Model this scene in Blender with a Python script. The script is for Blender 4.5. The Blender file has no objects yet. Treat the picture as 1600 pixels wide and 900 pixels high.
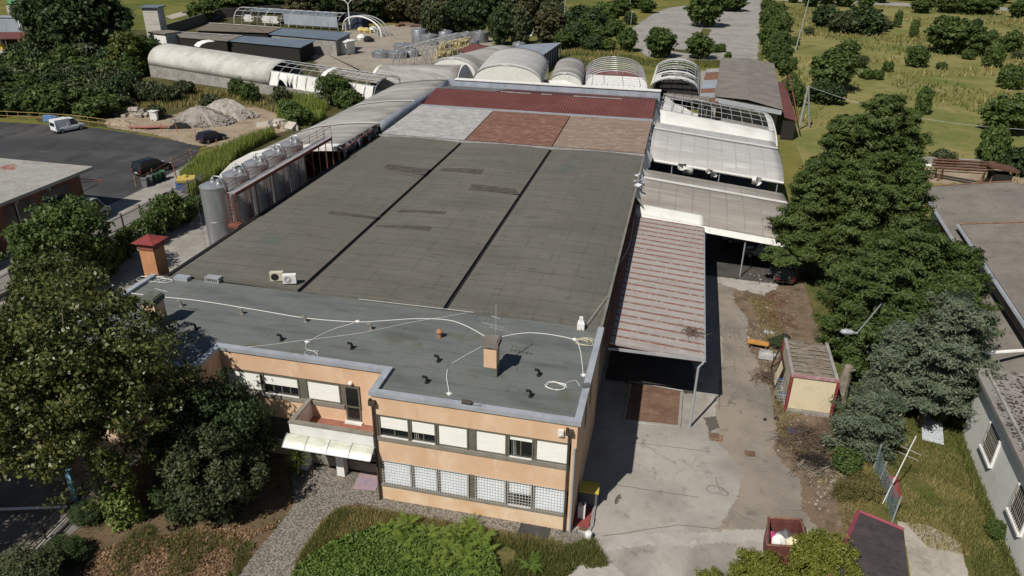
import bpy, math, random
import numpy as np
from mathutils import Vector, Matrix
random.seed(7); rng = np.random.default_rng(7)
S = bpy.context.scene
COL = S.collection
rad = math.radians

# ------------------------------------------------------------------ camera
FPX = 1160.0
_p, _r, _y = rad(26.36), rad(0.8), rad(12.6)
CF = Vector((-math.sin(_y)*math.cos(_p), math.cos(_y)*math.cos(_p), -math.sin(_p)))
_ri = Vector((math.cos(_y), math.sin(_y), 0)); _up = _ri.cross(CF)
CR = math.cos(_r)*_ri + math.sin(_r)*_up
CU = -math.sin(_r)*_ri + math.cos(_r)*_up
CP = Vector((3.2747, -28.7787, 28.2))
cam = bpy.data.cameras.new('camera'); cam_o = bpy.data.objects.new('camera', cam); COL.objects.link(cam_o)
cam.sensor_width = 36; cam.lens = FPX/1600*36; cam.clip_start = .5; cam.clip_end = 4000
_m = Matrix((CR, CU, -CF)).transposed().to_4x4(); _m.translation = CP
cam_o.matrix_world = _m
S.camera = cam_o
def ray(u, v): return CR*((u-800)/FPX) + CU*((450-v)/FPX) + CF
def at(u, v, z=0.0):                      # survey: the point of height z seen at (u, v) of the photo
    d = ray(u, v); return CP + d*((z-CP.z)/d.z)
def atx(u, v, x):
    d = ray(u, v); return CP + d*((x-CP.x)/d.x)
def aty(u, v, y):
    d = ray(u, v); return CP + d*((y-CP.y)/d.y)
def proj(q):
    q = Vector(q)-CP; c = q.dot(CF); return 800+FPX*q.dot(CR)/c, 450-FPX*q.dot(CU)/c
def height_to(b, v):                      # height of a thing standing at b whose top is at image row v
    lo, hi = 0.0, 60.0
    for _ in range(40):
        m = (lo+hi)/2
        if proj((b.x, b.y, b.z+m))[1] > v: lo = m
        else: hi = m
    return lo
def ppm(b): return FPX/((Vector(b)-CP).dot(CF))   # photo pixels per metre there

# ------------------------------------------------------------------ materials
MATS = {}
def _ramp(nt, fac, lo, hi):
    n = nt.nodes.new('ShaderNodeMapRange'); n.clamp = True
    n.inputs['From Min'].default_value = lo; n.inputs['From Max'].default_value = hi
    nt.links.new(fac, n.inputs['Value']); return n.outputs['Result']
def _noise(nt, vec, scale, detail=4, rough=.6, stretch=None, dist=0):
    if stretch:
        mp = nt.nodes.new('ShaderNodeMapping'); mp.inputs['Scale'].default_value = stretch
        nt.links.new(vec, mp.inputs['Vector']); vec = mp.outputs['Vector']
    n = nt.nodes.new('ShaderNodeTexNoise'); n.inputs['Scale'].default_value = scale
    n.inputs['Detail'].default_value = detail; n.inputs['Roughness'].default_value = rough
    n.inputs['Distortion'].default_value = dist
    nt.links.new(vec, n.inputs['Vector']); return n.outputs['Fac']
def _mix(nt, fac, a, b, mode='MIX'):
    n = nt.nodes.new('ShaderNodeMix'); n.data_type = 'RGBA'; n.blend_type = mode
    if isinstance(fac, (int, float)): n.inputs['Factor'].default_value = fac
    else: nt.links.new(fac, n.inputs['Factor'])
    for s, x in (('A', a), ('B', b)):
        i = [q for q in n.inputs if q.name == s and q.type == 'RGBA'][0]
        if isinstance(x, (tuple, list)): i.default_value = (*x[:3], 1)
        else: nt.links.new(x, i)
    return [q for q in n.outputs if q.type == 'RGBA'][0]
def _math(nt, op, a, b=None):
    n = nt.nodes.new('ShaderNodeMath'); n.operation = op
    for i, x in ((0, a), (1, b)):
        if x is None: continue
        if isinstance(x, (int, float)): n.inputs[i].default_value = x
        else: nt.links.new(x, n.inputs[i])
    return n.outputs[0]
def mat(name, base, layers=(), rough=.85, metal=0.0, spec=.3, bump=0.0, bscale=8, coords='pos', lines=None,
        cracks=None, cobble=None, alpha=None, grain=0.0):
    if name in MATS: return MATS[name]
    m = bpy.data.materials.new(name); m.use_nodes = True; nt = m.node_tree
    b = nt.nodes['Principled BSDF']
    b.inputs['Roughness'].default_value = rough; b.inputs['Metallic'].default_value = metal
    b.inputs['Specular IOR Level'].default_value = spec
    if coords == 'pos': vec = nt.nodes.new('ShaderNodeNewGeometry').outputs['Position']
    else: vec = nt.nodes.new('ShaderNodeTexCoord').outputs['Object']
    c = tuple(base)
    hgt = None
    for L in layers:
        col, sc, lo, hi = L[:4]; st = L[4] if len(L) > 4 else None
        c = _mix(nt, _ramp(nt, _noise(nt, vec, sc, 5, .62, st), lo, hi), c, col)
    if cobble:
        v = nt.nodes.new('ShaderNodeTexVoronoi'); v.inputs['Scale'].default_value = cobble[1]
        nt.links.new(vec, v.inputs['Vector'])
        f = _ramp(nt, v.outputs['Distance'], cobble[2], cobble[3]); c = _mix(nt, f, c, cobble[0]); hgt = v.outputs['Distance']
    if lines:                             # (colour, brick width, row height, mortar, strength)
        for (col, bw, rh, mo, stg) in lines:
            n = nt.nodes.new('ShaderNodeTexBrick'); n.inputs['Scale'].default_value = 1
            n.inputs['Brick Width'].default_value = bw; n.inputs['Row Height'].default_value = rh
            n.inputs['Mortar Size'].default_value = mo; n.inputs['Mortar Smooth'].default_value = .4
            wv = _noise(nt, vec, .6, 3); mpv = nt.nodes.new('ShaderNodeVectorMath'); mpv.operation = 'MULTIPLY_ADD'
            cmb = nt.nodes.new('ShaderNodeCombineXYZ'); nt.links.new(wv, cmb.inputs[0]); nt.links.new(wv, cmb.inputs[1])
            mpv.inputs[1].default_value = (.16, .16, 0); nt.links.new(cmb.outputs[0], mpv.inputs[0]); nt.links.new(vec, mpv.inputs[2])
            nt.links.new(mpv.outputs[0], n.inputs['Vector'])
            f = _math(nt, 'MULTIPLY', n.outputs['Fac'], _ramp(nt, _noise(nt, vec, .9, 4), .3, .62))
            c = _mix(nt, _math(nt, 'MULTIPLY', f, stg), c, col)
    if cracks:                            # (colour, scale, width, strength)
        v = nt.nodes.new('ShaderNodeTexVoronoi'); v.feature = 'DISTANCE_TO_EDGE'; v.inputs['Scale'].default_value = cracks[1]
        ad = nt.nodes.new('ShaderNodeVectorMath'); ad.operation = 'MULTIPLY_ADD'
        nn = nt.nodes.new('ShaderNodeTexNoise'); nn.inputs['Scale'].default_value = cracks[1]*3; nt.links.new(vec, nn.inputs['Vector'])
        ad.inputs[1].default_value = (.5/cracks[1],)*3; nt.links.new(nn.outputs['Color'], ad.inputs[0]); nt.links.new(vec, ad.inputs[2])
        nt.links.new(ad.outputs[0], v.inputs['Vector'])
        f = _math(nt, 'SUBTRACT', 1.0, _ramp(nt, v.outputs['Distance'], 0, cracks[2]))
        f = _math(nt, 'MULTIPLY', f, _ramp(nt, _noise(nt, vec, cracks[1]*.8, 3), .45, .6))
        c = _mix(nt, _math(nt, 'MULTIPLY', f, cracks[3]), c, cracks[0])
    if grain:
        g = _ramp(nt, _noise(nt, vec, 14, 3, .7), .2, .8)
        k = nt.nodes.new('ShaderNodeMapRange'); nt.links.new(g, k.inputs['Value'])
        k.inputs['To Min'].default_value = 1-grain; k.inputs['To Max'].default_value = 1+grain
        cc = nt.nodes.new('ShaderNodeCombineXYZ')
        for i in range(3): nt.links.new(k.outputs['Result'], cc.inputs[i])
        c = _mix(nt, 1.0, c, cc.outputs[0], 'MULTIPLY')
    if isinstance(c, tuple): b.inputs['Base Color'].default_value = (*c, 1)
    else: nt.links.new(c, b.inputs['Base Color'])
    if bump:
        bn = nt.nodes.new('ShaderNodeBump'); bn.inputs['Strength'].default_value = bump; bn.inputs['Distance'].default_value = .05
        nt.links.new(hgt if hgt else _noise(nt, vec, bscale, 5), bn.inputs['Height']); nt.links.new(bn.outputs['Normal'], b.inputs['Normal'])
    if alpha is not None:
        b.inputs['Alpha'].default_value = alpha
    MATS[name] = m; return m
def leafmat(name, c1, c2, c3, trans=.25, rough=.55, spec=.25, patch=.35):
    if name in MATS: return MATS[name]
    m = bpy.data.materials.new(name); m.use_nodes = True; nt = m.node_tree; b = nt.nodes['Principled BSDF']
    g = nt.nodes.new('ShaderNodeNewGeometry'); r = nt.nodes.new('ShaderNodeValToRGB')
    e = r.color_ramp.elements; e[0].color = (*c1, 1); e[1].color = (*c3, 1); k = e.new(.5); k.color = (*c2, 1)
    no = _noise(nt, g.outputs['Position'], patch, 3)
    oi = nt.nodes.new('ShaderNodeObjectInfo')
    f = _math(nt, 'ADD', _math(nt, 'MULTIPLY', g.outputs['Random Per Island'], .55), _math(nt, 'MULTIPLY', _ramp(nt, no, .3, .7), .3))
    f = _math(nt, 'ADD', f, _math(nt, 'MULTIPLY', oi.outputs['Random'], .18))
    nt.links.new(f, r.inputs['Fac'])
    nt.links.new(r.outputs['Color'], b.inputs['Base Color'])
    b.inputs['Roughness'].default_value = rough; b.inputs['Specular IOR Level'].default_value = spec
    tr = nt.nodes.new('ShaderNodeBsdfTranslucent'); nt.links.new(r.outputs['Color'], tr.inputs['Color'])
    mx = nt.nodes.new('ShaderNodeMixShader'); mx.inputs[0].default_value = trans
    nt.links.new(b.outputs[0], mx.inputs[1]); nt.links.new(tr.outputs[0], mx.inputs[2])
    nt.links.new(mx.outputs[0], nt.nodes['Material Output'].inputs['Surface'])
    MATS[name] = m; return m

# ------------------------------------------------------------------ objects
ORG = {}
def thing(name, label, cat, loc=(0, 0, 0), rz=0.0, group=None):
    o = bpy.data.objects.new(name, None); COL.objects.link(o); o.empty_display_size = .3
    o.location = loc; o.rotation_euler = (0, 0, rz)
    o['label'] = label; o['category'] = cat
    if group: o['group'] = group
    ORG[o.name] = Vector(loc); return o
def tag(o, label, cat, group=None, kind=None):
    o['label'] = label; o['category'] = cat
    if group: o['group'] = group
    if kind: o['kind'] = kind
    return o
def struct(o, label=None, cat=None):
    o['kind'] = 'structure'
    o['label'] = label or 'plain ' + o.name.replace('_', ' '); o['category'] = cat or o.name.replace('_', ' ')
    return o
class MB:
    def __init__(s): s.v = []; s.f = []; s.mi = []; s.cur = 0
    def add(s, vs, fs):
        k = len(s.v); s.v += [tuple(p) for p in vs]; s.f += [[i+k for i in f] for f in fs]; s.mi += [s.cur]*len(fs); return s
    def box(s, x0, x1, y0, y1, z0, z1):
        return s.add([(x0,y0,z0),(x1,y0,z0),(x1,y1,z0),(x0,y1,z0),(x0,y0,z1),(x1,y0,z1),(x1,y1,z1),(x0,y1,z1)],
                     [(0,3,2,1),(4,5,6,7),(0,1,5,4),(1,2,6,5),(2,3,7,6),(3,0,4,7)])
    def obox(s, c, size, rz=0, tilt=None):            # oriented box: centre, full size
        M = Matrix.Rotation(rz, 3, 'Z')
        if tilt: M = M @ Matrix.Rotation(tilt[0], 3, tilt[1])
        c = Vector(c); h = Vector(size)/2
        vs = [c + M @ Vector((a*h.x, b*h.y, d*h.z)) for d in (-1, 1) for a, b in ((-1,-1),(1,-1),(1,1),(-1,1))]
        return s.add(vs, [(0,3,2,1),(4,5,6,7),(0,1,5,4),(1,2,6,5),(2,3,7,6),(3,0,4,7)])
    def prism(s, poly, z0, z1):
        n = len(poly); zz = (lambda z, i: z[i] if isinstance(z, (list, tuple)) else z)
        ar = sum(poly[i][0]*poly[(i+1) % n][1]-poly[(i+1) % n][0]*poly[i][1] for i in range(n))
        if ar < 0: poly = poly[::-1]; z0 = z0[::-1] if isinstance(z0, (list, tuple)) else z0; z1 = z1[::-1] if isinstance(z1, (list, tuple)) else z1
        vs = [(p[0], p[1], zz(z0, i)) for i, p in enumerate(poly)] + [(p[0], p[1], zz(z1, i)) for i, p in enumerate(poly)]
        return s.add(vs, [list(range(n))[::-1], list(range(n, 2*n))] + [(i, (i+1) % n, n+(i+1) % n, n+i) for i in range(n)])
    def sheet(s, poly, z=0.0):
        n = len(poly); ar = sum(poly[i][0]*poly[(i+1) % n][1]-poly[(i+1) % n][0]*poly[i][1] for i in range(n))
        if ar < 0: poly = poly[::-1]
        return s.add([(p[0], p[1], z if len(p) < 3 or z is not None else p[2]) for p in poly], [list(range(n))])
    def quad(s, a, b, c, d): return s.add([a, b, c, d], [(0, 1, 2, 3)])
    def tube(s, pts, r, n=6, close=False):
        pts = [Vector(p) for p in pts]; k = len(pts); rs = r if isinstance(r, (list, tuple)) else [r]*k
        vs = []; fs = []; ref = None
        for i, p in enumerate(pts):
            d = (pts[(i+1) % k if close else min(i+1, k-1)] - pts[(i-1) % k if close else max(i-1, 0)])
            if d.length < 1e-9: d = Vector((0, 0, 1))
            d.normalize()
            if ref is None: ref = Vector((0, 0, 1)) if abs(d.z) < .9 else Vector((1, 0, 0))
            a = d.cross(ref)
            if a.length < 1e-4: a = d.cross(Vector((0, 1, .3)))
            a.normalize(); b = d.cross(a); ref = -b if False else ref
            vs += [p + (a*math.cos(2*math.pi*j/n) + b*math.sin(2*math.pi*j/n))*rs[i] for j in range(n)]
        for i in range(k if close else k-1):
            i2 = (i+1) % k
            fs += [(i*n+j, i2*n+j, i2*n+(j+1) % n, i*n+(j+1) % n) for j in range(n)]
        if not close: fs += [list(range(n)), list(range((k-1)*n, k*n))[::-1]]
        return s.add(vs, fs)
    def bar(s, a, b, r, n=5): return s.tube([a, b], r, n)
    def lathe(s, c, prof, n=20, cap=True):
        vs = []; fs = []
        for (r, z) in prof: vs += [(c[0]+r*math.cos(2*math.pi*j/n), c[1]+r*math.sin(2*math.pi*j/n), c[2]+z) for j in range(n)]
        for i in range(len(prof)-1): fs += [(i*n+j, i*n+(j+1) % n, (i+1)*n+(j+1) % n, (i+1)*n+j) for j in range(n)]
        if cap: fs += [list(range(n))[::-1], list(range((len(prof)-1)*n, len(prof)*n))]
        return s.add(vs, fs)
    def strip(s, A, B):                                # ruled surface between two point rows
        n = len(A); return s.add(list(A)+list(B), [(i, i+1, n+i+1, n+i) for i in range(n-1)])
    def grid(s, rows):                                 # one continuous sheet through rows of points
        k = len(rows[0]); n = len(rows)
        return s.add([p for r in rows for p in r], [(j*k+i, j*k+i+1, (j+1)*k+i+1, (j+1)*k+i) for j in range(n-1) for i in range(k-1)])
    def slab(s, A, B, t):                              # ruled sheet of thickness t (down)
        n = len(A); dn = Vector((0, 0, -t))
        a = [Vector(p) for p in A]; b = [Vector(p) for p in B]
        vs = a + b + [p+dn for p in a] + [p+dn for p in b]
        fs = [(i, i+1, n+i+1, n+i) for i in range(n-1)] + [(2*n+i, 3*n+i, 3*n+i+1, 2*n+i+1) for i in range(n-1)]
        fs += [(i, 2*n+i, 2*n+i+1, i+1) for i in range(n-1)] + [(n+i, n+i+1, 3*n+i+1, 3*n+i) for i in range(n-1)]
        fs += [(0, n, 3*n, 2*n), (n-1, 3*n-1, 4*n-1, 2*n-1)]
        return s.add(vs, fs)
    def build(s, name, m, parent=None, smooth=False, loc=None):
        org = ORG.get(parent.name, Vector()) if parent is not None else (Vector(loc) if loc is not None else Vector())
        me = bpy.data.meshes.new(name)
        me.from_pydata([(p[0]-org.x, p[1]-org.y, p[2]-org.z) for p in s.v], [], s.f)
        ms = m if isinstance(m, (list, tuple)) else [m]
        for q in ms: me.materials.append(q)
        if len(ms) > 1: me.polygons.foreach_set('material_index', s.mi)
        if smooth: me.polygons.foreach_set('use_smooth', [True]*len(me.polygons)); me.update(); me.set_sharp_from_angle(angle=rad(38))
        me.update()
        o = bpy.data.objects.new(name, me); COL.objects.link(o)
        if parent is not None: o.parent = parent; ORG[o.name] = org
        elif loc is not None: o.location = loc; ORG[o.name] = org
        return o
def local(root):                                       # children of root are given in root's own frame
    ORG[root.name] = Vector(); return root
def copy_tree(o, parent=None):
    c = o.copy(); COL.objects.link(c)
    if parent is not None: c.parent = parent
    for ch in list(o.children): copy_tree(ch, c)
    return c
def arch(c0, c1, base, top, n=14, flat=1.0):
    # arch between two ground-plan points c0, c1: list of points rising from z=base to z=top
    out = []
    for i in range(n+1):
        t = math.pi*i/n; k = (1-math.cos(t))/2
        out.append(Vector((c0[0]+(c1[0]-c0[0])*k, c0[1]+(c1[1]-c0[1])*k, base+(top-base)*math.sin(t)**flat)))
    return out
def jit(poly, n=6, amp=.25, seed=0):                   # ragged outline for grass and dirt edges
    r = random.Random(seed); out = []
    for i in range(len(poly)):
        a = Vector(poly[i][:2]); b = Vector(poly[(i+1) % len(poly)][:2]); d = (b-a); nn = max(1, int(min(n*3, d.length/ (amp*1.1))))
        nrm = Vector((-d.y, d.x)).normalized() if d.length > 1e-6 else Vector((0, 0))
        for k in range(nn): 
            w_ = (math.sin(k*.9+i)+math.sin(k*2.3+i*2))*.3; q = a + d*((k+r.uniform(-.3, .3)*(k > 0))/nn) + nrm*(amp*w_+r.uniform(-amp, amp)*(1.5 if r.random() < .15 else .6)); out.append((q.x, q.y))
    return out
def G(*uv): return [tuple(at(u, v)[:2]) for u, v in uv]

# ------------------------------------------------------------------ foliage
def leaf_arrays(centres, normals_bias, size, rg, aspect=1.6, up=.35, out=None, fold=.0):
    n = len(centres)
    nv = rg.normal(size=(n, 3)); nv /= np.linalg.norm(nv, axis=1, keepdims=True)
    nv = nv + np.array([0, 0, up])
    if out is not None: nv = nv + out*normals_bias
    nv /= np.linalg.norm(nv, axis=1, keepdims=True)
    t = rg.normal(size=(n, 3)); t -= nv*np.sum(t*nv, axis=1, keepdims=True); t /= np.linalg.norm(t, axis=1, keepdims=True)
    b = np.cross(nv, t)
    s = size*rg.uniform(.45, 1.5, (n, 1))
    q = np.stack([centres - t*s*aspect*.5, centres - b*s*.5 + nv*s*.08, centres + t*s*aspect*.5, centres + b*s*.5 + nv*s*.08], axis=1)
    return q.reshape(-1, 3)
def quads_mesh(name, verts, m):
    n = len(verts)//4; me = bpy.data.meshes.new(name)
    me.vertices.add(len(verts)); me.vertices.foreach_set('co', verts.astype(np.float32).ravel())
    me.loops.add(len(verts)); me.loops.foreach_set('vertex_index', np.arange(len(verts), dtype=np.int32))
    me.polygons.add(n); me.polygons.foreach_set('loop_start', np.arange(0, len(verts), 4, dtype=np.int32))
    me.polygons.foreach_set('loop_total', np.full(n, 4, dtype=np.int32))
    me.materials.append(m); me.update(calc_edges=True); return me
def crown_points(rg, nclump, perclump, rx, ry, rz, zc, clump_r, shell=.55, lobes=5, droop=0):
    """clumped points in an uneven ellipsoid with gaps"""
    lob = rg.normal(size=(lobes, 3)); lob /= np.linalg.norm(lob, axis=1, keepdims=True); la = rg.uniform(.8, 1.2, lobes)
    d = rg.normal(size=(nclump, 3)); d /= np.linalg.norm(d, axis=1, keepdims=True)
    k = np.max(np.where(d@lob.T > .35, la, .7), axis=1)
    rr = (shell + (1-shell)*rg.random(nclump)**.6)*k*rg.uniform(.85, 1.1, nclump)
    cc = d*rr[:, None]*np.array([rx, ry, rz]) + np.array([0, 0, zc])
    cr = clump_r*rg.uniform(.55, 1.25, nclump)
    off = rg.normal(size=(nclump, perclump, 3)); off /= np.linalg.norm(off, axis=2, keepdims=True)
    off *= (rg.random((nclump, perclump, 1))**.45)
    off *= np.array([1.15, 1.15, .75])
    p = (cc[:, None, :] + off*cr[:, None, None]).reshape(-1, 3)
    outd = (off*1.0 + d[:, None, :]*.5).reshape(-1, 3)
    return p, outd/np.maximum(np.linalg.norm(outd, axis=1, keepdims=True), 1e-6), cc
def trunk_mb(h, r, cc=None, nl=6, rg=None, lean=0):
    mb = MB(); pts = [(lean*(i/5)**2, .1*math.sin(i*1.7), h*i/5) for i in range(6)]
    mb.tube(pts, [r*(1.25 if i == 0 else 1-.11*i) for i in range(6)], 7)
    if cc is not None:
        idx = rg.choice(len(cc), min(nl, len(cc)), replace=False)
        for i in idx:
            e = Vector(cc[i]); k = rg.uniform(.45, .95); s0 = Vector(pts[int(k*5)])
            m = s0.lerp(e, .5) + Vector((0, 0, .12*(e-s0).length))
            mb.tube([s0, m, e], [r*.45, r*.28, r*.08], 5)
    return mb
TREE_LIB = {}
def lib_tree(key, seed, h, r, leaf, size, nclump, per, clump_r, crown0=.25, lobes=5, shell=.5, trunk=None, aspect=1.6, bark=None, rz=None):
    """crown mesh and trunk mesh in local metres; h total height, r crown radius"""
    rg = np.random.default_rng(seed)
    zc = h*(crown0+1)/2; hz = rz or h*(1-crown0)/2
    p, od, cc = crown_points(rg, nclump, per, r, r*.95, hz, zc, clump_r, shell, lobes)
    p[:, 2] = np.maximum(p[:, 2], .05)
    me = quads_mesh('crown', leaf_arrays(p, .8, size, rg, aspect, .3, od), leaf)
    tm = None
    if trunk:
        mb = trunk_mb(h*.72, trunk, cc, 9, rg); o = mb.build('trunk', bark); tm = o.data; bpy.data.objects.remove(o)
    TREE_LIB[key] = (me, tm, h, r)
def put_tree(key, name, label, cat, b, h=None, w=None, group=None, rz=None):
    me, tm, H, R = TREE_LIB[key]
    sz = (h/H) if h else 1; sx = (w/2/R) if w else sz
    rz = random.uniform(0, 6.28) if rz is None else rz
    if tm is None:
        o = bpy.data.objects.new(name, me); COL.objects.link(o); tag(o, label, cat, group)
    else:
        o = thing(name, label, cat, b, 0, group); local(o)
        for n, q in (('trunk', tm), ('crown', me)):
            c = bpy.data.objects.new(n, q); COL.objects.link(c); c.parent = o
    o.location = b; o.rotation_euler = (0, 0, rz); o.scale = (sx, sx, sz); return o
def px_tree(key, name, label, cat, u, v, vt, wpx, group=None):
    b = at(u, v); b.z = -.05
    return put_tree(key, name, label, cat, b, height_to(b, vt), wpx/ppm(b), group)
# ------------------------------------------------------------------ light
SUN_AZ, SUN_EL = rad(205), rad(49)          # shadows run towards 25 degrees right of +Y
W = bpy.data.worlds.new('World'); S.world = W; W.use_nodes = True
nt = W.node_tree; sky = nt.nodes.new('ShaderNodeTexSky'); sky.sky_type = 'NISHITA'; sky.sun_disc = False
sky.sun_elevation = SUN_EL; sky.sun_rotation = SUN_AZ; sky.air_density = 1; sky.dust_density = .6; sky.ozone_density = 1.2
nt.links.new(sky.outputs[0], nt.nodes['Background'].inputs[0]); nt.nodes['Background'].inputs[1].default_value = .05
sl = bpy.data.lights.new('sun', 'SUN'); sl.energy = 4.8; sl.angle = rad(.55); sl.color = (1, .955, .88)
so = bpy.data.objects.new('sun', sl); COL.objects.link(so)
_sd = Vector((math.sin(SUN_AZ)*math.cos(SUN_EL), math.cos(SUN_AZ)*math.cos(SUN_EL), math.sin(SUN_EL)))
so.rotation_euler = _sd.to_track_quat('Z', 'Y').to_euler(); so.location = (-60, -80, 90)
S.view_settings.view_transform = 'Standard'; S.view_settings.look = 'None'; S.view_settings.exposure = 0.0; S.view_settings.gamma = 1

# ------------------------------------------------------------------ materials in use
m_meadow = mat('meadow', (.17, .155, .042), [((.075, .095, .02), .035, .42, .62), ((.19, .155, .05), .06, .5, .72), ((.08, .1, .022), .3, .5, .75), ((.17, .15, .055), 1.1, .5, .8), ((.05, .07, .015), 2.5, .55, .85)], rough=1, spec=.1, bump=.6, bscale=2.5, grain=.25)
m_meadow2 = mat('dry_meadow', (.222, .196, .075), [((.118, .135, .038), .05, .42, .6), ((.25, .21, .092), .11, .52, .7), ((.105, .125, .03), .45, .5, .72), ((.25, .21, .08), 1.6, .52, .8), ((.08, .1, .022), 3.1, .6, .85)], rough=1, spec=.1, bump=.7, bscale=3, grain=.3)
m_grass = mat('lawn', (.11, .1, .035), [((.07, .085, .02), .6, .4, .65), ((.17, .135, .06), 1.1, .52, .75), ((.05, .06, .016), 4, .5, .7)], rough=1, spec=.1, bump=.6, bscale=9, grain=.3)
m_scrub = mat('scrub_ground', (.075, .068, .028), [((.14, .115, .06), .25, .48, .66), ((.04, .05, .014), .5, .45, .65), ((.2, .165, .1), 1.3, .6, .78)], rough=1, spec=.1, bump=.6, bscale=4, grain=.3)
m_litter = mat('leaf_litter', (.125, .09, .055), [((.06, .06, .024), .8, .48, .66), ((.16, .105, .06), 5, .5, .68), ((.03, .026, .018), 3, .55, .72)], rough=1, spec=.1, bump=.6, bscale=14, grain=.35)
m_dirt = mat('dirt', (.17, .125, .085), [((.09, .065, .045), 1.0, .45, .66), ((.27, .22, .17), 2.2, .56, .74), ((.06, .045, .03), 6, .58, .75)], rough=1, spec=.1, bump=.6, bscale=8, grain=.25)
m_paledirt = mat('pale_dirt', (.31, .25, .18), [((.22, .165, .11), .4, .42, .65), ((.42, .35, .27), 1.7, .55, .75)], rough=1, spec=.1, bump=.5, bscale=5, grain=.2)
m_asphalt = mat('dark_asphalt', (.045, .045, .048), [((.075, .072, .07), .14, .45, .62, (.35, 1, 1)), ((.028, .028, .03), .35, .5, .7, (1, .3, 1)), ((.12, .112, .104), .8, .6, .74, (.3, 1.8, 1)), ((.11, .1, .09), 3, .68, .8)], rough=.9, spec=.25, bump=.15, bscale=20, grain=.18)
m_yard = mat('yard_concrete', (.345, .318, .28), [((.235, .217, .193), .22, .42, .64), ((.405, .375, .333), .3, .55, .72, (1, .35, 1)), ((.14, .125, .11), .8, .58, .76), ((.28, .26, .235), 2.4, .55, .75), ((.1, .085, .07), 1.7, .7, .8)], rough=.92, spec=.2, bump=.2, bscale=15, cracks=((.09, .08, .065), .17, .012, .75), grain=.13)
m_yard2 = mat('worn_yard_strip', (.262, .222, .178), [((.165, .147, .125), .3, .42, .64), ((.27, .245, .215), .35, .55, .72, (1, .35, 1)), ((.12, .1, .08), .9, .6, .78), ((.26, .235, .205), 2.4, .55, .75)], rough=.92, spec=.2, bump=.2, bscale=15, cracks=((.09, .08, .065), .2, .012, .7), grain=.14)
m_lane = mat('pale_lane', (.3, .28, .25), [((.22, .2, .18), .4, .42, .65), ((.36, .335, .3), 1.2, .55, .75), ((.17, .15, .13), 2.2, .66, .8)], rough=.92, spec=.2, bump=.2, bscale=15, cracks=((.14, .12, .1), .22, .012, .6), grain=.1)
m_lot = mat('old_lot', (.29, .275, .25), [((.23, .22, .2), .12, .42, .62), ((.34, .32, .29), .5, .5, .7), ((.2, .18, .15), 1.3, .62, .78)], rough=.95, spec=.2, cracks=((.16, .15, .1), .08, .012, .7), grain=.1)
m_patch = mat('pale_patch', (.37, .345, .31), [((.29, .265, .235), .8, .45, .68), ((.43, .405, .37), 2, .55, .75)], rough=.95, spec=.2, grain=.12)
m_gravel = mat('gravel', (.38, .345, .295), [((.28, .25, .205), .6, .45, .65), ((.45, .41, .36), 3, .55, .75), ((.2, .18, .14), 5, .62, .8)], rough=1, spec=.1, bump=.4, bscale=20, grain=.2)
m_gravel2 = mat('beige_gravel', (.3, .262, .212), [((.23, .2, .16), .2, .45, .65), ((.36, .32, .27), 1, .55, .75)], rough=1, spec=.1, grain=.2)
m_cobble = mat('cobble', (.27, .245, .21), [((.21, .19, .16), .5, .42, .65), ((.16, .155, .11), 1.2, .58, .75)], rough=.9, spec=.2, cobble=((.12, .105, .085), 9.5, .35, .65), bump=.5, grain=.15)
m_office_roof = mat('slate_bitumen', (.124, .134, .127), [((.155, .16, .15), .25, .42, .65), ((.088, .096, .09), .6, .5, .7, (.4, 1.5, 1)), ((.14, .14, .13), 2, .62, .8), ((.1, .1, .075), .5, .56, .72)], rough=.9, spec=.22, lines=[((.045, .05, .048), 7.3, .98, .022, .75)], grain=.13, bump=.12, bscale=25)
m_hall_roof = mat('worn_bitumen', (.124, .117, .099), [((.146, .138, .116), .1, .4, .64), ((.105, .1, .084), .3, .45, .68, (.3, 1, 1)), ((.128, .118, .096), .5, .52, .7), ((.105, .11, .098), .2, .55, .7), ((.112, .109, .094), .09, .52, .66, (1.6, .6, 1)), ((.06, .057, .048), 1.4, .58, .78, (.35, 2.2, 1))], rough=.92, spec=.2, lines=[((.042, .039, .033), 60, 1.0, .03, .55), ((.048, .044, .037), 1.55, 70, .035, .42), ((.05, .047, .04), 4.4, 2.0, .05, .5)], grain=.13, bump=.12, bscale=25)
m_patchroof = mat('brown_patch', (.066, .057, .049), [((.108, .098, .083), 1.6, .45, .68)], rough=.95, lines=[((.035, .03, .026), 1.2, .35, .03, .6)], grain=.2)
m_black = mat('black_gap', (.012, .012, .013), rough=.8)
m_dark = mat('dark_inside', (.03, .028, .026), rough=.95, spec=.1)
m_coping = mat('zinc_coping', (.37, .395, .43), [((.3, .32, .35), .7, .45, .65), ((.44, .46, .49), 2.5, .55, .75)], rough=.5, metal=.15, spec=.4)
m_plaster = mat('orange_plaster', (.645, .45, .3), [((.59, .385, .245), .35, .4, .62), ((.69, .51, .36), .7, .5, .7, (1.2, 1.2, .7)), ((.55, .355, .23), .6, .58, .78, (1.8, 1.8, .5)), ((.7, .55, .42), .9, .62, .78, (1.6, 1.6, .5)), ((.62, .4, .25), 4, .55, .8)], rough=.95, spec=.12, grain=.06)
m_plinth = mat('peach_plaster', (.69, .535, .37), [((.6, .385, .22), .5, .42, .65), ((.5, .34, .22), 1.5, .6, .8, (2, 2, .4))], rough=.95, spec=.12, grain=.05)
m_shutter = mat('cream_shutter', (.78, .775, .72), [((.72, .715, .66), .8, .45, .7, (1, 1, 6))], rough=.6, spec=.3)
m_frame = mat('olive_frame', (.115, .108, .082), [((.15, .14, .11), 2, .45, .7)], rough=.7)
m_sill = mat('grey_sill', (.23, .21, .175), [((.17, .155, .13), 2, .45, .7)], rough=.85)
m_glass = mat('dark_glass', (.012, .014, .015), rough=.12, spec=.6)
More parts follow.
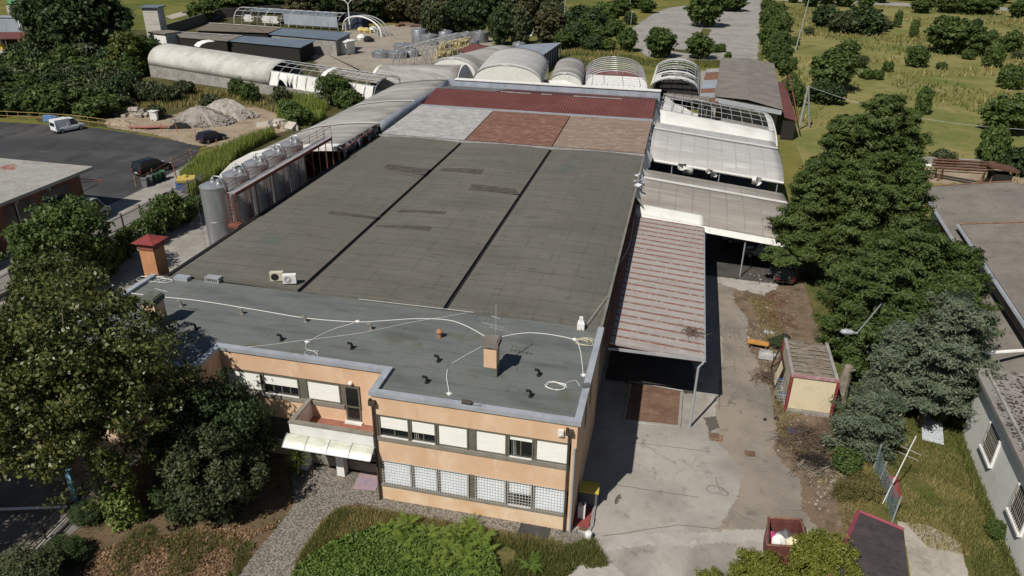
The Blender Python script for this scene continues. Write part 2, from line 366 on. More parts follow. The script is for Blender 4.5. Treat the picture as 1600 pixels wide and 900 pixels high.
m_curtain = mat('curtain', (.32, .32, .3), [((.1, .11, .1), 4, .4, .6, (4, 4, .3))], rough=.9)
m_grille = mat('white_grille', (.62, .61, .58), rough=.6)
m_greygrille = mat('grey_grille', (.62, .62, .62), rough=.6)
m_pipe = mat('brown_downpipe', (.06, .045, .036), [((.1, .075, .06), 2, .5, .7)], rough=.6)
m_white = mat('white_paint', (.72, .71, .68), [((.62, .605, .57), 1.2, .45, .7)], rough=.75)
m_cable = mat('white_cable', (.62, .61, .57), rough=.7)
m_cream = mat('cream_sheet', (.62, .53, .36), [((.56, .475, .315), 1.2, .42, .65), ((.66, .575, .41), 4, .5, .7)], rough=.8, grain=.05)
m_red = mat('dark_red_paint', (.2, .035, .035), [((.27, .06, .05), 2, .48, .68), ((.13, .03, .025), 4, .55, .75)], rough=.65)
m_redroof = mat('oxblood_sheet', (.135, .048, .041), [((.165, .063, .054), .3, .42, .65), ((.12, .036, .032), .9, .5, .7, (.3, 2, 1)), ((.22, .1, .085), 2.4, .66, .8)], rough=.6, spec=.3, grain=.08)
m_rustroof = mat('rusty_tile_sheet', (.165, .082, .058), [((.125, .06, .044), 1.2, .42, .62, (.3, 2, 1)), ((.24, .155, .12), 1.6, .5, .72, (.8, 1.6, 1)), ((.16, .075, .065), 5, .58, .75)], rough=.85, grain=.12)
m_tanroof = mat('brown_tile_sheet', (.215, .158, .122), [((.17, .122, .092), 1.2, .42, .62, (.3, 2, 1)), ((.29, .23, .185), 1.6, .5, .72, (.8, 1.6, 1))], rough=.85, grain=.12)
m_greyroof = mat('grey_translucent_sheet', (.3, .295, .285), [((.235, .23, .222), .7, .42, .62), ((.43, .42, .4), 2.4, .5, .7, (.5, 2, 1)), ((.3, .27, .24), 1.6, .6, .78)], rough=.75, grain=.08)
m_galv = mat('galvanised', (.42, .43, .44), [((.34, .35, .36), 1.5, .42, .65), ((.5, .5, .5), 4, .55, .75)], rough=.5, metal=.35)
m_steel = mat('stainless', (.52, .53, .54), [((.42, .43, .44), .8, .42, .62, (1, 1, .3)), ((.6, .6, .6), 2.5, .5, .7, (2, 2, .2))], rough=.38, metal=.75, coords='obj')
m_steel2 = mat('dull_stainless', (.3, .31, .33), [((.22, .23, .25), .8, .42, .62, (1, 1, .4)), ((.4, .4, .41), 2.5, .5, .7, (2, 2, .2))], rough=.42, metal=.6)
m_rustpaint = mat('red_oxide_steel', (.23, .075, .05), [((.14, .05, .035), 2.5, .42, .65), ((.3, .13, .09), 5, .55, .75)], rough=.8)
m_rust = mat('rust', (.19, .095, .06), [((.12, .058, .038), 1.4, .42, .64), ((.26, .15, .1), 3, .5, .72)], rough=.95, grain=.15)
m_rustplate = mat('rusty_plate', (.17, .1, .068), [((.12, .068, .046), .9, .42, .62), ((.21, .135, .095), 1.6, .5, .7), ((.05, .035, .028), 1.3, .7, .76)], rough=.9, grain=.12)
m_pvc = mat('white_membrane', (.66, .65, .61), [((.56, .545, .5), .35, .45, .66), ((.48, .46, .42), 1.1, .58, .76, (3, 3, .4)), ((.72, .71, .68), 2, .55, .75)], rough=.6, spec=.3, grain=.05, bump=.2, bscale=2)
m_pvcg = mat('grimy_membrane', (.34, .33, .305), [((.22, .21, .192), .3, .42, .6, (.35, 2, 1)), ((.43, .415, .385), .5, .52, .7, (.3, 1.2, 1)), ((.16, .15, .135), .8, .56, .74, (.25, 2.4, 1))], rough=.75, grain=.07, bump=.25, bscale=1.5, lines=[((.2, .19, .175), 90, 3.0, .1, .6)])
m_pvcb = mat('brownish_membrane', (.3, .27, .235), [((.235, .21, .18), .3, .42, .62, (.3, 2, 1)), ((.36, .335, .3), .6, .5, .7, (.3, 1.3, 1)), ((.2, .175, .15), 1.3, .6, .76, (.3, 3, 1))], rough=.8, grain=.08, bump=.2, bscale=1.5, lines=[((.2, .18, .158), 1.52, 90, .09, .75), ((.2, .18, .158), 80, 2.6, .1, .5)])
m_pvcl = mat('pale_grey_membrane', (.42, .412, .39), [((.38, .37, .35), .3, .42, .62, (.3, 2, 1)), ((.52, .51, .49), .6, .5, .7, (.3, 1.3, 1)), ((.3, .285, .265), 1.3, .6, .76, (.3, 2, 1))], rough=.7, grain=.06, bump=.2, bscale=1.5, lines=[((.32, .31, .29), 1.5, 90, .1, .75), ((.32, .31, .29), 80, 2.4, .12, .55)])
m_bluewhite = mat('bluish_sheet', (.3, .33, .38), [((.24, .27, .31), .8, .42, .62, (1, 1, .3)), ((.38, .4, .44), 2, .55, .75)], rough=.6)
m_tornpvc = mat('shade_net', (.16, .15, .135), [((.1, .1, .095), 1, .45, .65), ((.22, .2, .18), 3, .55, .72)], rough=.95)
m_asb = mat('weathered_fibre_cement', (.205, .184, .158), [((.155, .138, .119), .4, .42, .62), ((.17, .152, .135), 1.1, .52, .72, (.4, 2, 1)), ((.3, .29, .275), 1.2, .72, .8, (.3, 3, 1)), ((.07, .062, .055), 3, .58, .75)], rough=.95, grain=.15)
m_bluegrey = mat('blue_grey_sheet', (.13, .165, .205), [((.105, .135, .17), .3, .42, .62), ((.14, .165, .195), .8, .52, .72)], rough=.7, grain=.06)
m_concrete = mat('old_concrete', (.3, .285, .26), [((.22, .205, .185), .6, .42, .62), ((.37, .355, .33), 1.8, .52, .72), ((.15, .14, .12), 1.2, .62, .78, (2, 2, .4))], rough=.95, grain=.1)
m_flatroof = mat('flat_concrete_roof', (.25, .232, .21), [((.19, .172, .152), .4, .42, .62), ((.31, .295, .27), 1.2, .52, .72), ((.075, .06, .05), .9, .62, .72), ((.05, .042, .035), 4, .68, .76)], rough=.95, grain=.14)
m_slabroof = mat('pale_flat_roof', (.31, .3, .275), [((.25, .24, .215), .5, .42, .62), ((.2, .175, .15), .9, .6, .72, (.5, 2, 1)), ((.37, .36, .335), 2.2, .52, .72)], rough=.95, grain=.1)
m_redpatch = mat('faded_red_patch', (.24, .1, .085), [((.3, .19, .16), 1.3, .42, .6)], rough=.95)
m_brick = mat('brick_red_wall', (.21, .095, .06), [((.16, .07, .045), .8, .42, .62), ((.26, .13, .085), 2.4, .52, .72)], rough=.95, grain=.12)
m_greywall = mat('pale_green_grey_render', (.74, .745, .68), [((.66, .67, .61), .4, .42, .62), ((.3, .3, .27), 1.3, .62, .8, (2, 2, .4)), ((.78, .78, .73), 2, .55, .75)], rough=.95, grain=.04)
m_beigewall = mat('beige_render', (.35, .31, .25), [((.28, .245, .2), .5, .42, .62), ((.2, .17, .14), 1.2, .6, .78, (2, 2, .4))], rough=.95, grain=.06)
m_tyre = mat('tyre_rubber', (.02, .02, .02), rough=.9)
m_rim = mat('wheel_alloy', (.4, .4, .41), rough=.4, metal=.6)
m_shingle = mat('dark_felt_shingles', (.052, .042, .042), [((.072, .06, .058), .8, .42, .62), ((.038, .031, .031), 3, .5, .7)], rough=.95, lines=[((.03, .025, .026), 1.2, .3, .02, .7)], grain=.2)
m_wood = mat('weathered_wood', (.2, .15, .1), [((.14, .1, .07), 2, .42, .62)], rough=.95)
m_yellow = mat('yellow_plastic', (.45, .36, .05), rough=.5)
m_greenbin = mat('green_plastic', (.025, .06, .035), rough=.6)
m_greybin = mat('grey_plastic', (.12, .12, .125), rough=.6)
m_blue = mat('blue_plastic', (.04, .1, .32), rough=.6)
m_cyan = mat('pale_blue_paint', (.17, .34, .43), [((.13, .27, .35), 1.5, .45, .65)], rough=.6)
m_net = mat('blue_green_netting', (.1, .14, .145), rough=.9)
m_bark = mat('bark', (.11, .085, .06), [((.07, .052, .038), 3, .42, .62, (1, 1, .3)), ((.16, .13, .1), 5, .55, .75)], rough=1, spec=.1)
m_palebark = mat('pale_bark', (.24, .21, .165), [((.13, .11, .08), 2, .45, .65)], rough=1, spec=.1)
m_terracotta = mat('terracotta', (.36, .17, .09), rough=.9)
m_rubble = mat('rubble', (.28, .25, .22), [((.2, .175, .15), 1.2, .42, .62), ((.38, .36, .33), 2.4, .52, .72)], rough=1, grain=.2)
m_twig = mat('dry_twigs', (.14, .1, .07), [((.09, .065, .05), 3, .42, .62)], rough=1, spec=.1)
m_burnt = mat('charred_heap', (.03, .027, .026), rough=1, spec=.1)
m_tyellow = mat('yellow_crates', (.5, .42, .19), [((.4, .31, .1), 1, .4, .6), ((.55, .45, .2), 3, .5, .7)], rough=.8)

l_cedar = leafmat('cedar_needles', (.03, .052, .013), (.058, .09, .02), (.118, .152, .04), trans=.15, patch=.9)
l_bluecedar = leafmat('blue_cedar_needles', (.055, .078, .044), (.095, .12, .074), (.185, .21, .14), trans=.12, patch=.8)
l_plane = leafmat('plane_leaves', (.034, .05, .013), (.075, .095, .022), (.2, .195, .06), trans=.2, patch=.7, rough=.42, spec=.4)
l_dark = leafmat('dark_leaves', (.02, .036, .012), (.036, .06, .019), (.07, .1, .034), trans=.15, patch=.4)
l_mid = leafmat('green_leaves', (.036, .06, .015), (.066, .102, .024), (.115, .155, .042), trans=.22, patch=.4)
l_olive = leafmat('olive_leaves', (.042, .054, .024), (.065, .08, .034), (.105, .118, .052), trans=.18, patch=.4)
l_yellow = leafmat('yellow_green_leaves', (.11, .13, .02), (.17, .185, .03), (.26, .25, .05), trans=.25, patch=.7)
l_lime = leafmat('lime_leaves', (.1, .155, .022), (.15, .21, .035), (.22, .27, .06), trans=.3, patch=.7)
l_reed = leafmat('reed_blades', (.13, .18, .03), (.19, .24, .045), (.3, .32, .1), trans=.25, patch=.5)
l_brownw = leafmat('brownish_leaves', (.045, .046, .02), (.075, .07, .03), (.115, .1, .05), trans=.15, patch=.25)
l_dry = leafmat('dry_grass', (.17, .15, .05), (.26, .22, .08), (.38, .32, .14), trans=.2, patch=.6)
l_green = leafmat('grass_blades', (.07, .09, .02), (.115, .135, .032), (.2, .19, .07), trans=.2, patch=.6)
l_litter = leafmat('fallen_leaves', (.1, .055, .028), (.19, .115, .06), (.3, .2, .11), trans=.05, patch=.6)
l_clover = leafmat('clover_leaves', (.062, .108, .016), (.105, .165, .03), (.19, .24, .065), trans=.25, patch=.9)
l_ivy = leafmat('ivy_leaves', (.1, .14, .03), (.16, .21, .05), (.24, .29, .09), trans=.2, patch=.9)

# ------------------------------------------------------------------ ground
def ground(name, poly, z, m, rag=0, label=None, cat=None, sub=None):
    mb = MB(); mb.sheet(jit(poly, 40, rag, len(poly)) if rag else poly, z)
    o = mb.build(name, m); return struct(o, label, cat)
ground('ground', [(-1500, -400), (1500, -400), (1500, 2200), (-1500, 2200)], -.06, m_meadow, label='yellow-green grassland reaching past the far road', cat='ground')
ground('meadow', [(19.5, 47), (60, 45), (330, 60), (330, 309), (31, 305), (20.5, 160)], -.04, m_meadow2, label='dry yellow-green meadow dotted with bushes on the right', cat='meadow')
ground('scrubland', [(-200, 65.5), (-100, 66), (-58, 60), (-46.5, 45), (-28, 45), (-28, 90), (-120, 160), (-200, 150)], -.03, m_scrub, 2, 'brown and green scrub slope below the white tunnel', 'scrub')
ground('front_garden', [(-60, -40), (1.5, -40), (1.5, 1.4), (-49, 10)], -.034, m_litter, label='brown leaf-littered garden in front of the building', cat='garden')
ground('grass_strip', [(11.5, -30), (40, -30), (40, 50), (13, 50)], -.03, m_grass, label='rough grass strip beside the grey-walled building', cat='grass')
ground('asphalt_lot', [(-130, -40), (-56, -40), (-55.6, 41), (-57, 52), (-60.5, 59.5), (-80, 63.3), (-100, 62.5), (-130, 60)], -.018, m_asphalt, label='dark asphalt car park on the left', cat='car park')
ground('concrete_lane', [(-56, -40), (-49.2, -40), (-49.2, 43), (-52, 46), (-57, 52.5), (-56, 41)], -.012, m_lane, label='pale concrete lane between dark car park and picket fence', cat='lane')
ground('side_yard', [(-49.2, -10), (-25, -10), (-25, 50), (-46, 50), (-49.2, 42)], -.02, m_lane, label='pale concrete yard beside the steel silos', cat='yard')
ground('courtyard', [(-3, -.0), (.2, -.0), (1.3, 1.2), (1.0, -1.0), (2.4, -2.2), (2.2, -30), (12.4, -30), (12.6, 2.5), (13.2, 8), (13.5, 50), (-3, 50)], -.008, m_yard, label='cracked grey concrete courtyard right of the building', cat='courtyard')
ground('worn_strip', G((1122, 413), (1212, 430), (1252, 560), (1228, 650), (1292, 760), (1288, 826), (1200, 826), (1120, 830), (1150, 780), (1162, 735), (1120, 690), (1118, 640), (1130, 560), (1120, 480)), -.006, m_yard2, .1, 'darker dirt-stained strip along the right of the courtyard', 'courtyard')
ground('covered_floor', [(.2, 14.6), (6.2, 14.2), (6.3, 33.6), (14.2, 33.2), (14.6, 84), (.2, 84)], -.0015, mat('shade_dark_floor', (.07, .064, .058), [((.045, .042, .04), .5, .45, .65), ((.11, .1, .088), 1.4, .58, .75)], rough=.95, grain=.12), .08, 'floor coloured darker to deepen the shade under canopy and tunnels', 'floor')  # dark floor colour deepens the shade under canopy and tunnels
ground('concrete_patch', G((930, 838), (1000, 832), (1080, 833), (1150, 827), (1196, 829), (1196, 846), (1150, 846), (1080, 852), (1010, 853), (938, 862)), -.003, m_patch, .12, 'pale worn concrete band across the courtyard', 'concrete patch')
ground('rounded_slab', G((900, 885), (930, 879), (955, 880), (985, 905), (985, 960), (870, 960), (884, 905)), -.002, m_patch, .05, 'pale slab at the garden corner', 'slab')
ground('dirt_strip', [(12.4, 41), (9.6, 33.8), (9.3, 29), (10.3, 26), (10.0, 22), (10.6, 19.5), (11.2, 16), (11.3, 11), (10.9, 9.6), (11.4, 8.2), (12.2, 7), (12.0, 4.5), (13.4, 2), (14.8, 4), (14.6, 12), (15.5, 20), (15.5, 41)], -.004, m_dirt, .13, 'brown dirt and litter along the courtyard edge', 'dirt')
ground('sandy_apron', G((1118, 413), (1205, 424), (1225, 440), (1195, 462), (1150, 452), (1116, 440)), -.002, m_patch, .25, 'pale sandy patch in front of the covered cars', 'dirt')
ground('gravel_path', G((1402, 814), (1450, 820), (1478, 832), (1500, 850), (1515, 905), (1525, 990), (1415, 990), (1414, 880)), -.02, m_gravel, .06, 'pale gravel path beside the felt-roofed shed', 'path')
ground('cobble_drive', G((330, 990), (368, 905), (400, 862), (440, 815), (462, 785), (455, 745), (470, 722), (545, 735), (590, 745), (597, 792), (560, 786), (530, 793), (505, 812), (470, 860), (452, 905), (430, 990)), -.016, m_cobble, .05, 'grey cobbled drive curving to the entrance', 'drive')
ground('cobble_walk', [(-10.4, .3), (-10.4, -1.0), (-6.0, -1.25), (-1.5, -1.3), (1.0, -1.35), (1.25, -.0), (.4, .3)], -.014, m_cobble, .05, 'cobbled walk along the foot of the orange facade', 'walk')
ground('lawn', [(-11.5, -1.2), (-10.2, -1.0), (-6, -1.2), (-1.5, -1.25), (.9, -1.3), (1.9, -2.2), (.5, -4.6), (-.5, -9), (-12, -9), (-13.3, -4.2)], -.018, m_grass, .15, 'lawn with dry edges in front of the facade', 'lawn')
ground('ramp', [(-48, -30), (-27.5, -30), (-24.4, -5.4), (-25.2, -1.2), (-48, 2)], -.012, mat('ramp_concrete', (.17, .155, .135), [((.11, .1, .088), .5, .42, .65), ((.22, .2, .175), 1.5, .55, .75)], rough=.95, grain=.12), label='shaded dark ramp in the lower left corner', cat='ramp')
ground('dirt_bank', G((165, 186), (225, 180), (265, 182), (320, 160), (400, 165), (455, 185), (445, 205), (400, 215), (345, 232), (300, 226), (240, 210), (168, 199)), -.01, m_paledirt, .2, 'pale bare earth below the rubble heap', 'earth')
ground('tank_yard', G((600, 128), (500, 112), (470, 60), (560, 45), (640, 36), (700, 33), (770, 60), (770, 100), (600, 110)), -.02, m_gravel2, .6, 'beige gravel yard behind the tunnels', 'yard')
ground('works_yard', G((255, 66), (300, 42), (345, 28), (480, 18), (560, 42), (600, 60), (600, 130), (480, 112), (250, 78)), -.024, m_scrub, .3, 'dark stained ground around the old works', 'yard')
ground('old_car_park', G((978, 68), (985, 45), (1022, 20), (1045, 12), (1075, 8), (1110, 9), (1150, 12), (1165, -6), (1190, -6), (1188, 20), (1186, 60), (1183, 98), (1140, 95), (1075, 93), (1010, 88), (1000, 78)), -.02, m_lot, .5, 'empty grey car park behind the tunnels', 'car park')
ground('planting_strip', G((1083, 82), (1095, 78), (1112, 46), (1098, 44), (1090, 60)), -.008, m_grass, .3, 'grassy strip splitting the empty car park', 'verge')
ground('verge', G((1048, 76), (1085, 79), (1130, 79), (1127, 83), (1080, 84), (1050, 80)), -.008, m_scrub, .2, 'low planted island in the empty car park', 'verge')
ground('far_road', G((1195, 0), (1330, 5), (1450, 12), (1700, 22), (1700, 17), (1450, 6), (1330, 0), (1195, -5)), -.02, m_lot, label='pale road beyond the meadow', cat='road')
ground('far_track', G((258, 25), (300, 14), (390, -8), (420, -8), (325, 14), (268, 30)), -.02, m_gravel, label='pale track beyond the wood', cat='track')
ground('near_track', G((-20, 80), (30, 66), (60, 68), (52, 82), (20, 95), (-20, 100)), -.02, m_gravel, .6, 'pale track beside the wooden hut', 'track')
ground('paved_corner', G((1320, 262), (1440, 262), (1560, 270), (1700, 276), (1700, 290), (1440, 285), (1320, 280)), -.02, m_paledirt, .4, 'pale strip of ground behind the brown-roofed barn', 'ground')
# rusty plate set into the concrete, drain covers, stains with a shape of their own

for P_ in (((985, 691), (1040, 697), (1110, 706)), ((960, 757), (1010, 765), (1092, 777)), ((940, 838), (1060, 820), (1120, 826)), ((1122, 470), (1126, 560), (1124, 640))):
    mb = MB(); q = [at(u, v, 0) for u, v in P_]; q = [q[0].lerp(q[1], k/8)+Vector((.02*math.sin(k*3), .02*math.cos(k*5), 0)) for k in range(8)]+[q[1].lerp(q[2], k/8)+Vector((.02*math.sin(k*2), .015*math.cos(k*4), 0)) for k in range(9)]
    d = (q[-1]-q[0]).normalized(); n_ = Vector((-d.y, d.x, 0))*.018; mb.strip([p-n_ for p in q], [p+n_ for p in q]); struct(mb.build('slab_joint', mat('joint_filler', (.1, .09, .075))), 'dark open joint between two slabs of the courtyard', 'joint'); bpy.data.objects[-1] if False else None
for o in bpy.data.objects:
    if o.name.startswith('slab_joint'): o.location.z = .0005
def Ls(*p): return [Vector(q) for q in p]
# ================================================================== office building
ob = thing('office_building', 'orange plastered two-storey office building with dark bitumen roof and white shutters', 'building', (0, 0, 0))
foot = [(.15, 0), (.15, 9.5), (-29.6, 9.5), (-29.6, -.2), (-20.2, -.2), (-20.2, 2.1), (-10.35, 2.1), (-10.35, 0)]
def inset(d): return [(.15-d*.3, d), (.15-d*.3, 9.4), (-29.5, 9.4), (-29.5, -.2+d), (-20.2-d, -.2+d), (-20.2-d, 2.1+d), (-10.35+d, 2.1+d), (-10.35+d, d)]
w = MB(); w.cur = 1; w.prism(foot, -.2, .93); w.cur = 0; w.prism(foot, 2.63, 3.95); w.prism(foot, 5.55, 6.72)
core = inset(.16); w.cur = 2; w.prism(core, .9, 2.66); w.prism(core, 3.92, 5.58)
w.cur = 0
for z0, z1 in ((.93, 2.63), (3.95, 5.55)):            # plaster piers that close the window bands
    w.box(-.1, .145, .003, .4, z0, z1); w.box(-10.345, -10.15, .003, .4, z0, z1); w.box(-.2, .146, .41, 9.4, z0, z1)
    w.box(-11.95, -10.36, 2.103, 2.5, z0, z1); w.box(-20.19, -20.1, 2.103, 2.5, z0, z1)
    w.box(-29.6, -20.2, -.197, .2, z0, z1); w.box(-20.5, -20.203, .21, 2.4, z0, z1); w.box(-29.598, -29.3, .21, 9.4, z0, z1)
w.box(-12.9, -12.0, 2.11, 2.5, 2.63, 3.2)
w.build('wall', [m_plaster, m_plinth, m_frame], ob)
r = MB(); r.sheet([(.1, .05), (.1, 9.55), (-29.5, 9.55), (-29.5, -.1), (-20.3, -.1), (-20.3, 2.2), (-10.3, 2.2), (-10.3, .05)], 6.735)
r.build('roof', m_office_roof, ob)
cp = MB()
for x0, x1, y0, y1 in ((-10.45, .3, -.1, .27), (-.05, .3, .27, 9.4), (-10.45, -10.08, .27, 2.37), (-20.1, -10.45, 2.0, 2.37), (-20.1, -20.47, -.3, 2.37), (-29.7, -20.47, -.3, .07), (-29.7, -29.35, .07, 9.3)):
    cp.box(min(x0, x1), max(x0, x1), y0, y1, 6.7, 6.93 if y0 < 5 else 6.92)
cp.build('coping', m_coping, ob)
XW = [(-9.99, -8.49, .6), (-8.29, -7.06, .58), (-6.86, -5.37, 1), (-4.89, -3.39, 1), (-3.18, -2.04, .2), (-1.82, -.29, 1)]
m_blueshut = mat('bluish_white_shutter', (.78, .81, .84), [((.7, .74, .79), 1.5, .45, .65)], rough=.5, spec=.4)
def window(x0, x1, z0, z1, y, close, curtain=False, grille=False):
    f = MB(); t = .07
    f.box(x0-.08, x0, y-.02, y+.15, z0-.02, z1+.02); f.box(x1, x1+.08, y-.02, y+.15, z0-.02, z1+.02)
    f.box(x0, x1, y+.02, y+.15, z0-.02, z0+t); f.box(x0, x1, y+.02, y+.15, z1-t, z1+.02)
    if close < .9:
        n = 2 if x1-x0 < 1.7 else 4
        for k in range(1, n): xx = x0+(x1-x0)*k/n; f.box(xx-.03, xx+.03, y+.05, y+.15, z0+t, z1-t)
    f = f.build('window', m_frame, ob)
    g = MB(); g.box(x0, x1, y+.1, y+.13, z0+t, z1-t); g.build('pane', m_glass, f)
    if curtain: c = MB(); c.strip([(x0+.1+k*.06, y+.09+.02*(k % 2), z0+.08) for k in range(5)], [(x0+.1+k*.05, y+.09+.02*(k % 2), z1-.3) for k in range(5)]); c.build('curtain', m_curtain, f)
    if close > 0:
        s = MB(); zb = z1-(z1-z0)*close; n = max(2, int((z1-zb)/.09))
        for k in range(n): a = zb+(z1-zb)*k/n; b = zb+(z1-zb)*(k+1)/n; s.add([(x0+.01, y+.035, a), (x1-.01, y+.035, a), (x1-.01, y+.045, b), (x0+.01, y+.045, b), (x0+.01, y+.07, a), (x1-.01, y+.07, a), (x1-.01, y+.07, b), (x0+.01, y+.07, b)], [(0, 1, 2, 3), (0, 4, 5, 1), (3, 2, 6, 7), (0, 3, 7, 4), (1, 5, 6, 2)])
        s.build('shutter', m_shutter if z0 > 3 else m_blueshut, f)
    if close < .9:
        s = MB(); s.box(x0, x1, y-.04, y+.08, z0+.0, z0+.05); s.build('sill', m_white, f)
    return f
for i, (x0, x1, cl) in enumerate(XW):
    window(x0, x1, 4.2, 5.5, .0, cl, i in (1, 4))
    window(x0, x1, 1.06, 2.58, .0, .45 if i == 4 else 1, i == 4)
for x0, x1, cl in ((-20.0, -17.95, .9), (-17.72, -15.68, .5), (-15.1, -13.22, 1)): window(x0, x1, 4.2, 5.45, 2.1, cl if cl > .6 else .5)
for x0, x1 in ((-29.2, -27.2), (-26.8, -24.8), (-24.4, -22.4)): 
    pass
def mull(*q): po = MB(); po.box(*q); po.build('mullion', m_frame, ob)
for z0, z1 in ((3.97, 5.54), (.94, 2.62)):
    for a, b in zip(XW[:-1], XW[1:]): mull(a[1]+.085, b[0]-.085, .02, .2, z0, z1)
for a, b in ((-17.87, -17.8), (-15.6, -15.18), (-13.14, -12.93)): mull(a, b, 2.12, 2.3, 3.97, 5.54)
for q in ((-10.2, -.12, -.07, .12, 3.96, 4.19), (-10.2, -.12, -.07, .12, .92, 1.05), (-20.1, -12.95, 2.02, 2.2, 3.96, 4.19)):
    sl_ = MB(); sl_.box(*q); sl_.build('ledge', m_sill, ob)
# burglar grilles over the six lower windows
for (x0, x1, cl) in XW:
    g = MB(); z0, z1 = .98, 2.64
    nx = int((x1-x0+.16)/.15); nz = 9
    for k in range(nx+1): xx = x0-.06+(x1-x0+.12)*k/nx; g.box(xx-.009, xx+.009, -.055, -.04, z0, z1)
    for k in range(nz+1): zz = z0+(z1-z0)*k/nz; g.box(x0-.07, x1+.07, -.04, -.028, zz-.009, zz+.009)
    for xx in (x0-.05, x1+.05): g.box(xx-.02, xx+.02, -.028, .02, z0+.1, z0+.14); g.box(xx-.02, xx+.02, -.028, .02, z1-.14, z1-.1)
    g.build('window_grille', m_grille, ob)
# upper door on the balcony
d = MB(); d.box(-12.9, -12.8, 2.06, 2.2, 3.2, 5.5); d.box(-12.1, -12.0, 2.06, 2.2, 3.2, 5.5); d.box(-12.8, -12.1, 2.06, 2.2, 5.4, 5.5); d.box(-12.8, -12.1, 2.07, 2.2, 4.1, 4.2); d.box(-12.8, -12.1, 2.07, 2.2, 3.2, 3.32)
d = d.build('balcony_door', m_frame, ob); g = MB(); g.box(-12.8, -12.1, 2.085, 2.096, 3.2, 5.45); g.build('pane', m_glass, d)
s = MB(); s.box(-12.95, -11.95, 1.85, 2.1, 3.1, 3.22); s.build('doorstep', m_white, ob)
# balcony over the entrance
b = MB(); b.cur = 0; b.box(-15.1, -10.36, 0, 2.09, 2.9, 3.1); b.cur = 1; b.box(-15.05, -10.37, .1, 2.05, 3.1, 3.12)
b.cur = 2; b.box(-15.1, -10.37, -.14, .02, 3.1, 4.22); b.box(-15.1, -14.95, .02, 2.09, 3.1, 4.22); b.cur = 0; b.box(-15.12, -10.37, -.16, -.141, 3.56, 4.2)
b.cur = 3; b.box(-15.16, -10.37, -.19, .1, 4.222, 4.3); b.box(-15.16, -14.9, .1, 2.09, 4.222, 4.3)
b.build('balcony', [m_white, mat('red_tile_floor', (.3, .13, .09), [((.22, .1, .07), 3, .45, .65)], rough=.9), m_white, m_sill], ob)
a = MB(); n = 9
for k in range(4):
    xa, xb = -15.25+k*1.24, -15.25+(k+1)*1.24-.05
    A = []; B = []
    for i in range(n):
        t = i/(n-1); y = -.17-.66*t; z = 3.54-.4*t**1.7
        A.append((xa, y, z)); B.append((xb, y, z))
    a.slab(A, B, .02)
aw = a.build('awning', mat('frosted_acrylic', (.5, .51, .42), [((.36, .36, .28), 1.2, .42, .68, (1, 3, 1)), ((.62, .63, .57), 3, .5, .7)], rough=.35, spec=.5), ob, True)
fb = MB()
for k in range(5):
    x = -15.28+k*1.24; fb.tube([(x, -.17-.66*i/6, 3.56-.4*(i/6)**1.7) for i in range(7)], .022, 5)
fb.bar((-15.3, -.84, 3.13), (-10.35, -.84, 3.13), .03); fb.build('awning_frame', m_galv, aw)
pl = MB(); pl.box(-13.35, -12.9, 1.1, 1.55, -.1, 2.9); pl.build('pillar', m_white, ob)
pl = MB(); pl.box(-15.6, -15.2, 1.1, 1.9, -.1, 2.9); pl.build('pillar', m_white, ob)
e = MB(); 
for x in (-15.15, -14.25, -13.45, -12.75, -11.6, -10.5): e.box(x-.05, x+.05, 1.78, 1.9, 0, 2.88)
e.box(-15.2, -10.4, 1.78, 1.9, .9, 1.0); e = e.build('entrance_door', m_frame, ob); g = MB(); g.box(-15.2, -10.4, 1.83, 1.87, 0, 2.88); g.build('pane', m_glass, e)
g = MB(); g.box(-15.2, -10.4, 1.73, 1.77, .05, .7); g.build('kick_panel', m_sill, e)
for x, y in ((-10.28, -.12), (-.22, -.12)):
    p = MB(); p.bar((x, y, -.02), (x, y, 6.3), .065, 8); p.box(x-.17, x+.17, y-.13, y+.12, 6.18, 6.42); p.obox((x-.12, y, 6.45), (.1, .2, .12)); p.build('downpipe', m_pipe, ob)
p = MB(); p.bar((.08, -.1, -.02), (.08, -.1, 5.4), .055, 8); p.build('conduit', m_coping, ob)
sr = MB(); sr.box(-.78, -.5, -.14, .0, 5.98, 6.32); sr.obox((-.64, -.17, 6.1), (.14, .08, .1)); sr.build('siren_box', m_white, ob)
sr = MB(); sr.lathe((-12.45, 2.02, 5.62), [(.02, 0), (.11, .05), (.13, .14), (.08, .22), (.02, .25)], 10); sr.build('wall_lamp', m_white, ob)
fl = MB(); c = at(729, 631, 6.97); fl.obox((c.x, c.y+.05, 7.03), (.5, .22, .14), -.05, (.4, 'X')); fl.bar((c.x+.3, c.y, 6.95), (c.x+.75, c.y+.05, 6.96), .02); fl.build('floodlight', m_pipe, ob)
fl = MB(); c = at(913, 603, 6.97); fl.obox((c.x+.1, c.y, 7.02), (.4, .25, .16), .5); fl.build('floodlight', m_greybin, ob)
# right-hand wall: dark window slits and cellar windows
for y in (3.2, 5.1): sw = MB(); sw.box(.14, .17, y, y+.5, 4.2, 5.9); sw.build('window', m_frame, ob)
va = MB(); va.sheet([(-2.5, -1.22), (-.9, -1.25), (-.9, -.06), (-2.5, -.06)], .012); va.build('cellar_grating', mat('steel_grating', (.07, .068, .062), lines=[((.02, .02, .02), .1, .1, .03, 1)], rough=.8), ob)
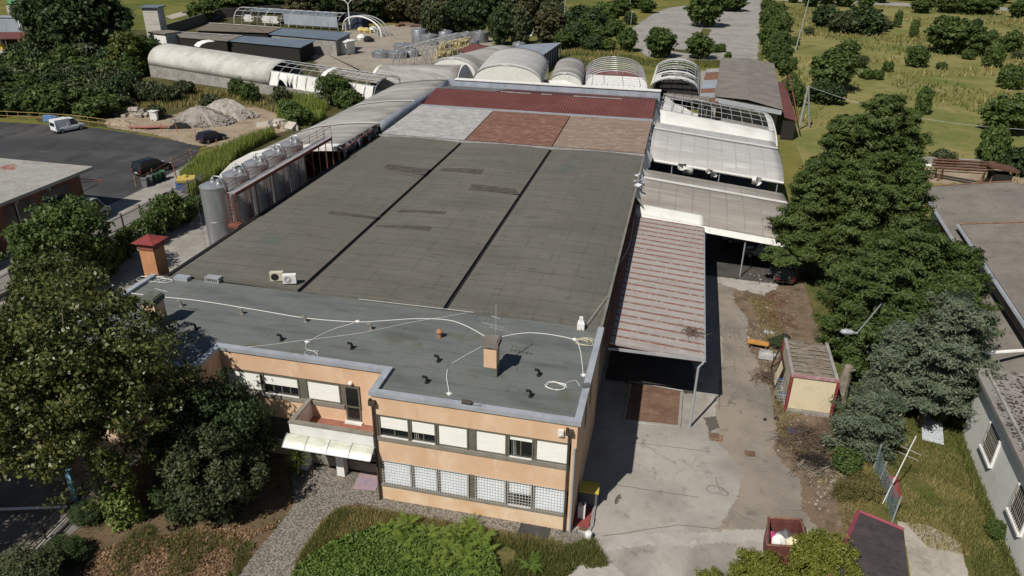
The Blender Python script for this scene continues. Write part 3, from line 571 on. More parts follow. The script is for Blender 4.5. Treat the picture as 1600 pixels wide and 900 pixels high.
# chimneys on the roof
def chimney(x, y, s, h, capm, body, base=True, ant=False):
    c = MB(); c.cur = 0; c.box(x-s/2, x+s/2, y-s/2, y+s/2, 6.74 if base else 6.7, 6.74+h-.34)
    if base: c.cur = 1; c.box(x-s/2-.04, x+s/2+.04, y-s/2-.04, y+s/2+.04, 6.738, 7.25)
    c.cur = 2; c.box(x-s/2+.1, x+s/2-.1, y-s/2+.1, y+s/2-.1, 6.74+h-.34, 6.74+h-.2)
    c.cur = 0
    for a_, b_ in ((-1, -1), (1, -1), (-1, 1), (1, 1)): c.box(x+a_*(s/2-.1)-.1, x+a_*(s/2-.1)+.1, y+b_*(s/2-.1)-.1, y+b_*(s/2-.1)+.1, 6.74+h-.34, 6.74+h-.2)
    c = c.build('chimney', [body, m_office_roof, m_black], ob)
    k = MB(); k.box(x-s/2-.1, x+s/2+.1, y-s/2-.1, y+s/2+.1, 6.74+h-.2, 6.74+h+.12); k.box(x-s/2-.02, x+s/2+.02, y-s/2-.02, y+s/2+.02, 6.74+h+.12, 6.74+h+.18); k.build('chimney_cap', capm, c)
c1 = at(766, 588, 6.7); chimney(c1.x, c1.y+.3, .68, 1.95, m_asb, m_plaster)
c2 = at(240, 512, 6.7); chimney(c2.x, c2.y+.35, .8, 1.75, mat('mossy_cap', (.085, .1, .08), [((.14, .14, .12), 3, .45, .65)], rough=.95), m_plaster)
# boiler flue at the left edge, from the ground
fx, fy = -30.4, 10.6
f = MB(); f.box(fx-.55, fx+.55, fy-.55, fy+.55, -.1, 8.55); f = f.build('chimney', mat('flue_plaster', (.46, .23, .11), [((.38, .18, .085), .8, .42, .65), ((.52, .3, .17), 2, .55, .75, (2, 2, .3))], rough=.95, grain=.06), ob)
k = MB(); k.cur = 1; k.box(fx-.6, fx+.6, fy-.6, fy+.6, 8.2, 8.7); k.cur = 0
k.add([(fx-.85, fy-.85, 8.72), (fx+.85, fy-.85, 8.72), (fx+.85, fy+.85, 8.72), (fx-.85, fy+.85, 8.72), (fx, fy, 9.05)], [(0, 3, 2, 1), (0, 1, 4), (1, 2, 4), (2, 3, 4), (3, 0, 4)])
k.build('chimney_cap', [m_red, m_rustpaint], f)
# hooded vent pipes
VENTS = [(284, 479, 1), (379, 491, 1), (478, 503, 1), (306, 515, 0), (440, 532, 0), (550, 545, 0), (580, 515, 1), (687, 527, 2), (685, 565, 0), (667, 598, 0), (842, 587, 0), (829, 620, 0)]
for u, v, k in VENTS:
    q = at(u, v, 6.74); x, y = q.x, q.y; m = MB()
    if k == 2: m.lathe((x, y, 6.735), [(.13, 0), (.13, .3), (.2, .32), (.2, .42), (.02, .55)], 10)
    else:
        m.tube([(x, y, 6.735), (x, y, 7.02), (x-.05, y-.02, 7.1), (x-.22, y-.06, 7.12)], .075, 8); m.lathe((x, y, 6.735), [(.13, 0), (.12, .05), (.08, .07)], 8)
    m.build('roof_vent', [m_black, m_sill, m_terracotta][k], ob)
# conduits and cables lying on the roof
def cable(name, label, pts, r=.022, z=6.76, m=m_cable, n=4):
    q = [at(u, v, z) for u, v in pts]; out = []
    for i in range(len(q)-1):
        p0 = q[max(i-1, 0)]; p1 = q[i]; p2 = q[i+1]; p3 = q[min(i+2, len(q)-1)]
        for k in range(n):
            t = k/n; out.append(.5*((2*p1)+(-p0+p2)*t+(2*p0-5*p1+4*p2-p3)*t*t+(-p0+3*p1-3*p2+p3)*t**3))
    out.append(q[-1]); mb = MB(); mb.tube(out, r, 5)
    return tag(mb.build(name, m, loc=q[0]), label, 'cable')
def coil(c, r0, turns, seed, ex=1.5):
    r = random.Random(seed); o = []
    for k in range(int(turns*14)):
        t = k/14*2*math.pi; rr = r0*(1+.18*r.uniform(-1, 1)); o.append((c[0]+rr*math.cos(t)*ex, c[1]+rr*math.sin(t), c[2]+.02+.012*(k/14)))
    return o
cable('white_conduit', 'long white conduit running left to right across the office roof to the middle chimney', [(203, 458), (255, 464), (312, 470), (400, 484), (478, 497), (556, 503), (600, 501), (650, 498), (700, 500), (730, 510), (757, 525)], .026)
cable('white_conduit', 'white conduit curving from the middle chimney to the right roof edge', [(780, 527), (805, 522), (830, 520), (862, 523), (897, 531), (906, 545), (910, 570), (911, 586)], .025)
cable('white_conduit', 'white conduit branching diagonally down to a loop above the recess', [(553, 505), (525, 513), (500, 524), (480, 535)], .022)
cable('white_conduit', 'short straight white conduit reaching the middle chimney from below left', [(756, 540), (730, 554), (706, 568)], .022)
cable('white_conduit', 'short upright white conduit ending in a junction box near the front coping', [(699, 577), (698, 590), (700, 603), (702, 614)], .024)
cable('thin_cable', 'thin grey cable running from the left coping up to the antenna', [(352, 543), (400, 541), (480, 531), (565, 520), (640, 504), (700, 494), (738, 488), (772, 492)], .012)
cable('thin_cable', 'thin pale cable along the seam between office roof and hall roof', [(560, 467), (620, 474), (690, 482), (740, 488)], .014, 6.9)
cable('loose_cable', 'loose cable end looping over the coping of the recess', [(479, 536), (478, 544), (486, 548), (497, 549), (490, 556), (476, 553), (484, 547), (496, 553), (495, 558)], .014)
mb = MB(); mb.tube(coil(at(868, 604, 6.75), .34, 3.5, 2), .018, 5); mb.tube([at(850, 600, 6.76), at(858, 607, 6.76), at(866, 609, 6.76)], .014, 4); mb.tube([at(880, 601, 6.76), at(890, 596, 6.76), at(900, 594, 6.76), at(906, 603, 6.76)], .014, 4); tag(mb.build('cable_coil', m_cable, loc=at(868, 604, 6.75)), 'coil of white cable near the right front corner of the roof', 'cable coil')
mb = MB(); q = at(912, 536, 6.75)
for s in range(4): mb.tube(coil((q.x+.1*s-.1, q.y+.1*(s % 2), q.z+.01*s), .28+.06*s, 1.5, s+5, 1.2), .014, 4)
tag(mb.build('cable_coil', mat('cream_cable', (.5, .45, .32), rough=.7), loc=q), 'tangled cream cable heap beside the right coping', 'cable coil')
mb = MB(); q = at(245, 438, 6.75)
for s in range(3): mb.tube(coil((q.x-.6+.6*s, q.y+.05*(s % 2), q.z+.01*s), .45-.08*s, 1.6, s+15, 1.6), .016, 4)
tag(mb.build('cable_coil', m_cable, loc=q), 'white cable loops lying at the far left corner of the roof', 'cable coil')
mb = MB(); mb.tube([at(907, 516, 6.8), at(918, 505, 7.0), at(930, 488, 7.0), at(949, 462, 7.0)], .02, 4); tag(mb.build('loose_cable', mat('cream_cable', (.5, .45, .32)), loc=at(907, 516, 6.8)), 'cream cable stretched from the white block to the canopy edge', 'cable')
for u, v, lb in ((559, 503, 'junction box where the two white conduits meet'), (480, 535, 'junction box above the recess loop'), (702, 616, 'junction box at the front coping'), (898, 531, 'junction box beside the cream cable heap'), (912, 587, 'junction box against the right coping'), (203, 458, 'junction box at the left end of the long conduit')):
    q = at(u, v, 6.74); mb = MB(); mb.lathe((q.x, q.y, 6.736), [(.11, 0), (.11, .07), (.08, .1), (.02, .11)], 10); mb.bar((q.x-.16, q.y, 6.78), (q.x+.16, q.y, 6.78), .03); tag(mb.build('junction_box', m_white, loc=q), 'small white ' + lb, 'junction box')
def wblock(u, v, lab, s):
    q = at(u, v, 6.74); t = thing('roof_box', lab, 'box', q); b = MB(); b.obox((q.x, q.y+s[1]/2, q.z+s[2]/2), s); b = b.build('casing', m_white, t); c = MB(); c.obox((q.x+.02, q.y+s[1]/2, q.z+s[2]+.07), (s[0]*.6, s[1]*.6, .14), .2); c.build('lid', m_white, t); return t, q
t, q = wblock(907, 516, 'white block with lumpy top near the right back corner of the office roof', (.42, .45, .42)); mb = MB(); mb.obox((q.x-.02, q.y+.2, q.z+.65), (.2, .2, .24), .3); mb.build('stub', m_white, t)
for u, v, lb in ((282, 438, 'flat pale cabinet lying on the roof near the boiler chimney'), (331, 441, 'grey slotted ventilation cabinet beside the flat pale one')):
    q = at(u, v, 6.8); t = thing('roof_cabinet', lb, 'cabinet', q); b = MB(); b.box(q.x-.5, q.x+.5, q.y, q.y+.5, 6.75, 6.98 if u < 300 else 7.1); b.build('casing', m_galv if u > 300 else m_coping, t)
    if u > 300:
        g = MB()
        for k in range(6): g.box(q.x-.4+k*.14, q.x-.33+k*.14, q.y-.012, q.y-.002, 6.85, 7.03)
        g.build('slots', m_black, t)
def acunit(u, v, lab, m, broken):
    q = at(u, v, 6.85); t = thing('air_conditioner', lab, 'air conditioner', q, .35); local(t)
    b = MB(); b.box(-.42, .42, 0, .32, .08, .68); b.cur = 1; b.box(-.4, -.3, .02, .3, 0, .08); b.box(.3, .4, .02, .3, 0, .08); b.build('casing', [m, m_pipe], t, loc=None)
    g = MB(); tt = [(-.1+.25*math.cos(a/14*6.283), -.012, .38+.25*math.sin(a/14*6.283)) for a in range(14)]; g.add(tt, [list(range(14))[::-1]]); g.build('fan_opening', m_black if broken else m_greygrille, t)
    g = MB()
    for k in (.1, .16, .22): g.tube([(-.1+k*math.cos(a/14*6.283), -.022, .38+k*math.sin(a/14*6.283)) for a in range(14)], .008, 4, True)
    g.build('fan_guard', m_pipe if broken else m_greybin, t); return t
acunit(433, 441, 'yellowed open-fronted air conditioner unit on the hall roof edge', mat('yellowed_casing', (.5, .47, .36), rough=.7), True)
acunit(453, 445, 'clean white air conditioner unit next to the yellowed one', m_white, False)
# antenna on the middle chimney and the mast by the left chimney
an = thing('antenna', 'tall thin aerial with cross rods standing behind the middle chimney', 'antenna', (c1.x+.12, c1.y+.75, 6.74))
x, y = c1.x+.12, c1.y+.75
m = MB(); m.bar((x, y, 6.72), (x, y, 10.6), .025, 6); m.build('mast', m_galv, an)
m = MB(); m.bar((x-.75, y-.15, 9.55), (x+.45, y+.1, 9.2), .015); m.bar((x-.3, y-.1, 9.3), (x+.9, y+.2, 8.9), .015); m.bar((x-.25, y, 9.9), (x+.2, y, 9.8), .012)
for k in range(6): a_ = -.7+k*.26; m.bar((x+a_, y-.35, 9.4-a_*.3), (x+a_, y+.3, 9.4-a_*.3), .009)
m.build('rods', m_galv, an)
an = thing('antenna', 'leaning whip aerial rising beside the left chimney', 'antenna', (c2.x+.3, c2.y+.9, 6.74)); m = MB(); m.bar((c2.x+.3, c2.y+.9, 6.72), (c2.x+.3, c2.y+.9, 9.0), .025); m.build('mast', m_galv, an); m = MB(); m.bar((c2.x-.1, c2.y+.9, 8.8), (c2.x+.7, c2.y+.9, 8.7), .015); m.build('rods', m_galv, an)

# ================================================================== factory hall
ha = thing('factory_hall', 'long flat-roofed factory hall with three dark felt bays and striped sheet roofs behind', 'building', (-14, 9.6, 0))
w = MB(); w.box(-28.6, 0, 9.52, 74.2, -.1, 6.5); w.build('wall', m_concrete, ha)
w = MB(); w.box(-28.5, -.1, 9.6, 47, 6.5, 6.62); w.build('gutter', m_black, ha)
BX = [(-28.5, -19.42), (-19.08, -9.66), (-9.34, .02)]
for i, (x0, x1) in enumerate(BX):
    y0, y1 = 9.5, 46.6; A = []; B = []
    for k in range(9):
        t = k/8; z = 6.78+.16*math.sin(math.pi*t)
        A.append((x0+(x1-x0)*t, y0 if i else y0+.2, z)); B.append((x0+(x1-x0)*t, y1, z))
    r = MB(); r.slab(A, B, .22); r.build('roof_bay', m_hall_roof, ha)
def zroof(x):
    for x0, x1 in BX:
        if x0 <= x <= x1: return 6.78+.16*math.sin(math.pi*(x-x0)/(x1-x0))+.012
    return 6.9
for a, b, c, d in (((597, 264), (604, 257), (672, 263), (664, 272)), ((685, 265), (692, 261), (757, 265), (751, 273)), ((731, 297), (738, 288), (806, 294), (811, 303)),
                   ((511, 335), (516, 330), (595, 337), (588, 340)), ((620, 330), (626, 326), (699, 331), (694, 335)), ((586, 352), (590, 349), (676, 355), (671, 361))):
    P4 = [at(*q, 6.92) for q in (a, b, c, d)]; n = 6; A = [P4[0].lerp(P4[3], k/n) for k in range(n+1)]; B = [P4[1].lerp(P4[2], k/n) for k in range(n+1)]
    for Q_ in (A, B):
        for p in Q_: p.z = zroof(p.x)
    pt = MB(); pt.strip(A, B); pt.build('roof_patch', m_patchroof, ha)
# edge trim and hanging gutter on the left
e = MB(); e.box(-28.75, -28.52, 9.5, 46.5, 6.72, 6.86); e.cur = 1; e.tube([(-28.95, 9.5, 6.62), (-28.95, 46, 6.62)], .12, 6); e.build('gutter', [m_black, m_black], ha)
e = MB(); e.box(.03, .2, 9.5, 46.6, 6.6, 6.84); e.build('edge_trim', m_asb, ha)
def corrugated(x0, x1, y0, y1, zf, pitch, h, along='y', t=.05, sub=1):
    """sheet with raised ribs; ribs run along `along`; zf(x, y) is the surface"""
    mb = MB(); n = int(abs((x1-x0) if along == 'y' else (y1-y0))/pitch); rows = []
    offs = [(0, 0), (.62, 0), (.7, 1), (.92, 1)]
    prof = [(k+o, hh) for k in range(n) for o, hh in offs] + [(n, 0)]
    L = (x1-x0) if along == 'y' else (y1-y0)
    ss = [i/sub for i in range(sub+1)]
    rows = []
    for s in ss:
        row = []
        for q, hh in prof:
            f = q/n
            if along == 'y': x = x0+L*f; y = y0+(y1-y0)*s
            else: y = y0+L*f; x = x0+(x1-x0)*s
            row.append((x, y, zf(x, y)+hh*h))
        rows.append(row)
    for a, b in zip(rows[:-1], rows[1:]):
        mb.strip(a, b)
    return mb
# second strip: three corrugated panels with ribs front to back
zs = lambda x, y: 6.95+.35*max(0, (y-47))/12
for x0, x1, m, pit, nm in ((-28.55, -19.1, m_greyroof, .62, 'grey'), (-18.98, -9.58, m_rustroof, .62, 'rust'), (-9.46, .1, m_tanroof, .62, 'tan')):
    c = corrugated(x0, x1, 46.75, 59.2, zs, pit, .06, 'x'); c = corrugated(x0, x1, 46.75, 59.2, zs, .5, .05, 'x', sub=2)
    c.slab([(x0, 46.75, zs(0, 46.75)-.01), (x1, 46.75, zs(0, 46.75)-.01)], [(x0, 59.2, zs(0, 59.2)-.01), (x1, 59.2, zs(0, 59.2)-.01)], .3)
    o = c.build('roof_panel', m, ha); o['label'] = {'grey': 'pale grey corrugated panel', 'rust': 'rusty orange tiled panel', 'tan': 'brownish tiled panel'}[nm]
g = MB(); g.box(-28.7, .15, 46.42, 46.74, 6.6, 6.93); g.cur = 1; g.box(-28.7, .15, 46.3, 46.42, 6.7, 6.99); g.build('gutter', [m_black, m_greyroof], ha)
g = MB(); g.box(-29.2, .15, 59.21, 60.75, 6.9, 7.22); g.build('valley', m_galv, ha)
zr = lambda x, y: 7.1+(.9*(1-abs(y-67)/6.4))
for a, b, nm in ((60.8, 67, 'front'), (67, 73.1, 'back')):
    x0 = -28.9 if nm == 'front' else -20.6
    c = corrugated(x0, .05, a, b, zr, .36, .055, 'y', sub=1); c.build('roof_panel', m_redroof, ha)['label'] = 'oxblood red corrugated roof sheet'
c = corrugated(-28.9, -20.65, 67, 73.1, zr, .36, .055, 'y'); c.build('roof_panel', m_greyroof, ha)['label'] = 'grey corrugated sheet behind the red ridge'
for x in (-28.9, .05): c = MB(); c.prism([(x-.03, 60.8), (x+.03, 60.8), (x+.03, 67), (x-.03, 67)], 6.6, [7.0, 7.0, 7.94, 7.94]); c.prism([(x-.03, 67), (x+.03, 67), (x+.03, 73.1), (x-.03, 73.1)], 6.6, [7.94, 7.94, 7.0, 7.0]); c.build('gable', m_redroof, ha)
for a, b in ((-20, -16), (-14.6, -13.2), (-10.4, -4.2)): c = MB(); c.obox(((a+b)/2, 67, 8.06), (b-a, .3, .05)); c.build('ridge_cap', m_greyroof, ha)
pw = MB(); pw.box(-29, .35, 73.3, 73.9, 6.4, 8.0); pw.cur = 1; pw.box(-28.2, .4, 73.15, 74.1, 8.0, 8.12); pw.build('parapet', [m_bluewhite, m_white], ha)
# ================================================================== canopy on the right of the hall
ca = thing('canopy', 'red and white striped sheet canopy on a steel pole beside the hall', 'canopy', (3, 11, 0))
zc = lambda x, y: 4.95-.075*(x-.5)+.004*(y-11)
mb = MB(); n = 23
for k in range(n):
    y0, y1 = 11.2+22.1*k/n, 11.2+22.1*(k+1)/n; d = y1-y0
    prof = [(y0, 0, 0), (y0+d*.8, 0, 0), (y0+d*.84, .06, 1), (y0+d*.93, .06, 1), (y1, 0, 0)]
    for a, b in zip(prof[:-1], prof[1:]):
        mb.cur = b[2]; mb.add([(.55, a[0], zc(.55, a[0])+a[1]), (6.3, a[0], zc(6.3, a[0])+a[1]), (6.3, b[0], zc(6.3, b[0])+b[1]), (.55, b[0], zc(.55, b[0])+b[1])], [(0, 1, 2, 3)])
mb.cur = 0; mb.slab([(.55, 11.2, zc(.55, 11.2)-.02), (6.3, 11.2, zc(6.3, 11.2)-.02)], [(.55, 33.3, zc(.55, 33.3)-.02), (6.3, 33.3, zc(6.3, 33.3)-.02)], .12)
m_canw = mat('weathered_canopy_white', (.345, .312, .292), [((.285, .25, .23), 1.2, .45, .65, (.3, 2, 1)), ((.4, .37, .35), 2.5, .52, .72), ((.2, .11, .085), 2.6, .66, .76)], rough=.75, grain=.08)
m_canr = mat('weathered_canopy_red', (.16, .085, .064), [((.25, .21, .19), 3.8, .54, .6), ((.2, .07, .055), 1.2, .5, .7)], rough=.8, grain=.12)
mb.build('roof_sheet', [m_canw, m_canr], ca)
f = MB(); f.cur = 0; f.add([(.22, 10.9, 5.25), (.6, 10.9, 5.06), (.6, 33.4, 5.12), (.22, 33.4, 5.3)], [(0, 1, 2, 3)]); f.box(.2, .26, 10.9, 33.4, 4.7, 5.24); f.build('flashing', m_rustpaint, ca)
g = MB(); g.box(6.28, 6.4, 11.1, 33.3, 4.42, 4.56); g.box(.5, 6.3, 11.08, 11.2, 4.45, 4.6); g.tube([(6.34, 11.3, 4.5), (6.25, 11.0, 4.4), (6.05, 10.75, 4.3), (5.98, 10.5, 4.1), (5.98, 10.45, 3.8)], .06, 8); g.build('gutter', m_galv, ca)
p = MB(); p.bar((5.98, 10.45, -.02), (5.98, 10.45, 4.4), .075, 8); p.build('post', m_galv, ca)
for y in (18, 25.5, 33): p = MB(); p.bar((6.1, y, -.02), (6.1, y, 4.4), .06, 6); p.build('post', m_galv, ca)
b = MB()
for y in (11.4, 18, 25.5, 33.1): b.obox((3.4, y, 4.5), (5.9, .1, .2), 0, (.075, 'Y'))
b.build('beam', m_rustpaint, ca)
# branch litter on the canopy, cable draped along its flashing
def heap(name, label, cat, c, rx, ry, h, n, m, seed, L=(.3, .9), r=.012):
    rr = random.Random(seed); mb = MB()
    for _ in range(n):
        a = rr.uniform(0, 6.283); k = rr.random()**.6; x = c.x+rx*k*math.cos(a); y = c.y+ry*k*math.sin(a); z = c.z+h*(1-k*k)*rr.random()
        d = rr.uniform(0, 6.283); l = rr.uniform(*L); e = rr.uniform(-.1, .25)
        mb.tube([(x, y, z), (x+l*.5*math.cos(d), y+l*.5*math.sin(d), z+l*e+.03), (x+l*math.cos(d+.3), y+l*math.sin(d+.3), max(c.z, z+l*e*.3))], [r*1.3, r, r*.5], 3)
    return tag(mb.build(name, m, loc=c), label, cat)
q = at(1078, 519, 4.62); heap('twig_pile', 'pile of dry twigs lying on the striped canopy', 'twigs', Vector((q.x, q.y, 4.55)), .7, .45, .25, 90, m_twig, 4)
cable('loose_cable', 'white cable looping along the left edge of the striped canopy', [(991, 344), (988, 360), (983, 385), (970, 408), (965, 415), (963, 425)], .025, 5.3)
mb = MB(); rr = random.Random(3)
A = [at(988-k*3, 340-(-k)*-0+k*22, 5.4) for k in range(4)]
# ================================================================== dark things under the canopy
ft = thing('rusty_floor_plate', 'large rusty steel floor plate set in the concrete under the canopy front', 'plate', at(1020, 635))
P4 = G((988, 598), (1063, 612), (1059, 664), (977, 655)); mb = MB(); mb.sheet(P4, .006); mb.build('plate', m_rustplate, ft)
mb = MB()
P5 = G((984, 596), (1067, 611), (1063, 668), (973, 659))
for i in range(4): a, b = Vector((*P5[i], 0)), Vector((*P5[(i+1) % 4], 0)); mb.tube([a+Vector((0, 0, .015)), b+Vector((0, 0, .015))], .05, 4)
mb.build('rim', m_concrete, ft)
for u, v, lb in ((1172, 709, 'square dark drain cover in the courtyard'), (1116, 681, 'small rusty drain cover near the canopy pole')):
    q = at(u, v); t = thing('drain_cover', lb, 'drain cover', q); m = MB(); m.obox((q.x, q.y, .0), (.62, .55, .03), .1); m.build('lid', m_rustplate, t); m = MB(); m.obox((q.x, q.y, -.01), (.74, .66, .03), .1); m.build('frame', m_sill, t)
for i, P in enumerate((((1108, 672), (1118, 684), (1130, 680), (1128, 690), (1108, 688)), ((964, 776), (970, 772), (971, 778), (962, 788), (959, 784)), ((1100, 653), (1118, 650), (1124, 668), (1108, 675)))):
    m = MB(); m.sheet(jit(G(*P), 8, .06, i), .002); o = m.build('ground_stain', mat('rust_stain', (.2, .11, .06)) if i == 0 else mat('oil_stain', (.1, .09, .075)))
    struct(o, ['rust stain around the small drain cover', 'dark oval stain near the building corner', 'mossy dark stain beside the canopy pole'][i], 'stain')
# things at the building corner
q = at(928, 790)
t = thing('waste_bin', 'wheeled bin with bright yellow lid at the dark building corner', 'bin', at(920, 785)); q = at(920, 785)
m = MB(); m.prism([(q.x-.45, q.y-.35), (q.x+.45, q.y-.35), (q.x+.45, q.y+.35), (q.x-.45, q.y+.35)], .12, 1.05); m.build('bin_body', m_greybin, t)
m = MB(); m.slab([(q.x-.52, q.y-.42, 1.08), (q.x-.5, q.y, 1.2), (q.x-.5, q.y+.4, 1.12)], [(q.x+.52, q.y-.42, 1.08), (q.x+.5, q.y, 1.2), (q.x+.5, q.y+.4, 1.12)], .08); m.build('lid', m_yellow, t)
for a in (-.35, .35): m = MB(); m.tube([(q.x+a-.04, q.y+.3, .1), (q.x+a+.04, q.y+.3, .1)], .1, 10); m.build('wheel', m_tyre, t)
q = at(908, 808); t = thing('white_canister', 'white plastic canister with dark handle opening at the building corner', 'canister', q)
m = MB(); m.prism([(q.x-.18, q.y-.16), (q.x+.2, q.y-.16), (q.x+.2, q.y+.16), (q.x-.18, q.y+.16)], 0, [.8, .95, .95, .8]); m.build('body', m_white, t); m = MB(); m.lathe((q.x+.05, q.y, .86), [(.06, 0), (.06, .1), (.02, .11)], 8); m.build('cap', m_black, t)
m = MB(); m.box(.18, 1.0, .4, 1.9, -.01, .05); struct(m.build('red_threshold', mat('red_tiles', (.24, .06, .05), [((.18, .05, .04), 3, .45, .65)], rough=.8)), 'red tiled step at the building corner', 'step')
m = MB(); m.tube([(1.15, 2.6, .05), (1.1, 1.6, .06), (1.15, .6, .05), (1.0, .0, .04), (.5, -.02, .04)], .1, 5); o = m.build('kerb', m_concrete); struct(o, 'worn kerb around the red tiled step', 'kerb')
q = at(919, 842); t = tag(MB().lathe((q.x, q.y, 0), [(.2, 0), (.19, .4), (.15, .45), (.02, .46)], 8).build('kerb_post', m_white, loc=q), 'stubby white kerb post beside the cobbled walk', 'bollard')
q = at(575, 751); m = MB(); m.obox((q.x, q.y, .005), (1.3, 1.5, .02), .1); tag(m.build('doormat', mat('faded_purple_mat', (.3, .23, .28), [((.36, .24, .22), 1.5, .42, .6), ((.24, .2, .3), 2.2, .5, .65)], rough=1), loc=q), 'faded purple mat before the entrance', 'mat')

# ================================================================== membrane tunnels right of the hall (axis along X)
def xtunnel(name, label, x0, x1, y0, y1, zb, zt, slope, m, gaps=(), strips=None, nx=4, ny=16, skirt=0, mats=None, wob=.03, end=True, lean=0):
    t = thing(name, label, 'tunnel', ((x0+x1)/2, y0, 0)); rr = random.Random(int(y0*7))
    def pt(x, k, dz=0):
        th = math.pi*k; y = y0+(y1-y0)*(1-math.cos(th))/2
        return Vector((x, y + lean*(x-x0), zb+(zt-zb)*math.sin(th)**.8-slope*(x-x0)+dz))
    return t, pt, rr
def skin(pt, x0, x1, k0, k1, m, name, par, nx=14, nk=12, wob=.006, seed=1, thick=.04):
    rr = random.Random(seed); mb = MB(); rows = []
    for j in range(nk+1):
        rows.append([pt(x0+(x1-x0)*i/nx, k0+(k1-k0)*j/nk, (rr.uniform(-wob, wob) if 0 < i < nx else 0) - .05*abs(math.sin(math.pi*i/nx*5))*0) for i in range(nx+1)])
    mb.grid(rows)
    o = mb.build(name, m, par, True); sm = o.modifiers.new('thickness', 'SOLIDIFY'); sm.thickness = thick; return o
def ribs(pt, xs, k0, k1, par, m, r=.05, nk=14, name='hoop'):
    for x in xs:
        mb = MB(); mb.tube([pt(x, k0+(k1-k0)*j/nk, -.06) for j in range(nk+1)], r, 5); mb.build(name, m, par)
def purlins(pt, x0, x1, ks, par, m, r=.035):
    for k in ks: mb = MB(); mb.tube([pt(x0+(x1-x0)*i/6, k, -.05) for i in range(7)], r, 4); mb.build('purlin', m, par)
def legs(pt, xs, par, ks=(0, 1)):
    for x in xs:
        for k in ks: p = pt(x, k); mb = MB(); mb.bar((p.x, p.y, -.05), p, .06, 6); mb.build('post', m_galv, par)
# near tunnel, over the covered cars
tA, pA, _ = xtunnel('membrane_tunnel', 'brownish grey membrane tunnel nearest the striped canopy, over the parked cars', .3, 14, 34.0, 46.8, 4.85, 6.05, .1, None)
skin(pA, .3, 14, .03, .56, m_pvcb, 'membrane', tA, seed=1); skin(pA, .3, 14, .56, .9, m_pvcb, 'membrane', tA, seed=2)
mb = MB(); N = 16; A = [pA(.3+13.7*i/N, .03, .03) for i in range(N+1)]; B = [Vector((p.x, p.y-.35-.3*(p.x < 6.2), p.z-(.85 if p.x < 6.2 else .45))) for p in A]; mb.strip(A, B); mb.build('valance', m_pvc, tA, True)
skin(lambda x, k, dz=0: pA(x, k, .05), .3, 6.3, .02, .19, m_pvc, 'front_strip', tA, wob=.01, seed=9)
mb = MB(); mb.slab([pA(.3+13.7*i/10, .545, .05) for i in range(11)], [pA(.3+13.7*i/10, .575, .05) for i in range(11)], .03); mb.build('ridge_seam', m_pvc, tA)
ribs(pA, [.4+13.5*i/9 for i in range(10)], .9, 1, tA, m_galv, .03, 4); legs(pA, (6.6, 10, 13.8), tA, (0,)); legs(pA, (3, 8, 13.8), tA, (1,))
# middle tunnel
tB, pB, _ = xtunnel('membrane_tunnel', 'pale grey membrane tunnel in the middle of the right-hand row with two white seams', .4, 14.6, 50.3, 66.2, 5.0, 6.45, .1, None)
skin(pB, .4, 14.6, .02, .55, m_pvcl, 'membrane', tB, seed=3); skin(pB, .4, 14.6, .55, .93, m_pvcl, 'membrane', tB, seed=4)
for k in (.03, .55): mb = MB(); mb.slab([pB(.4+14.2*i/10, k, .05) for i in range(11)], [pB(.4+14.2*i/10, k+.025, .05) for i in range(11)], .03); mb.build('seam', m_pvc, tB)
legs(pB, (3, 8, 14), tB, (0,))
# torn scraps hanging in the gap between the two
for i, (u, v, s) in enumerate(((1065, 263, .8), (1075, 268, 1.0), (1108, 272, .7), (1115, 277, .6), (1012, 252, .5), (1182, 285, .9))):
    q = at(u, v, 5.0); rr = random.Random(i); mb = MB(); rows = []
    for a in range(4): rows.append([(q.x+s*(b/3-.5)+rr.uniform(-.12, .12), q.y+rr.uniform(-.2, .2)+.15*a, q.z+.5-s*a/3+rr.uniform(-.08, .08)) for b in range(4)])
    mb.grid(rows)
    mb.build('torn_scrap', m_pvc, tB, True)
# far tunnel, half stripped to its hoops
tC, pC, _ = xtunnel('membrane_tunnel', 'half-stripped tunnel with white draped sheet in front and bare grey hoops behind', .6, 15.2, 66.6, 83.5, 4.9, 6.7, .13, None)
skin(pC, .6, 15.2, .02, .3, m_pvc, 'membrane', tC, wob=.06, seed=5); skin(pC, 4.6, 15.2, .8, .98, m_pvc, 'membrane', tC, wob=.05, seed=6)
ribs(pC, [.7+14.4*i/11 for i in range(12)], .28, 1, tC, m_galv, .045); purlins(pC, .6, 15.2, (.35, .45, .56, .67, .78), tC, m_galv)
mb = MB(); rr = random.Random(4); rows = []
for a in range(6): rows.append([pC(.9+4.6*b/7, .32+.4*a/5*(1-.12*b), -.3-.9*math.sin(math.pi*b/7)*rr.uniform(.3, 1)*(a/5)) for b in range(8)])
mb.grid(rows)
mb.build('fallen_sheet', m_pvc, tC, True)
mb = MB()
for k in range(8): a = math.pi*k/7
pts = [Vector((15.2, pC(15.2, k/16).y, pC(15.2, k/16).z)) for k in range(17)]
mb.strip([p+Vector((-.7, 0, .04)) for p in pts], [p+Vector((.25, 0, -.25)) for p in pts]); mb.build('end_trim', m_pvc, tC, True)
legs(pC, (5, 10, 15), tC)
m = MB(); m.box(-.3, .3, 47, 73, 5.6, 6.9); 
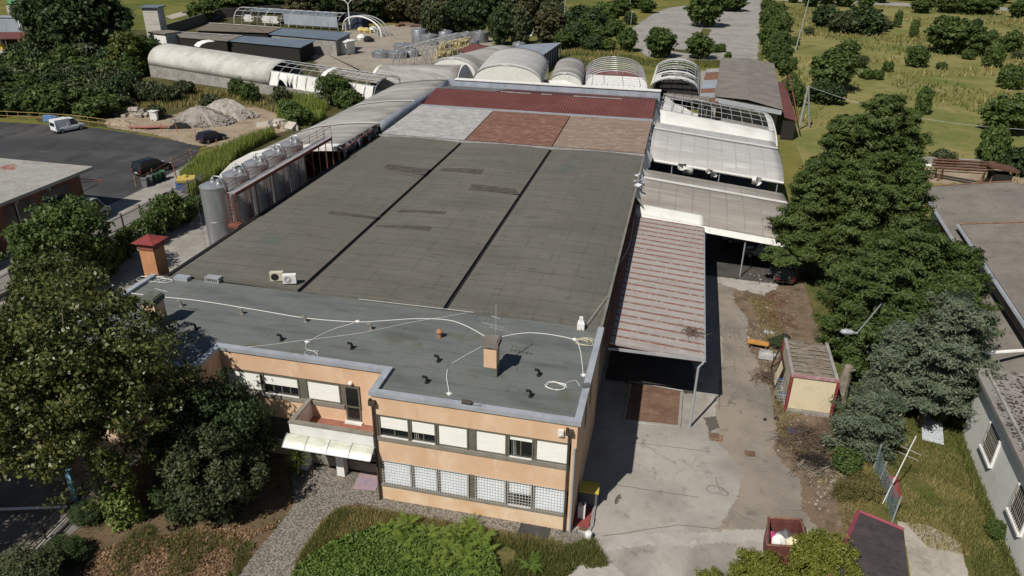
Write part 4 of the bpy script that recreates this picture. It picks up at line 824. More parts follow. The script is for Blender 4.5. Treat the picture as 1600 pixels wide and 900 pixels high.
# torn white rag edge between hall and tunnels
rg_ = thing('torn_membrane_edge', 'ragged white strip of torn membrane between hall roof and right-hand tunnels', 'torn sheet', (.3, 34, 5)); rr = random.Random(11); mb = MB(); A = []; B = []
for k in range(46):
    y = 34.2+k*.9; A.append((.12+rr.uniform(-.18, .12), y, 6.75+rr.uniform(-.35, .2))); B.append((.75+rr.uniform(-.2, .35), y+rr.uniform(-.3, .3), 5.5+rr.uniform(-.3, .3)))
mb.strip(A, B); mb.build('ragged_sheet', m_pvc, rg_)
mb = MB()
for k in range(16): y = 35.5+rr.random()*4.5; mb.obox((.1+rr.uniform(-.3, .2), y, 6.6+rr.uniform(-.3, .3)), (rr.uniform(.2, .6), rr.uniform(.2, .7), .03), rr.uniform(0, 3), (rr.uniform(-.9, .9), 'X'))
mb.build('crumpled_scraps', mat('bluish_white_sheet', (.55, .56, .6)), rg_)
# ================================================================== tunnel left of the hall (axis along Y)
tl = thing('membrane_tunnel', 'long grimy grey lean-to tunnel along the left side of the hall', 'tunnel', (-36, 37, 0))
sec = [(-44.2, -.1), (-43.7, 2.2), (-42.7, 4.1), (-41.3, 5.35), (-39.2, 6.4), (-36.6, 7.1), (-33.5, 7.65), (-31, 7.9), (-29.25, 8.0)]
rr = random.Random(8); rows = []
for j in range(25):
    y = 37+36*j/24; zf = 1-.035*math.sin(math.pi*j/24); rows.append([(x+(.0 if i in (0, 8) else 0)+(.05*j if i < 5 else 0), y, (z+rr.uniform(-.008, .008))*(zf if z > 1 else 1)) for i, (x, z) in enumerate(sec)])
mb = MB()
mb.grid(rows)
o = mb.build('membrane', m_pvcg, tl, True); sm = o.modifiers.new('thickness', 'SOLIDIFY'); sm.thickness = .05
mb = MB(); mb.strip([(x, 36.95, z+.05) for x, z in sec], [(x, 37.9, z+.12) for x, z in sec]); mb.strip([(x, 36.95, z+.05) for x, z in sec], [(x+.28, 36.95, z-.35) for x, z in sec]); mb.build('rim_band', m_pvc, tl, True)
for j, yy in ((7, 47.5), (15, 59.5)):
    mb = MB(); mb.strip([(p[0], yy, p[2]+.1) for p in rows[j]], [(p[0], yy+.55, p[2]+.1) for p in rows[j]]); mb.build('seam', mat('pale_seam', (.5, .485, .45), rough=.8), tl, True)
mb = MB(); mb.strip([(-29.1, y, 8.02) for y in (47.6, 55, 62, 69, 73)], [(-28.85, y, 6.8) for y in (47.6, 55, 62, 69, 73)]); o = mb.build('side_sheet', m_bluewhite, tl, True); sm = o.modifiers.new('t', 'SOLIDIFY'); sm.thickness = .04
mb = MB(); rr = random.Random(5)
A = []; B = []
for k in range(24): y = 37.2+k*.42; A.append((-29.2+rr.uniform(-.1, .1), y, 7.95)); B.append((-28.95+rr.uniform(-.25, .25), y+rr.uniform(-.2, .2), 7.0+rr.uniform(-.4, .5) if k % 5 else 7.7))
mb.strip(A, B); mb.build('torn_side', mat('torn_side_sheet', (.2, .21, .23), [((.03, .03, .03), 1.3, .4, .55, (1, 1, .4)), ((.45, .46, .48), 2.2, .6, .7, (1, 1, .3))], rough=.8), tl)
mb = MB(); mb.bar((-29.0, 36.8, 7.6), (-29.0, 45.5, 7.75), .1, 4); mb.bar((-29.1, 36.9, 8), (-28.9, 36.9, 5.5), .09, 4); mb.build('edge_beam', m_rustpaint, tl)
for y in (37.3,):
    mb = MB(); mb.tube([(x, y, z-.15) for x, z in sec], .06, 5); mb.build('hoop', m_galv, tl)
# ================================================================== silos with their gantry
SG = 'stainless silos along the left side of the hall'
pos = ['nearest the camera, with a plain cone top', 'second from the camera, behind the red ladder', 'in the middle of the row of five', 'fourth in the row, two short of the tunnel', 'farthest in the row, beside the tunnel mouth']
for i in range(5):
    x, y = -31.15, 19.4+3.1*i; t = thing('steel_silo', 'tall stainless steel silo '+pos[i], 'silo', (x, y, 0), 0, SG)
    b = MB(); b.lathe((x, y, 0), [(1.02, -.1), (1.02, 9.55), (1.05, 9.56), (1.05, 9.64)], 32); b.build('tank_shell', m_steel, t, True)
    b = MB(); b.lathe((x, y, 0), [(1.05, 9.645), (.6, 9.86), (.2, 10.0), (.16, 10.02), (.16, 10.2), (.02, 10.22)], 32); b.build('cone_top', m_steel, t, True)
    b = MB(); b.lathe((x+.55, y+.1, 9.8), [(.24, 0), (.24, .22), (.28, .23), (.28, .34), (.05, .42)], 14); b.build('manhole', m_steel, t, True)
    b = MB(); b.tube([(x-.05, y, 10.15), (x+.2, y-.1, 10.45), (x+.75, y-.15, 10.45), (x+.95, y-.15, 10.0), (x+1.12, y-.15, 9.4), (x+1.12, y-.15, .5)], .05, 6); b.build('pipe', m_steel, t, True)
    b = MB()
    for k in (-.5, .5): b.bar((x-1.03*math.cos(k), y-1.03*math.sin(k+.9), 9.5), (x-1.03*math.cos(k), y-1.03*math.sin(k+.9), .2), .018, 4)
    for zz in (1.9, 4.4, 6.9): b.lathe((x, y, zz), [(1.022, 0), (1.03, .01), (1.03, .04), (1.022, .05)], 32, False)
    b.build('weld_bands', m_steel2, t, True)
gt = thing('silo_gantry', 'red oxide steel gantry with grated walkway along the silos', 'gantry', (-29.7, 19.5, 0))
b = MB(); b.box(-29.95, -29.3, 19.2, 36.2, 9.15, 9.22); b.build('walkway', m_galv, gt)
b = MB(); b.box(-29.97, -29.93, 19.2, 36.2, 8.98, 9.24); b.box(-29.3, -29.24, 19.2, 36.2, 8.98, 9.24); b.build('stringer', m_rustpaint, gt)
for k in range(7):
    y = 19.3+k*2.8
    for x in (-29.97, -29.27):
        b = MB(); b.bar((x, y, -.05), (x, y, 9.1), .055, 4); b.build('post', m_rustpaint, gt)
for k in range(3): b = MB(); zz = 9.55+.28*k; b.bar((-30.0, 19.2, zz), (-30.0, 36.2, zz), .022, 4); b.build('rail', m_rustpaint, gt)
for k in range(12): b = MB(); y = 19.2+k*1.545; b.bar((-30.0, y, 9.2), (-30.0, y, 10.2), .025, 4); b.build('baluster', m_rustpaint, gt)
b = MB(); b.bar((-29.3, 34.6, 10.2), (-29.3, 36.2, 10.2), .025, 4); b.bar((-29.3, 36.2, 9.2), (-29.3, 36.2, 10.2), .025, 4); b.bar((-30, 36.2, 10.2), (-29.3, 36.2, 10.2), .025, 4); b.bar((-29.3, 34.6, 9.2), (-29.3, 34.6, 10.2), .025, 4); b.build('end_rail', m_rustpaint, gt)
b = MB()
for s in (-29.9, -29.4): b.bar((s, 19.0, .1), (s, 19.15, 9.2), .03, 4)
for k in range(26): b.bar((-29.9, 19.05, .3+k*.35), (-29.4, 19.05, .3+k*.35), .016, 4)
b.bar((-29.95, 19.1, 9.0), (-29.3, 19.1, 6.6), .025, 4); b.bar((-29.3, 19.1, 9.0), (-29.95, 19.1, 6.6), .025, 4); b.build('ladder', m_rustpaint, gt)
b = MB(); b.box(-30.0, -29.1, 18.7, 19.5, 6.55, 6.75); b.build('landing', m_rustpaint, gt)
b = MB()
for k in range(6):
    y = 19.3+k*2.8; b.bar((-29.27, y, 9.0), (-29.27, y+2.8, 6.2), .025, 4)
b.build('brace', m_rustpaint, gt)
# ================================================================== vehicles
def carpaint(name, c, rough=.25): return mat(name, c, rough=rough, spec=.5)
def car(label, loc, rz, L, Wd, H, paint, kind='hatch', dusty=False, cat='car'):
    """front of the car points to local +X"""
    t = thing('parked_van' if kind == 'van' else 'parked_car', label, 'van' if kind == 'van' else cat, loc, rz); local(t)
    h = L/2; w = Wd/2; bh = .56*H if kind != 'van' else .5*H     # belt height
    if kind == 'van': st = [(-h, .8, .42, bh*1.0), (-h+.06, .97, .3, bh), (-h*.5, 1, .24, bh), (h*.35, 1, .24, bh), (h*.62, .98, .24, bh*.98), (h*.85, .94, .26, bh*.86), (h*.97, .84, .32, bh*.72), (h, .7, .4, bh*.58)]
    else: st = [(-h, .74, .42, bh*.78), (-h+.08, .9, .32, bh*.93), (-h+.45, .97, .24, bh), (-h*.3, 1, .22, bh), (h*.3, 1, .22, bh), (h*.5, .98, .22, bh*.97), (h*.8, .93, .24, bh*.88), (h*.95, .84, .3, bh*.74), (h, .66, .4, bh*.58)]
    rows = []
    for x, kw, z0, z1 in st:
        a = w*kw; rows.append([(x, -a*.88, z0), (x, -a, z0+.12), (x, -a, z1-.16), (x, -a*.93, z1-.03), (x, -a*.8, z1), (x, 0, z1+.015), (x, a*.8, z1), (x, a*.93, z1-.03), (x, a, z1-.16), (x, a, z0+.12), (x, a*.88, z0)])
    b = MB()
    b.grid(rows)
    b.add(rows[0], [list(range(11))]); b.add(rows[-1], [list(range(11))[::-1]])
    b.add([rows[0][0], rows[0][-1], rows[-1][-1], rows[-1][0]], [(0, 1, 2, 3)])
    b.build('body', paint, t, True)
    if kind == 'van': cs = [(-h+.04, .93, -h+.1, .84), (h*.28, .93, h*.12, .84)]; x0b, x1b, x0t, x1t = -h+.05, h*.66, -h+.12, h*.3
    elif kind == 'suv': x0b, x1b, x0t, x1t = -h+.12, h*.5, -h+.42, h*.14
    else: x0b, x1b, x0t, x1t = -h+.1, h*.52, -h+.55, h*.1
    zb, zt = bh-.02, H; wb, wt = w*.93, w*.76
    def cabin(x, s, k): return None
    g = MB(); B4 = [(x0b, -wb, zb), (x1b, -wb, zb), (x1b, wb, zb), (x0b, wb, zb)]; T4 = [(x0t, -wt, zt-.05), (x1t, -wt, zt-.05), (x1t, wt, zt-.05), (x0t, wt, zt-.05)]
    g.add(B4+T4, [(0, 1, 5, 4), (1, 2, 6, 5), (2, 3, 7, 6), (3, 0, 4, 7)]); g.build('windows', m_glass if not dusty else mat('dusty_glass', (.1, .11, .11), rough=.4), t)
    r = MB(); n = 5; rr_ = []
    for i in range(n+1):
        f = i/n; x = x0t+(x1t-x0t)*f; zz = zt-.05+.05*math.sin(math.pi*min(1, max(0, f*.8+.15))); rr_.append([(x, -wt-.01, zt-.06), (x, -wt*.85, zz), (x, 0, zz+.015), (x, wt*.85, zz), (x, wt+.01, zt-.06)])
    r.grid(rr_)
    r.build('roof', paint, t, True)
    p = MB()
    def post(xa, xb, s, ww=.07): 
        a = Vector((xa, s*(wb+.006), zb)); c = Vector((xb, s*(wt+.008), zt-.05)); p.tube([a, c], ww*.5, 4)
    for s in (-1, 1):
        post(x0b, x0t, s, .14); post(x1b, x1t, s, .08); m_ = (x0b+x1b)/2-.05; post(m_, m_, s, .09)
        if kind == 'suv': post(x0b+.75, x0t+.6, s, .1)
    p.build('pillars', paint, t)
    if kind == 'van':
        c = MB(); xe = h*.02; k0 = [(x0b-.02, -wb-.01, zb-.03), (xe, -wb-.01, zb-.03), (xe, wb+.01, zb-.03), (x0b-.02, wb+.01, zb-.03)]; k1 = [(x0t-.03, -wt-.06, zt+.06), (xe-.03, -wt-.06, zt+.06), (xe-.03, wt+.06, zt+.06), (x0t-.03, wt+.06, zt+.06)]
        c.add(k0+k1, [(0, 1, 5, 4), (1, 2, 6, 5), (2, 3, 7, 6), (3, 0, 4, 7), (4, 5, 6, 7)]); c.build('cargo_box', paint, t)
        for s in (-1, 1): c = MB(); c.box(x0b-.06, x0b-.03, s*.32-.26, s*.32+.26, bh+.1, H-.3); c.build('rear_window', m_glass, t)
    for sx in (-1, 1):
        for sy in (-1, 1):
            x = sx*L*.31; y = sy*(w-.09)
            wh = MB(); wh.tube([(x, y-.1, .31), (x, y+.1, .31)], .31, 18); wh = wh.build('wheel', m_tyre, t); rm = MB(); rm.tube([(x, y+sy*.09, .31), (x, y+sy*.112, .31)], .2, 10); rm.build('rim', m_rim, wh)
    for sy in (-1, 1):
        l = MB(); l.obox((h*.9, sy*w*.66, bh*.72), (.22, .3, .14), sy*-.3); l.build('headlight', mat('lamp_glass', (.55, .57, .6), rough=.15), t)
        l = MB(); l.obox((-h+.1, sy*w*.78, bh*.76), (.14, .22, .3), 0); l.build('tail_light', mat('red_lamp', (.25, .02, .02), rough=.3), t)
        l = MB(); l.obox((x1b-.25, sy*(w+.06), bh+.06), (.1, .18, .13)); l.build('mirror', paint, t)
    pl = MB(); pl.obox((-h-.0, 0, bh*.52), (.03, .5, .11)); pl.build('number_plate', m_white, t)
    bp = MB(); bp.obox((-h+.02, 0, .4), (.12, Wd*.8, .16)); bp.build('bumper', m_pipe if kind != 'van' else m_greybin, t)
    return t
def heading(a, b): return math.atan2(b.y-a.y, b.x-a.x)
a, b = at(88, 208), at(128, 200); car('white panel van parked by the yellow railing', (a+b)/2, heading(a, b), 4.3, 1.75, 1.85, carpaint('white_van_paint', (.72, .73, .74)), 'van')
a, b = at(206, 279), at(252, 265); car('black off-road car parked beside the row of bins', (a+b)/2+Vector((.2, .9, 0)), heading(b, a)+math.pi, 4.5, 1.85, 1.75, carpaint('black_car_paint', (.008, .009, .012)), 'suv')
a, b = at(318, 224), at(345, 216); car('dark blue car seen from behind at the edge of the reeds', (a+b)/2, heading(a, b)-.1, 4.1, 1.75, 1.5, carpaint('navy_car_paint', (.012, .016, .035)), 'hatch')
q = at(1221, 441); car('dusty dark hatchback under the cedar at the tunnel mouth', q+Vector((.1, 1.2, 0)), rad(92), 3.9, 1.65, 1.45, mat('dusty_dark_paint', (.05, .052, .05), [((.13, .12, .1), 2, .5, .7)], rough=.5), 'hatch', True)
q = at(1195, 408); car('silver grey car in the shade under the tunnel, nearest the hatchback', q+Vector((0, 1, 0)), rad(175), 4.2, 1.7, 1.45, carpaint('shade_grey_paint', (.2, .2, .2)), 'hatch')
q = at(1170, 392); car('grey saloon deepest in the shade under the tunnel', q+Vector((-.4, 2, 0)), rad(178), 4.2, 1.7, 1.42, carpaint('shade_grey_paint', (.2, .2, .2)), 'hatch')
car('grey lorry box van parked along the brick building wall', Vector((-54.6, 31.2, 0)), rad(90), 4.6, 1.9, 2.3, carpaint('grey_van_paint', (.32, .34, .36)), 'van')
# ================================================================== brick building on the left
lb = thing('brick_building', 'low brick-red building with a pale flat roof beside the car park', 'building', (-65, 25, 0))
w = MB(); w.box(-92, -56.3, -12, 33, -.1, 4.55); w.build('wall', m_brick, lb)
r = MB(); r.box(-93, -55.3, -13, 34, 4.55, 4.85); r.build('roof', m_slabroof, lb)
m = MB(); m.sheet(jit(G((10, 262), (25, 256), (45, 258), (48, 263), (20, 267)), 8, .3, 3), 4.86); q = [at(u, v, 4.86) for u, v in ((0, 262), (22, 255), (26, 259), (24, 265), (4, 266))]
m = MB(); m.sheet(jit([tuple(p[:2]) for p in q], 8, .25, 3), 4.858); m.build('red_patch', m_redpatch, lb)
for k in range(7):
    y = 29.5-k*4.4
    f = MB(); f.box(-56.31, -56.22, y-1.7, y+1.7, 2.2, 3.9); f = f.build('window', m_frame, lb); g = MB(); g.box(-56.22, -56.2, y-1.6, y+1.6, 2.3, 3.8); g.build('pane', m_glass, f)
m = MB(); m.bar((-56.1, 24.6, -.1), (-56.1, 24.6, 4.5), .06, 6); m.build('downpipe', m_galv, lb)
m = MB()
for k in range(11): y = 32-k*3.9; m.box(-56.25, -55.35, y-.12, y+.12, 4.2, 4.54)
for k in range(11): y = 32-k*3.9; m = MB(); m.box(-56.28, -55.35, y-.1, y+.1, 4.2, 4.54); m.build('bracket', m_concrete, lb)
m = MB(); m.bar((-56.2, 32.6, 3.9), (-54.2, 33.8, 3.5), .04, 5); m.bar((-56.2, 31.0, 3.9), (-54.2, 33.8, 3.5), .04, 5); m.bar((-56.2, 32.8, 2.4), (-54.2, 33.8, 3.5), .03, 5); m.build('iron_bracket', m_rustpaint, lb)
# ================================================================== fences on the left
pf = thing('picket_fence', 'grey metal picket fence between concrete lane and side yard', 'fence', (-49.35, 30, 0))
p = MB()
for k in range(260): y = 8+k*.135; p.box(-49.36, -49.33, y-.02, y+.02, .3, 1.75)
for z in (.5, 1.55): p.box(-49.34, -49.3, 8, 43.2, z-.03, z+.03)
p.build('pickets', mat('grey_picket', (.2, .195, .19), rough=.7), pf)
p = MB(); p.box(-49.5, -49.2, 8, 43.2, -.05, .28); p.build('plinth', m_concrete, pf)
for k in range(14): y = 8+k*2.7; p = MB(); p.box(-49.4, -49.3, y-.05, y+.05, .28, 1.9); p.build('post', m_greybin, pf)
yf = thing('yellow_railing', 'low yellow tube railing along the far edge of the car park', 'railing', (-90, 64.4, 0))
E_ = [at(-60, 178), at(0, 187), at(60, 190), at(110, 193), at(168, 201)]
for z in (.5, 1.15): p = MB(); p.tube([q+Vector((0, .6, z)) for q in E_], .045, 5); p.build('rail', mat('ochre_paint', (.34, .24, .085), rough=.8), yf)
for k in range(15): f = k/14*(len(E_)-1); i = min(int(f), len(E_)-2); q = E_[i].lerp(E_[i+1], f-i)+Vector((0, .6, 0)); p = MB(); p.bar(q+Vector((0, 0, -.1)), q+Vector((0, 0, 1.2)), .045, 5); p.build('post', MATS['ochre_paint'], yf)
for i, (u, v) in enumerate(((206, 206), (253, 206), (277, 207), (307, 216))):
    q = at(u, v); p = MB(); p.bar(q+Vector((0, 0, -.1)), q+Vector((0, 0, 1.3)), .05, 5); tag(p.build('orange_stake', mat('orange_paint', (.42, .16, .05)), loc=q), ['thin orange stake at the end of the yellow railing', 'thin orange stake in front of the red planks', 'thin orange stake right of the red planks', 'thin orange stake left of the dark blue car'][i], 'stake')
# low rust railing with posts beside the black car
rl = thing('lot_railing', 'rusty low railing between black car and reeds', 'railing', at(240, 290))
pts = [at(u, v) for u, v in ((213, 292), (240, 280), (270, 262), (300, 247), (340, 232))]
for z in (.45, .95): p = MB(); p.tube([q+Vector((0, 0, z)) for q in pts], .04, 5); p.build('rail', m_rustpaint, rl)
for q in pts: p = MB(); p.bar(q+Vector((0, 0, -.05)), q+Vector((0, 0, 1.3)), .05, 5); p.build('post', mat('ochre_paint', (.42, .29, .08)), rl)
q = at(281, 298); p = MB(); p.tube([q, at(273, 272, 1.7)+Vector((0, .0, 1.2)), ], .07, 6); tag(p.build('rusty_pole', m_rustpaint, loc=q), 'leaning rusty pole between bins and reeds', 'pole')
BG = 'wheeled bins beside the black car'
for i, (u, v, m, lb_) in enumerate(((227, 292, m_greybin, 'light grey wheeled bin at the near end of the row by the black car'), (236, 288, m_greybin, 'grey wheeled bin second from the near end of the row'), (244, 285, m_greenbin, 'dark green wheeled bin third in the row'), (250, 283, m_greenbin, 'green wheeled bin fourth in the row'), (256, 280, m_greenbin, 'bright green wheeled bin at the far end of the row'))):
    q = at(u, v); t = thing('wheeled_bin', lb_, 'bin', q, .5, BG); local(t)
    b = MB(); b.add([(-.24, -.28, .06), (.24, -.28, .06), (.24, .28, .06), (-.24, .28, .06), (-.3, -.36, 1.0), (.3, -.36, 1.0), (.3, .36, 1.0), (-.3, .36, 1.0)], [(0, 3, 2, 1), (4, 5, 6, 7), (0, 1, 5, 4), (1, 2, 6, 5), (2, 3, 7, 6), (3, 0, 4, 7)]); b.build('bin_body', m if i else mat('light_grey_plastic', (.22, .22, .21)), t)
    b = MB(); b.slab([(-.32, -.4, 1.02), (-.32, 0, 1.1), (-.32, .4, 1.05)], [(.32, -.4, 1.02), (.32, 0, 1.1), (.32, .4, 1.05)], .04); b.build('lid', m if i != 4 else mat('bright_green', (.04, .11, .05)), t)
    for s in (-.25, .25): b = MB(); b.tube([(s-.03, .34, .1), (s+.03, .34, .1)], .1, 8); b.build('wheel', m_tyre, t)
q = at(292, 300); t = thing('play_frame', 'yellow and blue plastic heap in the bushes beside the silos', 'plastic heap', q)
b = MB(); b.obox((q.x, q.y, .9), (1.8, 1.2, 1.0), .4); b.build('blue_crate', m_blue, t); b = MB(); b.obox((q.x+.2, q.y, 1.55), (1.9, 1.3, .3), .5, (.15, 'X')); b.lathe((q.x, q.y+.2, 1.6), [(.4, 0), (.3, .3), (.05, .45)], 9); b.build('yellow_cover', mat('yellow_sheet', (.4, .31, .08)), t)
# rubble, sand, planks in the scrub
def rubble(name, label, c, rx, ry, h, n, m, seed, size=(.25, .9)):
    rr = random.Random(seed); t = thing(name, label, 'rubble', c); b = MB(); N = 22; rows = []
    for j in range(6):
        k = j/5; rows.append([(c.x+rx*(1-k)*math.cos(a/N*6.283)*(1+.12*math.sin(a*1.7+j)), c.y+ry*(1-k)*math.sin(a/N*6.283)*(1+.12*math.cos(a*2.3)), c.z-.1+h*math.sin(k*math.pi/2)*(1+.1*rr.uniform(-1, 1))) for a in range(N+1)])
    b.grid(rows)
    b.build('mound', m if n > 100 else m_paledirt, t)
    b = MB()
    for _ in range(n):
        a = rr.uniform(0, 6.283); k = rr.random()**.55; s = rr.uniform(*size)*(.5+.5*rr.random()); z = c.z+h*(1-k)*.95
        b.obox((c.x+rx*k*math.cos(a), c.y+ry*k*math.sin(a), z+s*.1), (s, s*rr.uniform(.4, 1), s*rr.uniform(.2, .7)), rr.uniform(0, 3), (rr.uniform(-.7, .7), 'X'))
    o = b.build('stones', m, t); o['kind'] = 'stuff'; return t
rubble('rubble_heap', 'grey heap of broken concrete beside the dark blue car', at(318, 190), 5.0, 3.4, 2.3, 800, m_rubble, 1, (.2, .8)); rubble('rubble_heap', 'paler heap of rubble behind the grey one, right of it', at(356, 181), 5.0, 3.0, 2.6, 560, mat('pale_rubble', (.36, .33, .29), [((.24, .21, .18), 1.5, .42, .62)], grain=.2), 2, (.2, .7))
rubble('sand_heap', 'low beige sand heap at the edge of the car park', at(188, 194), 2.8, 1.2, .7, 25, m_paledirt, 3, (.1, .3)); rubble('rubble_heap', 'scattered pale slabs in the scrub above the sand heap', at(215, 180), 5, 1.4, .7, 50, MATS['pale_rubble'], 6, (.3, 1.4))
rubble('stone_heap', 'pale boulders at the edge of the reeds above the left tunnel', at(432, 200), 3, 1.5, 1.1, 30, mat('pale_boulder', (.46, .42, .36), [((.36, .32, .27), 1.2, .42, .62)], grain=.1), 9, (.6, 1.7))
for i in range(4):
    q = at(222+i*8, 200+i*.6); p = MB(); p.obox((q.x, q.y, .2+.05*i), (3.6, .35, .16), .5); tag(p.build('red_plank', mat('pinkish_red_paint', (.36, .15, .13), rough=.8), loc=q), 'pinkish red plank, %s of four beside the sand heap' % ['leftmost', 'second from left', 'third from left', 'rightmost'][i], 'plank', 'red planks')
q = at(242, 188); p = MB(); p.obox((q.x, q.y, .8), (1.0, .8, 1.2), .3); p.box(q.x-.6, q.x+.6, q.y-.5, q.y+.5, 1.4, 1.5); p.box(q.x-.4, q.x+.4, q.y-.3, q.y+.3, -.1, .2); tag(p.build('white_box', m_white, loc=q), 'small white cabinet standing in the scrub behind the red planks', 'cabinet')
q = at(284, 201); p = MB(); b = [at(263, 202), at(298, 201), at(292, 196), at(275, 197)]; p.slab([b[0]+Vector((0, 0, .15)), b[1]+Vector((0, 0, .2))], [b[3]+Vector((0, 0, .55)), b[2]+Vector((0, 0, .5))], .1); tag(p.build('black_tarpaulin', m_black, loc=q), 'black tarpaulin lying by the foot of the rubble', 'tarpaulin')
q = at(78, 190); p = MB(); p.obox((q.x, q.y, .5), (1.5, .8, .9), .2); p.lathe((q.x+.9, q.y+.2, 0), [(.4, 0), (.4, .8), (.1, .9)], 9); tag(p.build('blue_barrels', mat('faded_blue', (.12, .22, .4)), loc=q), 'faded blue containers behind the white van', 'container')
# ================================================================== buildings on the right
K = .062
def sk(x, y): return (x+K*(y-16), y)      # the right-hand plots run a few degrees off the hall's axis
def skprism(mb, x0, x1, y0, y1, z0, z1): mb.prism([sk(x0, y0), sk(x1, y0), sk(x1, y1), sk(x0, y1)], z0, z1)
gw = thing('grey_walled_building', 'pale greenish-grey rendered building with barred windows and littered flat roof', 'building', (22.4, 6, 0))
w = MB(); skprism(w, 22.5, 45, -14, 13.6, -.1, 4.5); w.build('wall', m_greywall, gw)
w = MB(); skprism(w, 22.46, 45, -14, 13.7, -.1, .25); w.build('plinth', m_concrete, gw)
w = MB(); skprism(w, 22.1, 46, -15, 14.0, 4.5, 4.72); w.build('roof', m_flatroof, gw)
w = MB(); skprism(w, 22.6, 22.75, -14.8, 13.8, 4.722, 4.85); w.build('roof_kerb', m_concrete, gw)
for y in (9.4, 4.1, -1.6):
    f = MB(); skprism(f, 22.44, 22.52, y-.85, y+.85, 1.75, 3.35); f = f.build('window', m_black, gw)
    s = MB(); skprism(s, 22.28, 22.5, y-1.0, y+1.0, 1.62, 1.75); s.build('sill', m_white, f)
    for yy in (y+.85, y-.98): s = MB(); skprism(s, 22.38, 22.5, yy, yy+.13, 1.76, 3.4); s.build('reveal', m_white, f)
    s = MB()
    for k in range(9): yy = y-.75+k*.19; X, Y = sk(22.36, yy); s.bar((X, Y, 1.76), (X, Y, 3.36), .02, 4)
    for z in (2.2, 2.9): X, Y = sk(22.36, y-.85); X2, Y2 = sk(22.36, y+.85); s.bar((X, Y, z), (X2, Y2, z), .018, 4)
    s.build('bars', m_sill, f)
f = MB(); X, Y = sk(22.45, 1.2); f.obox((X, Y, 1.5), (.06, .12, .3)); f.build('vent_slot', m_black, gw)
lf = MB(); rr = random.Random(14)
for _ in range(900):
    y = rr.uniform(-3, 13.5); x = 22.3+abs(rr.gauss(0, 1.5))+(2*rr.random() if y > 11.5 else 0); X, Y = sk(x, y); s = rr.uniform(.03, .11); a = rr.uniform(0, 6.28)
    lf.add([(X+s*math.cos(a+k*1.57), Y+s*math.sin(a+k*1.57), 4.735+.02*rr.random()) for k in range(4)], [(0, 1, 2, 3)])
o = tag(lf.build('roof_litter', mat('dark_litter', (.05, .038, .03))), 'dark fallen twigs and leaves on the flat concrete roof', 'leaf litter', kind='stuff')
# pipe lying over the flat roof
p = MB(); a, b = at(1521, 553, 5.0), at(1660, 545, 5.0); p.tube([a, (a+b)/2+Vector((0, 0, .03)), b], .12, 8); tag(p.build('white_pipe', m_white, loc=a), 'long white pipe lying across the flat littered roof', 'pipe')
bb = thing('brown_roofed_barn', 'long barn with brown fibre-cement roof and beige wall, nearer of the two', 'building', (30, 24, 0))
w = MB(); skprism(w, 26.0, 60, 14.0, 35.2, -.1, 6.0); w.build('wall', m_beigewall, bb)
A = [(*sk(25.6, y), 6.1) for y in (13.6, 35.5)]; B = [(*sk(36, y), 7.5) for y in (13.6, 35.5)]; C_ = [(*sk(46, y), 6.1) for y in (13.6, 35.5)]
r = MB(); r.slab(A, B, .12); r.slab(B, C_, .12); r.build('roof', m_asb, bb)
g = MB(); g.tube([(*sk(25.45, y), 6.0) for y in (13.6, 35.5)], .14, 6); g.build('gutter', m_coping, bb)
g = MB(); a, b = [Vector((*sk(x, 35.52), z)) for x, z in ((25.6, 6.14), (36, 7.54))]; g.bar(a, b, .07, 4); g.build('ridge_trim', m_rust, bb)
lt = thing('lean_to_shed', 'low brown fibre-cement lean-to roof against the beige barn wall', 'shed', (24.5, 20, 0))
r = MB(); r.slab([(*sk(23.0, y), 3.3) for y in (14.1, 19, 29)], [(*sk(25.95, y), 4.6) for y in (14.1, 19, 29)], .1); r.build('roof', m_asb, lt)
w = MB(); skprism(w, 23.2, 25.9, 14.2, 28.8, -.1, 3.2); w.build('wall', m_beigewall, lt)
q = at(1557, 496, 4.0); w = MB(); w.obox((q.x, q.y, 4.02), (.5, .4, .15), .3); tag(w.build('roof_debris', m_dark, loc=q), 'dark scrap lying on the lean-to roof', 'scrap')
ba = thing('brown_roofed_barn', 'larger barn with streaked brown roof and skylight, farther of the two', 'building', (34, 44, 0))
w = MB(); skprism(w, 26.3, 66, 35.7, 47.0, -.1, 5.3); w.build('wall', m_beigewall, ba)
A = [(*sk(25.4, y), 5.45) for y in (29.0, 47.5)]; B = [(*sk(33.2, y), 6.9) for y in (29.0, 47.5)]; C_ = [(*sk(56, y), 5.0) for y in (29.0, 47.5)]
A = [(*sk(25.0, y), 5.4) for y in (35.6, 47.6)]; B = [(*sk(32.6, y), 6.6) for y in (35.6, 47.6)]; C_ = [(*sk(46, y), 4.6) for y in (35.6, 47.6)]
r = MB(); r.slab(A, B, .12); r.slab(B, C_, .12); r.build('roof', m_asb, ba)
r = MB(); r.slab([(*sk(25.0, y), 5.4) for y in (30.6, 35.59)], [(*sk(25.9, y), 5.54) for y in (30.6, 35.59)], .12); r.build('roof_edge', m_asb, ba)
g = MB(); g.tube([(*sk(24.9, y), 5.3) for y in (30.6, 47.6)], .14, 6); g.build('gutter', m_coping, ba)
g = MB(); g.bar((*sk(25.0, 47.65), 5.45), (*sk(32.6, 47.65), 6.65), .07, 4); g.build('edge_trim', m_rust, ba)
g = MB(); q = [at(u, v, 6.35) for u, v in ((1570, 299), (1640, 310), (1640, 322), (1576, 306))]; g.slab([q[0], q[3]], [q[1], q[2]], .03); g.build('skylight', m_dark, ba)
g = MB(); X, Y = sk(24.9, 40); g.box(X+.9, X+1.5, Y-1.6, Y+1.6, 1.2, 4.4); g.build('red_door', m_red, ba)
